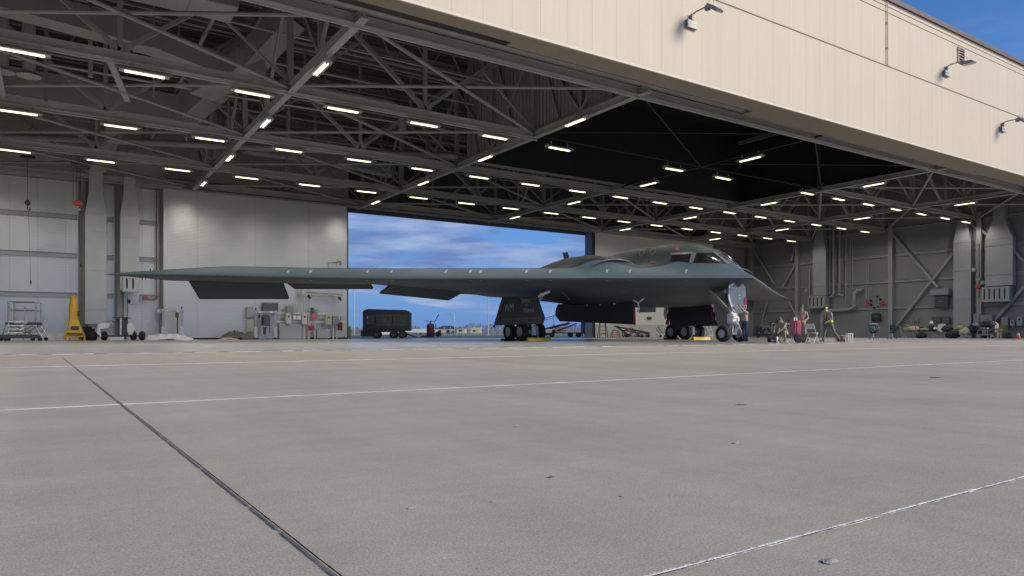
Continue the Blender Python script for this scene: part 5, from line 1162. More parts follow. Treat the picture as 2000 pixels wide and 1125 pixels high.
b=MB(); b.rbox((.25,-.1,1.55),(.2,.2,.34),.03); b.tube((.28,-.1,.3),(.28,-.1,1.4),.04,8); b.build('hanging_motor',mat('motor_brown',(.10,.085,.055),.6),t)
t=lift_frame(519,48.2,'silver lift frame with dark engine housing inside, left of the electrical cabinets',1.25,1.95,R_(-10))
b=MB(); b.rbox((0,.05,1.0),(.55,.45,1.3),.08); b.build('engine_housing',mat('engine_grey',(.12,.12,.13),.45,.4,.3,5),t); b=MB(); b.rbox((-.2,-.3,1.25),(.1,.12,.5),.03); b.rbox((-.42,-.15,1.55),(.12,.12,.3),.04); b.build('black_lever',M['blacksteel'],t)
b=MB(); b.rbox((0,-.25,.85),(1.0,.05,.07),.01); b.rbox((.1,-.3,.45),(.18,.14,.7),.04); b.rbox((-.25,-.28,.5),(.14,.14,.6),.04); b.build('cylinder_bank',alum,t,smooth=False)
for q in (-.6,.6): b=MB(); b.rbox((q,-.6,.07),(.24,.2,.14),.03); b.build('wheel_block',M['blacksteel'],t)
# electrical cabinet wall on the door leaf side
cabg=mat('cabinet_grey',(.43,.44,.45),.4,.2,.06,2); cabp=mat('cabinet_pale',(.58,.58,.56),.45,.1,.05,3)
x0,D=place(545,49.0); k=D/FPX
def cx(px): return atY(px,49.0)[0]
def cz(py,px=600): return max(0,zz(py,atY(px,49.0)[1]))
t=thing('cabinet_rack','long strut rack of conduits and pale posts standing before the sliding door leaf','rack',(cx(600),49.0,0))
o_=Vector((cx(600),49.0,0))
def rb(p0,p1,y0,y1,z0,z1,name,m,par,r=.015):
    b=MB(o_); b.rbox(((p0+p1)/2,(y0+y1)/2,(z0+z1)/2),(abs(p1-p0),abs(y1-y0),abs(z1-z0)),r); return b.build(name,m,par)
for py in (613,620.5,629.5): rb(cx(537),cx(640),49.02,49.06,cz(py),cz(py)+.07,'cross_rail',M['white'] if py!=620.5 else cabp,t,.005)
for px in (538,602,615,651,658): rb(cx(px)-.04,cx(px)+.04,48.96,49.02,0,cz(606 if px<600 else 612),'post',cabp,t,.005)
for i,px in enumerate((560,563.5,567,571,575,579,583,586)): b=MB(o_); b.tube((cx(px),49.1,cz(614)),(cx(px),49.1,cz(594)),.035,8); b.build('conduit',cabp,t)
for i,px in enumerate((548,553,558,566,574,583,590)): b=MB(o_); b.tube((cx(px),49.1,0),(cx(px),49.1,cz(632)),.03,8); b.build('conduit',cabg,t)
rb(cx(545),cx(598),49.0,49.04,cz(662),cz(632),'back_plate',cabg,t)
def cabinet(px0,px1,py0,py1,label,m=cabp,handle=True,y=48.88):
    x=(cx(px0)+cx(px1))/2; z=(cz(py0)+cz(py1))/2; t=thing('electrical_cabinet',label,'cabinet',(x,y,z),0,'electrical cabinets on the rack')
    b=MB(); b.rbox((0,0,0),(cx(px1)-cx(px0),.24,cz(py0)-cz(py1)),.02); b.build('case',m,t)
    if handle: b=MB(); b.rbox((0,-.14,(cz(py0)-cz(py1))*.18),(.09,.05,.15),.02); b.build('switch_handle',M['blacksteel'],t)
    b=MB(); b.box((0,-.123,0),(cx(px1)-cx(px0)-.06,.006,cz(py0)-cz(py1)-.06)); b.build('door_panel',m,t); return t
cabinet(557,567,612,633,'pale electrical cabinet with a black switch, leftmost of the three alike')
cabinet(588,598,612,634,'pale electrical cabinet with a black switch, middle of the three alike')
cabinet(634,646,613,634,'pale greenish electrical cabinet with a black switch, rightmost of the three alike',mat('cabinet_green',(.46,.47,.38),.45))
cabinet(571,577,617,625,'small white meter box, left of a pair between two cabinets',M['white'],False)
cabinet(579,586,617,625,'small white meter box, right of a pair between two cabinets',M['white'],False)
cabinet(648,659,617,633,'dull blue-grey cabinet right of the greenish cabinet',mat('cabinet_blue',(.22,.26,.30),.45),False)
cabinet(664,671,617,625,'small grey framed notice box near the door edge',cabg,False)
cabinet(558,572,599,612,'round-topped grey enclosure above the leftmost pale cabinet',mat('cabinet_mid',(.26,.30,.31),.45),False)
cabinet(514,544,593,612,'wide dark brown-grey enclosure behind the lift frame',mat('enclosure_dark',(.13,.12,.12),.5),False,49.2)
cabinet(483,497,601,622,'square grey control box left of the lift frame',cabg,False,49.2)
cabinet(484,497,624,648,'plain pale panel box low left of the lift frame',cabp,False,49.3)
cabinet(602,612,636,645,'bright crimson box low on the rack',mat('crimson_box',(.42,.03,.09),.4),False)
cabinet(606,618,612,622,'rose red octagonal box beside the middle pale cabinet',mat('rose_box',(.62,.16,.19),.5),False)
cabinet(613,620,604,611,'small mint green sign box above the rose red box',mat('mint_box',(.20,.48,.38),.5),False)
cabinet(606,611,601,611,'small dark grey box left of the mint green box',M['greydk'],False)
cabinet(659,667,629,645,'dark red alarm box near the door edge',mat('dark_red_box',(.15,.02,.025),.4),False)
cabinet(619,645,643,661,'wide low grey drip enclosure under the greenish cabinet',cabg,False,49.1)
# hose-reel pipes above the rack
t=thing('hose_boom','pale horizontal pipe boom with two black swivels above the cabinets','pipe boom',(cx(630),48.9,cz(573)))
oo=Vector((cx(630),48.9,cz(573)))
b=MB(oo); b.tube((cx(586),48.9,cz(570)),(cx(668),48.9,cz(573)),.07,10); b.tube((cx(600),48.9,cz(576)),(cx(665),48.9,cz(578)),.035,8); b.build('boom',M['steel_pale'],t,smooth=True)
b=MB(oo); b.rbox((cx(591),48.9,cz(572)),(.35,.3,.45),.08); b.build('reel_case',cabp,t)
for px,py in ((601,579),(661,581)): b=MB(oo); b.rbox((cx(px),48.78,cz(py)),(.16,.16,.22),.04,ry=.5); b.rbox((cx(px)+.1,48.78,cz(py+3)),(.14,.14,.14),.04); b.build('swivel',M['blacksteel'],t)
b=MB(oo); b.tube((cx(593),48.9,0.02),(cx(593),48.9,cz(576)),.05,8); b.tube((cx(604),48.9,0),(cx(604),48.9,cz(578)),.03,8); b.tube((cx(661),48.9,cz(618)),(cx(661),48.9,cz(582)),.015,6); b.path([(cx(647),48.8,cz(583)),(cx(646),48.8,cz(589)),(cx(650),48.8,cz(591)),(cx(656),48.8,cz(587)),(cx(661),48.8,cz(587))],.02,6); b.build('standpipe',cabp,t)
# curled hook on the door leaf above the wing
b=MB((cx(655),49.3,cz(509))); b.path([(cx(644),49.35,cz(523)),(cx(644),49.35,cz(509)),(cx(652),49.35,cz(509))],.012,6); b.path([(cx(653),49.3,cz(509)),(cx(660),49.3,cz(509)),(cx(663),49.3,cz(506)),(cx(668),49.3,cz(506)),(cx(669),49.3,cz(511)),(cx(667),49.3,cz(514))],.03,6); o=b.build('wall_hook',M['greydk']); o.location=(cx(655),49.3,cz(509)); tag(o,'thin curled cable hook on the door leaf above the wing','hook')
# conduit and red box left bay
def wx_(px): return atY(px,49.9)[0]
def wz_(py,px=270): return max(0,zz(py,atY(px,49.9)[1]))
t=thing('fire_pipe','thin red riser pipe left of the sliding door leaf with a faded red box','pipe',(wx_(306),49.9,0)); oo=Vector((wx_(306),49.9,0))
b=MB(oo); b.path([(wx_(306),49.9,wz_(362)),(wx_(306),49.9,wz_(582)),(wx_(302),49.85,wz_(585)),(wx_(288),49.85,wz_(585))],.04,8); b.build('riser',mat('faded_red_pipe',(.28,.16,.15),.5),t,smooth=True)
b=MB(oo); b.rbox((wx_(283),49.8,wz_(582)),(.28,.2,.26),.02); b.build('red_box',mat('faded_red_box',(.35,.14,.15),.5),t)
b=MB(oo); b.path([(wx_(279),49.8,wz_(581)),(wx_(272),49.8,wz_(586)),(wx_(266),49.8,wz_(594)),(wx_(256),49.8,wz_(595)),(wx_(250),49.8,wz_(591))],.035,8); b.tube((wx_(249),49.8,0.02),(wx_(249),49.8,wz_(592)),.04,8); b.build('flex_conduit',cabp,t,smooth=True)
b=MB(oo); b.rbox((wx_(251),49.7,wz_(589)),(.2,.2,.25),.05); b.build('black_valve',M['blacksteel'],t)
x,D=place(309,49.7); t=thing('wall_valve','small white and steel valve cluster beside the door column','valve',(x,49.75,zz(608,D))); b=MB(); b.lathe((0,0,0),[(.02,-.1),(.16,-.1),(.18,0),(.1,.12)],'y',14); b.rbox((.0,.05,.18),(.3,.1,.05),.01); b.rbox((0,.05,-.2),(.3,.1,.05),.01); b.build('body',alum,t,smooth=False); b=MB(); b.lathe((0,-.12,.02),[(.01,-.03),(.07,-.03),(.07,.03),(.01,.03)],'y',12); b.build('gauge',M['white'],t)
# black low tow bar at the far left
x,D=place(25,46.6); t=thing('tow_bar','low black tow bar on the floor at the far left, with a silver end','tow bar',(x,46.6,0),-.1); b=MB(); b.rbox((.3,0,.25),(1.9,.25,.2),.04); b.build('beam',M['greydk'],t); b=MB(); b.prism([(-1.0,0,.02),(-.7,0,.35),(-.6,0,.3),(-.65,0,.02)],(0,.3,0)); b.build('silver_end',M['white'],t)
for q in (-.3,.9): b=MB(); b.lathe((q,0,.11),[(.01,-.05),(.11,-.05),(.11,.05),(.01,.05)],'y',12); b.build('wheel',M['rubber'],t)
# ---------------------------------------------------------------- right wall equipment
def rw_(px,off=.3): y,D=atX(px,XR-off); return y,D
def rbox_thing(name,label,cat,px0,px1,py0,py1,m,dep=.2,off=.25,group=None,extra=None):
    ya,D=rw_(px0,off); yb,_=rw_(px1,off); z0=max(0,zz(py1,D)); z1=zz(py0,D); c=(XR-off,(ya+yb)/2,(z0+z1)/2)
    t=thing(name,label,cat,c,0,group); b=MB(); b.rbox((0,0,0),(dep,abs(yb-ya),z1-z0),.02); b.build('case',m,t)
    if extra: extra(t,abs(yb-ya),z1-z0,dep)
    return t
gR=mat('right_box_grey',(.22,.23,.25),.5,.1,.08,2); gRp=mat('right_box_pale',(.27,.28,.31),.5)
for i,(px,r,top,bot) in enumerate(((1621,.045,440,578),(1628,.11,430,577),(1640,.11,430,575),(1652,.05,466,598),(1661,.03,465,570),(1665,.03,465,570),(1692,.03,512,590),(1696,.025,512,592))):
    y,D=rw_(px,.35); b=MB((XR-.35,y,2)); pts=[(XR-.35,y,zz(top,D)),(XR-.35,y,zz(bot,D)+.2)]
    if i in (1,2): pts+=[(XR-.35,y+.1,zz(bot,D)),(XR-.35,y+(.35 if i==1 else -.35),zz(bot,D)-.15)]
    b.path(pts,r,8); o=b.build('wall_pipe',steelR,smooth=True); o.location=(XR-.35,y,2); tag(o,f'vertical grey pipe on the right wall, {ORD[i]} from the left right of the narrow duct','pipe','vertical pipes on the right wall')
y0,D=rw_(1605,.5); 
b=MB((XR-.5,y0,0)); b.path([(XR-.5,y0,0.02),(XR-.5,y0,zz(618,D)),(XR-.5,rw_(1608,.5)[0],zz(609,D)),(XR-.5,rw_(1620,.5)[0],zz(607,D)),(XR-.5,rw_(1660,.5)[0],zz(606,D)),(XR-.5,rw_(1668,.5)[0],zz(601,D)),(XR-.5,rw_(1669,.5)[0],zz(576,D)),(XR-.4,rw_(1674,.5)[0],zz(570,D)),(XR-.3,rw_(1682,.5)[0],zz(570,D))],.16,12)
o=b.build('bent_pipe',mat('bent_pipe_grey',(.27,.29,.31),.45,.2),smooth=True); o.location=(XR-.5,y0,0); tag(o,'fat pale pipe bent in a Z low on the right wall behind the walking man','pipe')
def lou(t,w_,h_,d_):
    for i in range(6): b=MB(); b.box((-d_/2-.01,0,-h_*.4+i*h_*.16),(.03,w_*.85,.06)); b.build('slat',M['blacksteel'],t)
    b=MB(); b.box((-d_/2-.03,0,.03),(.01,w_*.35,.05)); b.build('name_plate',gRp,t)
rbox_thing('wall_heater','square black louvred heater in a grey hood on the right wall','heater',1826,1852,577,601,M['greydk'],.3,.45,extra=lou)
rbox_thing('heater_hood','grey sheet hood above the black louvred heater','hood',1820,1855,565,577,gR,.5,.5)
def scr(t,w_,h_,d_):
    b=MB(); b.box((-d_/2-.005,0,.0),(.01,w_*.85,h_*.8)); b.build('board_face',mat('board_face',(.015,.017,.02),.4),t); b=MB(); b.box((-d_/2-.012,0,.1),(.006,w_*.35,.06)); b.build('title_strip',gRp,t)
rbox_thing('notice_board','black notice board on the wall above the cluttered office chair','notice board',1702,1720,612,628,M['blacksteel'],.08,.25,extra=scr)
for i,px in enumerate((1694,1723)): rbox_thing('fire_alarm_box',f'small red fire box on the right wall, {["left","right"][i]} of the ring of dots','alarm',px-3,px+3,590,596,M['red'],.12,.28,'red fire boxes')
y,D=rw_(1709,.2)
for i in range(8):
    a=2*PI*i/8+.3
    if i==5: continue
    yy,_=rw_(1709+10*math.cos(a),.2); b=MB((XR-.1,yy,0)); c=(XR-.1,yy,zz(590+11*math.sin(a),D)); b=MB(c); b.lathe(c,[(.01,-.05),(.09,-.05),(.09,.05),(.01,.05)],'x',12); o=b.build('wall_gauge',M['blacksteel']); o.location=c; tag(o,f'round black wall gauge in the ring between the red boxes, {ORD[i]} clockwise from the right','gauge','ring of black gauges')
rbox_thing('electrical_cabinet','large blank grey cabinet under the widest duct, left part','cabinet',1917,1940,615,655,gR,.4,.5)
rbox_thing('electrical_cabinet','narrow grey cabinet left of the large blank cabinet under the widest duct','cabinet',1902,1915,613,650,gR,.3,.4)
def hnd(t,w_,h_,d_): b=MB(); b.rbox((-d_/2-.03,0,h_*.15),(.05,.12,.14),.02); b.build('switch_handle',M['blacksteel'],t)
rbox_thing('electrical_cabinet','tall pale grey switch cabinet at the right picture edge','cabinet',1987,1998,618,636,gRp,.3,.4,extra=hnd)
rbox_thing('electrical_cabinet','small pale grey switch cabinet left of the tall one at the right edge','cabinet',1974,1983,625,637,gRp,.3,.4,extra=hnd)
rbox_thing('electrical_cabinet','plain grey cabinet above the yellow barrel','cabinet',1957,1970,619,640,gR,.3,.4)
for i,(px0,px1,py0,py1,lab) in enumerate(((1778,1783,622,629,'left square junction box low on the wall behind the clutter'),(1788,1793,622,629,'right square junction box low on the wall behind the clutter'),(1820,1838,619,630,'wide dark panel behind the seated clutter'),(1842,1855,619,632,'brownish panel right of the wide dark panel'))): rbox_thing('junction_box',lab,'box',px0,px1,py0,py1,gR if i<2 else M['greydk'],.12,.25)
for i,(px,py) in enumerate(((1582,584),(1911,548))):
    y,D=rw_(px,.45); c=(XR-.5,y,zz(py,D)); t=thing('valve_cluster',['red handled valve cluster left of the narrow duct grille','red handled valve cluster left of the widest duct'][i],'valve',c,0,'red valves on the right wall')
    b=MB(); b.tube((0,0,-1.4),(0,0,3.0),.09,8); b.build('riser',steelR,t,smooth=True); b=MB(); b.lathe((0,0,-.5),[(.02,-.15),(.2,-.12),(.2,.12),(.02,.15)],'x',12); b.build('red_valve',M['red'],t)
    b=MB(); b.lathe((0,0,.1),[(.02,-.1),(.16,-.1),(.16,.1),(.02,.1)],'x',12); b.build('fitting',gRp,t)
    b=MB(); b.lathe((-.05,.3,.9),[(.02,-.1),(.18,-.1),(.18,.1),(.02,.1)],'x',12); b.build('gauge',gRp,t)
    b=MB(); b.rbox((0,-.35,-.2),(.15,.25,.3),.05); b.build('actuator',gRp,t)
# yellow barrel, black ball cover, traffic cone
x,D=0,0
def right(px,Xp): y,D=atX(px,Xp); return y,D
y,D=right(1956,61.5); t=thing('waste_bin','olive yellow ribbed waste bin at the right end of the clutter','bin',(61.5,y,0)); s_=D/FPX*9.2/1.0
b=MB(); b.lathe((0,0,0),[(.30,0),(.36,.04),(.385,.35),(.37,.38),(.39,.42),(.40,.72),(.385,.75),(.41,.80),(.415,1.02),(.39,1.03)],'z',24); b.build('drum',mat('olive_yellow',(.19,.20,.035),.6,0,.15,5,dirt=.3),t,smooth=True); b=MB(); b.lathe((0,0,1.0),[(.42,.0),(.43,.03),(.40,.06)],'z',24); b.build('rim',mat('olive_yellow',(.19,.20,.035)),t,smooth=True)
y,D=right(1968,61.0); b=MB((61,y,0)); b.lathe((61,y,0),[(.30,0),(.33,.1),(.28,.32),(.14,.46),(.02,.5)],'z',18); b.rbox((61,y,.03),(.75,.7,.06),.02); o=b.build('covered_reel',M['rubber'],smooth=True); o.location=(61,y,0); tag(o,'squat black domed cover between the yellow bin and the cone','cover')
y,D=right(1989,60.5); t=thing('traffic_cone','orange traffic cone with a white band near the right edge','cone',(60.5,y,0)); b=MB(); b.rbox((0,0,.02),(.38,.38,.04),.02); b.lathe((0,0,0),[(.15,.04),(.105,.24)],'z',18); b.lathe((0,0,0),[(.068,.38),(.03,.52)],'z',18); b.build('cone_body',mat('cone_orange',(.60,.07,.035),.5),t,smooth=True); b=MB(); b.lathe((0,0,0),[(.105,.24),(.068,.38)],'z',18); b.build('white_band',mat('cone_white',(.55,.55,.55)),t,smooth=True)
# folding chairs / stools / bags: the clutter along the right wall
def folding_seat(px,X,rz,label,cloth,frame,group,scale=1.0,back=True):
    y,D=right(px,X); t=thing('folding_chair',label,'chair',(X,y,0),rz,group); s=scale
    for q in (-1,1):
        b=MB(); b.bar((-.20*s,q*.2*s,0),(.18*s,q*.2*s,.46*s),.03); b.build('leg',frame,t); b=MB(); b.bar((.20*s,q*.2*s,0),(-.2*s,q*.2*s,.46*s),.03); b.build('leg',frame,t)
        if back: b=MB(); b.bar((-.18*s,q*.2*s,.40*s),(-.32*s,q*.2*s,.92*s),.03); b.build('back_post',frame,t)
    b=MB(); b.rbox((0,0,.47*s),(.42*s,.42*s,.05),.015); b.build('seat',cloth,t)
    if back: b=MB(); b.rbox((-.29*s,0,.76*s),(.04,.40*s,.28*s),.015,ry=R_(-14)); b.build('backrest',cloth,t)
    return t
dkc=mat('dark_canvas',(.025,.027,.03),.8); tanc=mat('tan_canvas',(.55,.46,.36),.8,0,.2,6); camc=mat('olive_canvas',(.26,.26,.17),.8,0,.35,12); pinkc=mat('faded_pink_cloth',(.62,.45,.40),.8,0,.1,6)
specs=[(1767,58.5,-1.2,'olive folding chair at the left end of the clutter row',camc),(1782,58.8,-.6,'tan camp chair with a bag on it near the left end of the row',tanc),(1797,58.2,-1.0,'black camp chair left of the white hard hat',dkc),(1812,59.0,-.7,'olive camp chair in the middle left of the row',camc),(1829,58.6,-1.5,'black camp chair below the pale jacket',dkc),(1846,58.9,-.8,'low black camp stool in the middle of the row',dkc),(1863,58.8,-1.0,'black camp chair right of the low stool',dkc),(1879,58.6,-.5,'olive camp chair with a helmet before the floor-length duct',camc),(1893,58.9,-1.1,'black camp chair left of the dark cart',dkc),(1938,59.2,-1.4,'pinkish camp chair beside the yellow bin',pinkc)]
for px,X,rz,lab,cl in specs: folding_seat(px,X,rz,lab,cl,M['steel_pale'],'camp chairs along the right wall',1.15)
rnd=random.Random(31)
def bag(px,X,z,w_,h_,m,label,seed):
    y,D=right(px,X); from mathutils import noise
    bm=bmesh.new(); bmesh.ops.create_icosphere(bm,subdivisions=3,radius=1)
    vs=[]; w_*=1.2; h_*=1.2; z*=1.15
    for v in bm.verts:
        n=1+.28*noise.noise(v.co*1.7+Vector((seed,0,0)))+.1*noise.noise(v.co*5+Vector((0,seed,0))); c=v.co*n
        vs.append((c.x*w_*.5,c.y*w_*.6,max(-h_*.5,c.z*h_*.5)+h_*.5))
    bm.verts.index_update(); fs=[[v.index for v in f.verts] for f in bm.faces]; bm.free()
    t=thing('gear_bag',label,'bag',(X,y,z),0,'bags heaped on the chairs')
    b=MB(); b.add(vs,fs); b.build('sack',m,t,fix=False,smooth=True)
    b=MB(); b.path([(-.1,-w_*.3,h_*.8),(-.12,-w_*.1,h_*1.12),(-.1,w_*.15,h_*1.1),(-.08,w_*.3,h_*.75)],.02,6); b.build('strap',dkc,t)
bags=[(1775,58.3,.48,.62,.30,camc,'olive bag slumped on the leftmost chairs'),(1786,58.2,.5,.6,.34,pinkc,'pinkish bag on the tan camp chair'),(1794,58.4,.5,.5,.3,dkc,'black bag left of the white hard hat'),(1806,58.2,.48,.5,.26,camc,'small olive bag right of the black chair'),(1820,58.5,.5,.6,.35,dkc,'black bag left of the pale jacket'),(1850,58.3,.45,.55,.42,dkc,'black bag right of the pale jacket'),(1860,58.0,0,.7,.5,dkc,'big black bag on the floor before the row middle'),(1876,58.2,.5,.6,.38,camc,'olive rucksack before the floor-length duct'),(1884,58.1,.3,.5,.42,tanc,'tan rucksack hanging low near the helmet'),(1899,58.4,.4,.6,.45,dkc,'black rucksack left of the dark cart'),(1912,58.6,.75,.7,.3,gR,'grey bundle on the dark cart'),(1928,58.6,.72,.8,.45,dkc,'black bundle piled at the right end of the dark cart'),(1941,59.0,.5,.4,.6,pinkc,'faded pink jacket hanging beside the yellow bin'),(1800,58.0,0,.6,.35,dkc,'black bag on the floor near the left end')]
for i,a in enumerate(bags): bag(*a,i*3.7)
for i,(px,z,c_,lab) in enumerate(((1819,1.02,M['white'],'white hard hat on top of the clutter in the row middle'),(1827,.62,M['white'],'white ear-muff helmet below the hard hat'),(1852,.66,M['white'],'white cap right of the pale jacket'),(1886,.36,M['white'],'small white helmet low before the floor-length duct'))):
    y,D=right(px,58.2); t=thing('helmet',lab,'helmet',(58.2,y,z*1.17),0,'white helmets in the clutter'); b=MB(); b.lathe((0,0,0),[(.13,0),(.125,.08),(.09,.15),(.03,.18)],'z',16); b.build('shell',c_,t,smooth=True); b=MB(); b.lathe((-.03,0,0),[(.16,0),(.165,.012),(.13,.02)],'z',16); b.build('brim',c_,t,smooth=True)
y,D=right(1839,58.2); t=thing('draped_jacket','pale grey jacket draped over a chair back in the row middle','jacket',(58.2,y,.55)); b=MB(); b.prism([(0,-.28,.05),(0,-.31,.35),(0,-.22,.58),(0,.0,.62),(0,.22,.58),(0,.32,.3),(0,.25,.02),(0,.1,-.03),(0,-.12,.0)],(.14,0,0)); b.build('cloth',mat('pale_jacket',(.62,.58,.57),.8,0,.1,5),t)
b=MB(); b.rbox((.0,0,.64),(.1,.5,.05),.02); b.build('collar',dkc,t)
y,D=right(1922,58.6); t=thing('equipment_cart','dark flat cart on thin legs beside the yellow bin','cart',(58.6,y,0))
b=MB(); b.rbox((0,0,.70),(.6,2.2,.07),.02); b.rbox((0,0,.38),(.55,2.0,.05),.02); b.build('shelf',M['greydk'],t)
for q in (-1.0,-.35,.35,1.0): b=MB(); b.bar((-.25,q,0),(-.25,q,.7),.045); b.bar((.25,q,0),(.25,q,.7),.045); b.build('leg',M['steel'],t)
b=MB(); b.rbox((-.1,-.4,.50),(.3,.35,.2),.03); b.rbox((-.1,.4,.5),(.3,.5,.2),.03); b.build('stored_case',dkc,t)
# curved antenna-like hose stand left of the row
y,D=right(1757,58.5); b=MB((58.5,y,0)); b.path([(58.5,y,.35),(58.5,y+.2,.55),(58.5,y+.15,.8),(58.5,y-.05,1.0),(58.5,y-.12,1.15)],.03,6); b.path([(58.5,y,.35),(58.5,y-.1,.0)],.03,6); o=b.build('hose_end',M['greydk']); o.location=(58.5,y,0); tag(o,'thin curved hose standing up at the left end of the clutter','hose')
# two swivel office chairs
def office_chair(px,Y,rz,label,m,full):
    x,D=place(px,Y); t=thing('office_chair',label,'chair',(x,Y,0),rz,'swivel chairs on the floor')
    for i in range(5):
        a=2*PI*i/5; b=MB(); b.path([(0,0,.14),(.2*math.cos(a),.2*math.sin(a),.12),(.32*math.cos(a),.32*math.sin(a),.06)],.022,6); b.build('base_arm',M['greydk'],t)
        b=MB(); b.lathe((.32*math.cos(a),.32*math.sin(a),.03),[(.005,-.02),(.03,-.02),(.03,.02),(.005,.02)],'y',10); b.build('caster',M['rubber'],t)
    b=MB(); b.tube((0,0,.1),(0,0,.42),.03,10); b.build('column',M['chrome'],t)
    b=MB(); b.rbox((0,0,.46),(.46,.46,.09),.04); b.build('seat',m,t)
    b=MB(); b.rbox((0,.24,.78),(.42,.07,.46),.04,rx=R_(-8)); b.build('backrest',m,t)
    b=MB(); b.bar((0,.1,.42),(0,.28,.60),.05); b.build('back_support',M['greydk'],t); return t,x
t,x=office_chair(1706,27.0,.5,'office chair piled with gear and a white lid, left of two',dkc,True)
for i,(dx,dz,w_,h_,m,lab) in enumerate(((-.28,.5,.42,.4,mat('teal_bag',(.05,.10,.10),.7),'teal-grey bag on the left side of the piled office chair'),(.02,.5,.5,.36,dkc,'black bag in the middle of the piled office chair'),(.26,.55,.4,.4,mat('charcoal_bag',(.05,.06,.065),.7),'charcoal bag on the right side of the piled office chair'))):
    from mathutils import noise
    bm=bmesh.new(); bmesh.ops.create_icosphere(bm,subdivisions=3,radius=1); vs=[]
    for v in bm.verts: c=v.co*(1+.3*noise.noise(v.co*2+Vector((i*5,0,0)))); vs.append((c.x*w_*.55,c.y*w_*.5,c.z*h_*.5+h_*.5))
    bm.verts.index_update(); fs=[[v.index for v in f.verts] for f in bm.faces]; bm.free()
    q=thing('gear_bag',lab,'bag',(x+dx,27.0-.05,dz)); b=MB(); b.add(vs,fs); b.build('sack',m,q,fix=False,smooth=True)
    b=MB(); b.path([(-.1,-w_*.4,.1),(-.12,-w_*.5,h_*.7),(.05,-w_*.3,h_),(.1,0,h_)],.018,6); b.build('strap',M['greydk'],q)
q=thing('display_board','flat white board lying on top of the piled office chair','board',(x,27.0,1.06),-YAW); b=MB(); b.rbox((0,0,0),(.46,.3,.035),.01); b.build('board',M['white'],q); b=MB(); b.rbox((.0,0,-.08),(.3,.2,.12),.02); b.build('block',dkc,q)
t,x=office_chair(1743,27.6,2.2,'small bare office chair with a low back, right of two',mat('dark_teal_cloth',(.03,.045,.05),.7),False)
# dark tool carts under the nose
x,D=place(1488,40.0); t=thing('tow_tractor','dark equipment cart with hoses and a round gauge parked under the nose','cart',(x,40.0,0),-YAW)
b=MB(); b.rbox((0,0,.50),(1.35,.9,.62),.06); b.rbox((-.35,0,.9),(.5,.7,.3),.05); b.build('body',mat('cart_olive_black',(.028,.03,.027),.5,.1,.3,4,dirt=.5,dirtcol=(.09,.09,.08)),t)
b=MB(); b.path([(.2,-.5,1.0),(.5,-.5,.95),(.68,-.5,.7),(.6,-.5,.4)],.05,8); b.path([(-.5,-.5,.9),(-.2,-.52,1.15),(.1,-.5,.95),(.35,-.5,.55)],.03,8); b.build('hose',M['steel'],t,smooth=True)
for q in ((-.4,.45),(-.1,.8),(.15,.55),(.45,.42)): b=MB(); b.lathe((q[0],-.47,q[1]),[(.01,-.03),(.07,-.03),(.07,.03),(.01,.03)],'y',14); b.build('gauge',M['steel'],t)
b=MB(); b.box((.25,-.47,.42),(.5,.02,.06)); b.tube((-.1,-.3,.9),(-.05,-.3,1.9),.03,6); b.build('pale_bar',M['steel'],t)
for s in (-.45,.45):
    b=MB(); b.lathe((s,-.42,.17),[(.01,-.07),(.17,-.07),(.17,.07),(.01,.07)],'y',16); b.build('wheel',M['rubber'],t)
x,D=place(1515,41.5); t=thing('tool_cabinet','tall black tool cabinet behind the crouching crew','cabinet',(x,41.5,0),-YAW); b=MB(); b.rbox((-.05,0,.72),(.70,.5,1.3),.03); b.build('case',M['blacksteel'],t); b=MB(); b.rbox((.0,0,1.41),(.95,.6,.05),.01); b.build('top_board',M['black'],t)
for i in range(4): b=MB(); b.box((-.05,-.255,.3+.27*i),(.62,.012,.22)); b.build('drawer',M['greydk'],t)
# umbrella-like black pole rig behind the cart
x,D=place(1540,33.5); t=thing('pole_stand','thin black pole stand with a cross arm behind the pink cart','stand',(x,33.5,0)); b=MB(); b.tube((0,0,.05),(0,0,1.5),.02,8); b.build('pole',M['blacksteel'],t); b=MB(); b.bar((-.18,0,1.12),(.18,0,1.12),.05); b.build('cross_arm',M['steel_pale'],t)
b=MB(); b.rbox((0,.1,.5),(.45,.3,.9),.06); b.build('hanging_cover',mat('navy_cover',(.02,.025,.04),.7),t)
for a in range(3): b=MB(); b.bar((0,0,.3),(.35*math.cos(a*2.1),.35*math.sin(a*2.1),.02),.025); b.build('foot',M['blacksteel'],t)
# ================================================================== PEOPLE
skinm=mat('skin',(.50,.31,.23),.55,0,.06,20)
def camo(name,a,b_,c_):
    m=bpy.data.materials.new(name); m.use_nodes=True; nt=m.node_tree; L=nt.links.new; b=bsdf(m); b.inputs['Roughness'].default_value=.85
    g=nd(nt,'ShaderNodeNewGeometry'); n=nd(nt,'ShaderNodeTexNoise'); n.inputs['Scale'].default_value=13; n.inputs['Detail'].default_value=2; L(g.outputs['Position'],n.inputs['Vector'])
    r=nd(nt,'ShaderNodeValToRGB'); r.color_ramp.interpolation='CONSTANT'; e=r.color_ramp.elements; e[0].position=0; e[0].color=a+(1,); e[1].position=.46; e[1].color=b_+(1,); q=e.new(.55); q.color=c_+(1,); q=e.new(.66); q.color=tuple(x*.45 for x in b_)+(1,)
    L(n.outputs[0],r.inputs[0]); L(r.outputs[0],b.inputs['Base Color']); return m
camo_l=camo('camouflage_light',(.42,.37,.29),(.30,.28,.20),(.20,.19,.13)); camo_d=camo('camouflage_dark',(.16,.16,.12),(.24,.23,.17),(.10,.10,.08))
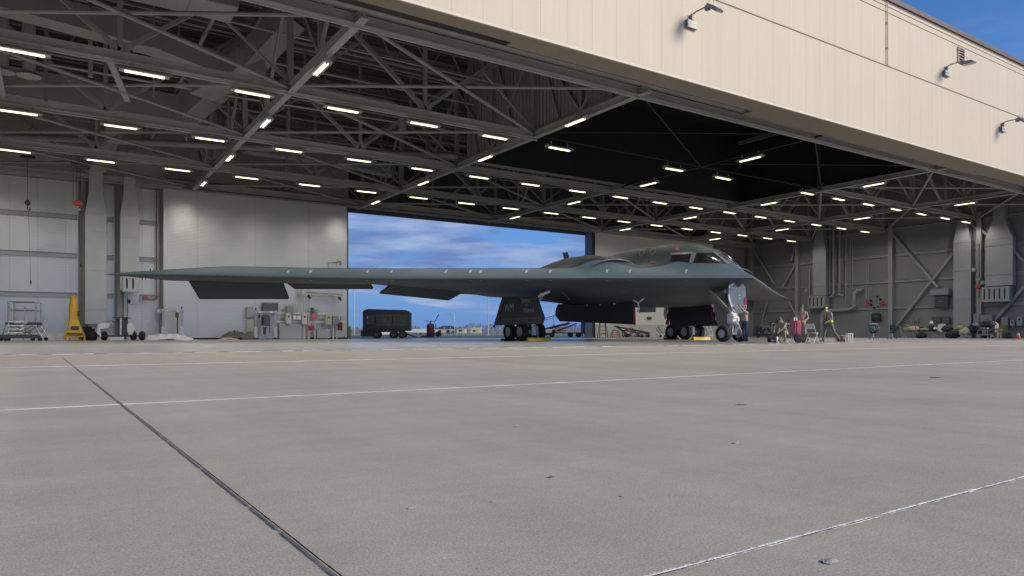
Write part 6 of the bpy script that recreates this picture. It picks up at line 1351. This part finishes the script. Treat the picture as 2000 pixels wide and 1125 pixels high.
tan=mat('tan_shirt',(.42,.34,.26),.8,0,.06,10); pink_tan=mat('dusty_tan_shirt',(.36,.295,.24),.8,0,.06,10); jeans=mat('blue_jeans',(.035,.055,.11),.85,0,.2,14); boot=mat('boot_brown',(.09,.065,.045),.7,0,.2,14); bootk=mat('boot_black',(.02,.02,.02),.6)
hairm=mat('dark_hair',(.025,.018,.013),.7,0,.2,30); belt=mat('reflective_yellow_belt',(.62,.78,.06),.5,0,.05,10); harn=mat('red_harness',(.25,.02,.03),.6); capm=mat('camo_cap',(.12,.11,.08),.8)
def person(label,loc,rz,J,mats,extras=(),hat=None,group=None):
    """J: joints in metres, local x = person's left, y = back (faces -y), z up"""
    t=thing('person',label,'person',loc,rz,group)
    V=[];E=[];Rr=[];tagm=[]
    def v(p,r): V.append(Vector(p)); Rr.append(r); return len(V)-1
    def e(a,b,m): E.append((a,b)); tagm.append(m)
    pv=v(J['pelvis'],(.155,.12)); ch=v(Vector(J['pelvis']).lerp(Vector(J['chest']),.5),(.145,.11)); c2=v(J['chest'],(.185,.125)); nk=v(J['neck'],(.062,.062)); jw=v(Vector(J['neck']).lerp(Vector(J['head']),.55),(.068,.078)); hd=v(J['head'],(.082,.100)); tp=v(Vector(J['head'])+(Vector(J['head'])-Vector(J['neck'])).normalized()*.09,(.060,.072))
    e(pv,ch,1);e(ch,c2,1);e(c2,nk,1);e(nk,jw,0);e(jw,hd,0);e(hd,tp,0)
    fdir=Vector(J.get('face',(0,-1,0))).normalized()
    ns=v(Vector(J['head'])+fdir*.088+Vector((0,0,-.012)),(.022,.026)); ns2=v(Vector(J['head'])+fdir*.112+Vector((0,0,-.02)),(.012,.014)); e(hd,ns,0); e(ns,ns2,0)
    for s in ('L','R'):
        sh=v(J['sh'+s],(.068,.066)); el=v(J['el'+s],(.044,.044)); wr=v(J['wr'+s],(.029,.026)); d=(Vector(J['wr'+s])-Vector(J['el'+s])).normalized()
        pm=v(Vector(J['wr'+s])+d*.055,(.036,.018)); e(c2,sh,1); e(sh,el,2); e(el,wr,3); e(wr,pm,0)
        side=d.cross(fdir); side=side.normalized() if side.length>.1 else Vector((1,0,0)); cur=Vector(J.get('curl'+s,fdir)); cur.normalize()
        for k,(o,ln) in enumerate(((-.030,.062),(-.010,.075),(.010,.072),(.029,.055))):
            b0=Vector(J['wr'+s])+d*.085+side*o; b1=b0+d*ln*.55; b2=b1+(d*.5+cur*.6).normalized()*ln*.5
            i0=v(b0,(.010,.010)); i1=v(b1,(.009,.009)); i2=v(b2,(.007,.007)); e(pm,i0,0); e(i0,i1,0); e(i1,i2,0)
        t0=v(Vector(J['wr'+s])+d*.035+side*.038,(.012,.012)); t1=v(Vector(J['wr'+s])+d*.068+side*.058+cur*.02,(.009,.009)); e(wr,t0,0); e(t0,t1,0)
        hp=v(J['hip'+s],(.098,.098)); kn=v(J['kn'+s],(.064,.066)); cf=v(Vector(J['kn'+s]).lerp(Vector(J['an'+s]),.35),(.060,.062)); an=v(J['an'+s],(.045,.048)); toe=v(J['toe'+s],(.040,.032)); e(pv,hp,4); e(hp,kn,4); e(kn,cf,4); e(cf,an,4); e(an,toe,5)
        he=v(Vector(J['an'+s])+(Vector(J['an'+s])-Vector(J['toe'+s])).normalized()*.05+Vector((0,0,-.055)),(.032,.03)); e(an,he,5)
    me=bpy.data.meshes.new('body'); me.from_pydata([tuple(p) for p in V],E,[]); ob=bpy.data.objects.new('body',me); C.objects.link(ob)
    sk=ob.modifiers.new('s','SKIN'); sk.use_smooth_shade=True
    for i,r in enumerate(Rr): me.skin_vertices[0].data[i].radius=r; me.skin_vertices[0].data[i].use_root=(i==0)
    sb=ob.modifiers.new('d','SUBSURF'); sb.levels=2; sb.render_levels=2
    dg=bpy.context.evaluated_depsgraph_get(); dg.update(); m2=bpy.data.meshes.new_from_object(ob.evaluated_get(dg)); m2.name='body'; bpy.data.objects.remove(ob)
    body=bpy.data.objects.new('body',m2); C.objects.link(body); body.parent=t; m2.materials.clear()
    for k in mats: m2.materials.append(k)
    segs=[(V[a],V[b],tagm[i]) for i,(a,b) in enumerate(E)]
    for p in m2.polygons:
        c=p.center; best=9;bm_=0
        for a,b,m in segs:
            ab=b-a; u=max(0,min(1,(c-a).dot(ab)/max(1e-6,ab.length_squared))); dd=(c-(a+ab*u)).length
            if dd<best: best=dd;bm_=m
        if bm_==1 and (c.z-J['pelvis'][2])*(1 if J['chest'][2]>J['pelvis'][2] else 0)<.03 and (c-Vector(J['pelvis'])).length<.2: bm_=4
        p.material_index=bm_; p.use_smooth=True
    H=Vector(J['head']); up=(H-Vector(J['neck'])).normalized()
    # hair or cap
    q=fdir; sidev=up.cross(q).normalized()
    b=MB(); vs=[];n=14
    for j in range(6):
        a=R_(5+17*j)
        for i in range(n):
            ph=2*PI*i/n; r=.100*math.sin(a); f=math.cos(ph)*r*1.12; sd_=math.sin(ph)*r*.92; low=.0 if math.cos(ph)>.3 else .0
            vs.append(H+up*(.035+.098*math.cos(a)-(.03 if (j==5 and math.cos(ph)<0) else 0))+q*f*1.0-q*.006+sidev*sd_)
    fs=[(j*n+i,j*n+(i+1)%n,(j+1)*n+(i+1)%n,(j+1)*n+i) for j in range(5) for i in range(n)]+[tuple(range(n))]
    b.add(vs,fs)
    if hat: b.prism([H+up*.055+q*.09-sidev*.06,H+up*.055+q*.09+sidev*.06,H+up*.035+q*.165+sidev*.04,H+up*.035+q*.165-sidev*.04],up*.012)
    b.build('cap' if hat else 'hair',hat or hairm,t,smooth=True)
    for s in (-1,1):
        b=MB(); c=H+q*.094+sidev*.032*s+up*.010; b.lathe(c,[(.002,-.008),(.009,-.004),(.009,.004),(.002,.008)],'z',8); b.build('eye',bootk,body)
        b=MB(); c=H+sidev*.086*s-up*.005-q*.005; b.rbox(c,(.02,.035,.05),.008); b.build('ear',skinm,body)
    b=MB(); c=H+q*.098-up*.052; b.rbox(c,(.042,.012,.010),.003,rz=math.atan2(q.y,q.x)+PI/2); b.build('mouth',mat('lips',(.30,.12,.10)),body)
    for nm,m,f in extras: b=MB(); f(b); b.build(nm,m,t,smooth=True)
    return t
def ring(b,c,rx,ry,h,tilt=(0,0,0)):
    n=20; m=Euler(tilt).to_matrix(); c=Vector(c); vs=[]
    for zz_,k in ((-h/2,1),(h/2,1),(h/2,.93),(-h/2,.93)):
        for i in range(n): a=2*PI*i/n; vs.append(c+m@Vector((rx*k*math.cos(a),ry*k*math.sin(a),zz_)))
    fs=[(j*n+i,j*n+(i+1)%n,((j+1)%4)*n+(i+1)%n,((j+1)%4)*n+i) for j in range(4) for i in range(n)]; b.add(vs,fs)
def pw(px,D): return atD(px,D)
toyaw=-YAW
# 1: man in tan shirt and jeans, arms raised to the nose gear door, seen from behind-right; faces picture-left
x,y=pw(1455,34.0)
J=dict(pelvis=(0,0,.95),chest=(0,-.02,1.30),neck=(0,-.05,1.50),head=(0,-.09,1.64),face=(0,-.95,.2),
 shL=(.19,-.05,1.42),elL=(.22,-.33,1.52),wrL=(.12,-.46,1.72),shR=(-.19,-.05,1.42),elR=(-.22,-.34,1.45),wrR=(-.14,-.50,1.62),curlL=(0,-1,0),curlR=(0,-1,0),
 hipL=(.10,0,.90),knL=(.11,-.04,.50),anL=(.11,.03,.09),toeL=(.12,-.13,.045),hipR=(-.10,0,.90),knR=(-.12,.02,.50),anR=(-.13,.10,.09),toeR=(-.14,-.06,.045))
person('man in tan shirt and blue jeans reaching up to the nose gear door',(x,y,0),toyaw+R_(-62),J,[skinm,tan,tan,skinm,jeans,bootk],
 [('belt',bootk,lambda b: ring(b,(0,0,.99),.165,.135,.05))])
# 2: crouching crew member in camouflage, picture-left one, mostly dark, bent over
def crouch(lean,twist=0):
    return dict(pelvis=(0,.16,.42),chest=(0,-.06,.78),neck=(0,-.16,.97),head=(0,-.25,1.06),face=(0,-.75,-.65),
 shL=(.19,-.08,.90),elL=(.26,-.32,.70),wrL=(.16,-.52,.52),shR=(-.19,-.08,.90),elR=(-.25,-.34,.72),wrR=(-.12,-.54,.56),curlL=(0,-.5,-1),curlR=(0,-.5,-1),
 hipL=(.11,.14,.40),knL=(.20,-.24,.52),anL=(.17,-.06,.10),toeL=(.18,-.24,.045),hipR=(-.11,.14,.40),knR=(-.16,-.22,.10+.0),anR=(-.14,.20,.12),toeR=(-.14,.24,.045))
Jc=crouch(0); 
x,y=pw(1530,33.2)
person('crew member crouching in light camouflage, nearest the pink cart, back to the sun',(x,y,0),toyaw+R_(-55),Jc,[skinm,camo_l,camo_l,camo_l,camo_l,boot],
 [('suspender',harn,lambda b: (b.path([(.08,.08,.55),(.10,.06,.80),(.09,-.06,.93)],.018,6),b.path([(-.08,.08,.55),(-.10,.06,.80),(-.09,-.06,.93)],.018,6)))],hat=capm,group=None)
x,y=pw(1517,33.9)
Jd=dict(crouch(0)); Jd['head']=(.02,-.30,.95); Jd['neck']=(0,-.2,.90); Jd['chest']=(0,-.08,.74); Jd['knR']=(-.2,-.24,.50); Jd['anR']=(-.17,-.06,.10); Jd['toeR']=(-.18,-.22,.045)
person('crew member squatting low in camouflage, left one of the crouching pair',(x,y,0),toyaw+R_(-20),Jd,[skinm,camo_l,camo_l,camo_l,camo_d,boot],hat=hairm)
# 3: standing crew member behind the pink cart
x,y=pw(1566,33.0)
J=dict(pelvis=(0,0,.95),chest=(0,-.01,1.30),neck=(0,-.02,1.50),head=(0,-.06,1.64),face=(-.35,-.9,-.25),
 shL=(.20,0,1.42),elL=(.27,-.04,1.14),wrL=(.16,-.22,1.04),shR=(-.20,0,1.42),elR=(-.27,-.08,1.15),wrR=(-.12,-.28,1.10),
 hipL=(.10,0,.90),knL=(.12,-.03,.50),anL=(.13,.03,.09),toeL=(.16,-.12,.045),hipR=(-.10,0,.90),knR=(-.12,-.03,.50),anR=(-.13,.03,.09),toeR=(-.16,-.12,.045))
person('crew member standing behind the pink cart in tan shirt with a reflective yellow belt',(x,y,0),toyaw+R_(-18),J,[skinm,pink_tan,pink_tan,pink_tan,camo_l,boot],
 [('reflective_belt',belt,lambda b: ring(b,(0,0,1.0),.172,.142,.085)),('harness',harn,lambda b: (b.path([(.10,-.15,1.05),(.11,-.16,1.28),(.10,-.09,1.45),(.09,.08,1.44),(.02,.14,1.2)],.016,6),b.path([(-.10,-.15,1.05),(-.11,-.16,1.28),(-.10,-.09,1.45),(-.09,.08,1.44),(-.02,.14,1.2)],.016,6))),
  ('ear_defender',bootk,lambda b: (b.rbox((.095,-.06,1.64),(.035,.06,.08),.015),b.rbox((-.095,-.06,1.64),(.035,.06,.08),.015)))],hat=capm)
# 4: walking man, mid-stride towards picture-left, head down
x,y=pw(1620,33.2)
J=dict(pelvis=(0,.02,.93),chest=(0,-.06,1.27),neck=(0,-.16,1.45),head=(0,-.26,1.56),face=(0,-.75,-.65),
 shL=(.19,-.08,1.37),elL=(.24,-.06,1.10),wrL=(.16,-.24,.98),shR=(-.19,-.08,1.37),elR=(-.24,-.10,1.10),wrR=(-.12,-.30,1.05),
 hipL=(.09,.02,.88),knL=(.10,.18,.50),anL=(.10,.50,.15),toeL=(.10,.42,.035),hipR=(-.09,.02,.88),knR=(-.10,-.18,.49),anR=(-.10,-.26,.09),toeR=(-.10,-.45,.045))
person('man walking mid-stride with head bowed, tan shirt, camouflage trousers and yellow belt',(x,y,0),toyaw+R_(-72),J,[skinm,pink_tan,pink_tan,pink_tan,camo_d,bootk],
 [('reflective_belt',belt,lambda b: ring(b,(0,.01,.99),.168,.14,.085,(.12,0,0))),('harness',harn,lambda b: b.path([(.02,-.17,1.02),(.03,-.2,1.2),(.05,-.18,1.36)],.02,6)),
  ('yellow_headband',mat('neon_cap',(.65,.72,.15),.5),lambda b: (b.lathe((.0,-.245,1.60),[(.105,-.01),(.10,.035),(.075,.07)],'z',16),b.rbox((.0,-.16,1.56),(.12,.05,.10),.02)))],hat=hairm)
# pink cart
pinkm=mat('pink_red_tank',(.55,.10,.17),.4,0,.08,5); x,y=pw(1556,31.6)
t=thing('pink_cart','faded pink-red tank cart on two black wheels with white tubes on top','cart',(x,y,0),toyaw)
b=MB(); b.lathe((-.03,0,0),[(.02,.38),(.14,.38),(.17,.42),(.19,.92),(.20,.94),(.20,.99),(.17,1.0),(.01,1.0)],'z',22); b.build('tank',pinkm,t,smooth=True)
for i in range(7): a=PI+PI*i/6; b=MB(); b.bar((-.03+.185*math.cos(a),.185*math.sin(a),.42),(-.03+.20*math.cos(a),.20*math.sin(a),.92),.018); b.build('rib',mat('pale_pink',(.66,.22,.28),.4),t)
for q in (-.13,-.03): b=MB(); b.tube((q,-.05,1.0),(q,-.05,1.14),.035,10); b.build('tube_end',M['white'],t,smooth=True)
for q,yy in ((-.02,-.22),(.38,.12)):
    b=MB(); b.lathe((q,yy,.20),[(.06,-.05),(.15,-.06),(.20,-.035),(.20,.035),(.15,.06),(.06,.05)],'y',22); wt_=b.build('tyre',M['rubber'],t,smooth=True); b=MB(); b.lathe((q,yy,.20),[(.01,-.045),(.10,-.04),(.10,.04),(.01,.045)],'y',18); b.build('rim',mat('dark_red_rim',(.12,.01,.02),.4),wt_)
b=MB(); b.bar((.2,0,.1),(.2,0,1.0),.05); b.bar((0,-.1,.2),(.4,.1,.2),.05); b.bar((.1,-.1,.03),(.3,-.1,.2),.05); b.path([(.2,0,1.0),(.28,0,1.12),(.1,0,1.12)],.02,6); b.build('frame',mat('deep_red_frame',(.22,.02,.04),.5),t)
# white folding chair
x,y=pw(1586,30.6); whm=mat('chair_white',(.60,.59,.58),.45)
t=thing('folding_chair','white metal folding chair standing open between the pink cart and the walking man','chair',(x,y,0),toyaw+R_(128))
for s in (-.21,.21):
    b=MB(); b.path([(s,-.22,0),(s,.12,.55),(s*.95,.22,.80),(s*.8,.25,.86)],.014,6); b.build('front_leg',whm,t); b=MB(); b.path([(s*.9,.22,0),(s*.9,-.12,.45)],.014,6); b.build('rear_leg',whm,t)
b=MB(); b.tube((-.21,-.22,.01),(.21,-.22,.01),.014,6); b.tube((-.19,.22,.01),(.19,.22,.01),.014,6); b.build('floor_bar',whm,t)
b=MB(); b.rbox((0,-.02,.445),(.38,.38,.03),.012); b.build('seat',whm,t); b=MB(); b.rbox((0,.19,.72),(.40,.03,.24),.012,rx=R_(-20)); b.build('backrest',whm,t)
# tan cloth roll and white frame behind the walking man
x,y=pw(1647,36.0); t=thing('canvas_roll','tan canvas bundle lying on the floor behind the walking man','bundle',(x,y,0),toyaw)
from mathutils import noise
b=MB(); prof=[]; n=20; L_=.72; vs=[];fs=[]
for i in range(25):
    u=i/24; xx=-L_/2+L_*u
    for k in range(n): a=2*PI*k/n; r=.17*(1+.16*noise.noise(Vector((xx*7,math.cos(a)*1.5,math.sin(a)*1.5))))*(1-.25*abs(2*u-1)**5); vs.append((xx,r*math.cos(a),max(0,.165+r*math.sin(a))))
for i in range(24):
    for k in range(n): fs.append((i*n+k,i*n+(k+1)%n,(i+1)*n+(k+1)%n,(i+1)*n+k))
fs+=[tuple(range(n))[::-1],tuple(range(24*n,25*n))]; b.add(vs,fs); b.build('roll',mat('tan_roll',(.36,.24,.16),.85,0,.15,7),t,smooth=True)
for q in (-.18,.2): b=MB(); b.lathe((q,0,.165),[(.178,-.02),(.182,0),(.178,.02)],'x',20); b.build('strap',M['greydk'],t)
x,y=pw(1658.5,35.6); t=thing('white_rack','small white open frame at the right end of the canvas bundle','frame',(x,y,0),toyaw)
for q in (-.10,.12):
    for r in (-.1,.15): b=MB(); b.bar((q,r,0),(q,r,.42),.04); b.build('post',M['white'],t)
b=MB(); b.rbox((.02,.02,.40),(.28,.3,.05),.01); b.build('top_tray',M['white'],t)
# white scrap on the floor left of the walking man
x,y=pw(1604,34.5); b=MB((x,y,0)); b.rbox((x,y,.05),(.3,.2,.10),.04,rz=.4); o=b.build('cloth_scrap',M['white'],smooth=True); o.location=(x,y,0); tag(o,'crumpled white cloth on the floor just left of the walking man','cloth')
# low black case in front of the squatting pair
x,y=pw(1509,32.9); t=thing('tool_case','low black open tool case beside the squatting pair','case',(x,y,0),toyaw); b=MB(); b.rbox((0,0,.10),(.42,.3,.2),.03); b.build('case',M['blacksteel'],t); b=MB(); b.rbox((0,-.155,.09),(.24,.02,.07),.01); b.build('label_plate',M['steel_pale'],t); b=MB(); b.rbox((0,.15,.28),(.42,.03,.2),.01,rx=-.3); b.build('lid',M['blacksteel'],t)
x,y=pw(1517.5,32.7); b=MB((x,y,0)); b.lathe((x,y,0),[(.05,0),(.05,.22),(.03,.25),(.02,.28)],'z',14); o=b.build('spray_can',M['chrome'],smooth=True); o.location=(x,y,0); tag(o,'small silver canister between the tool case and the squatting pair','canister')
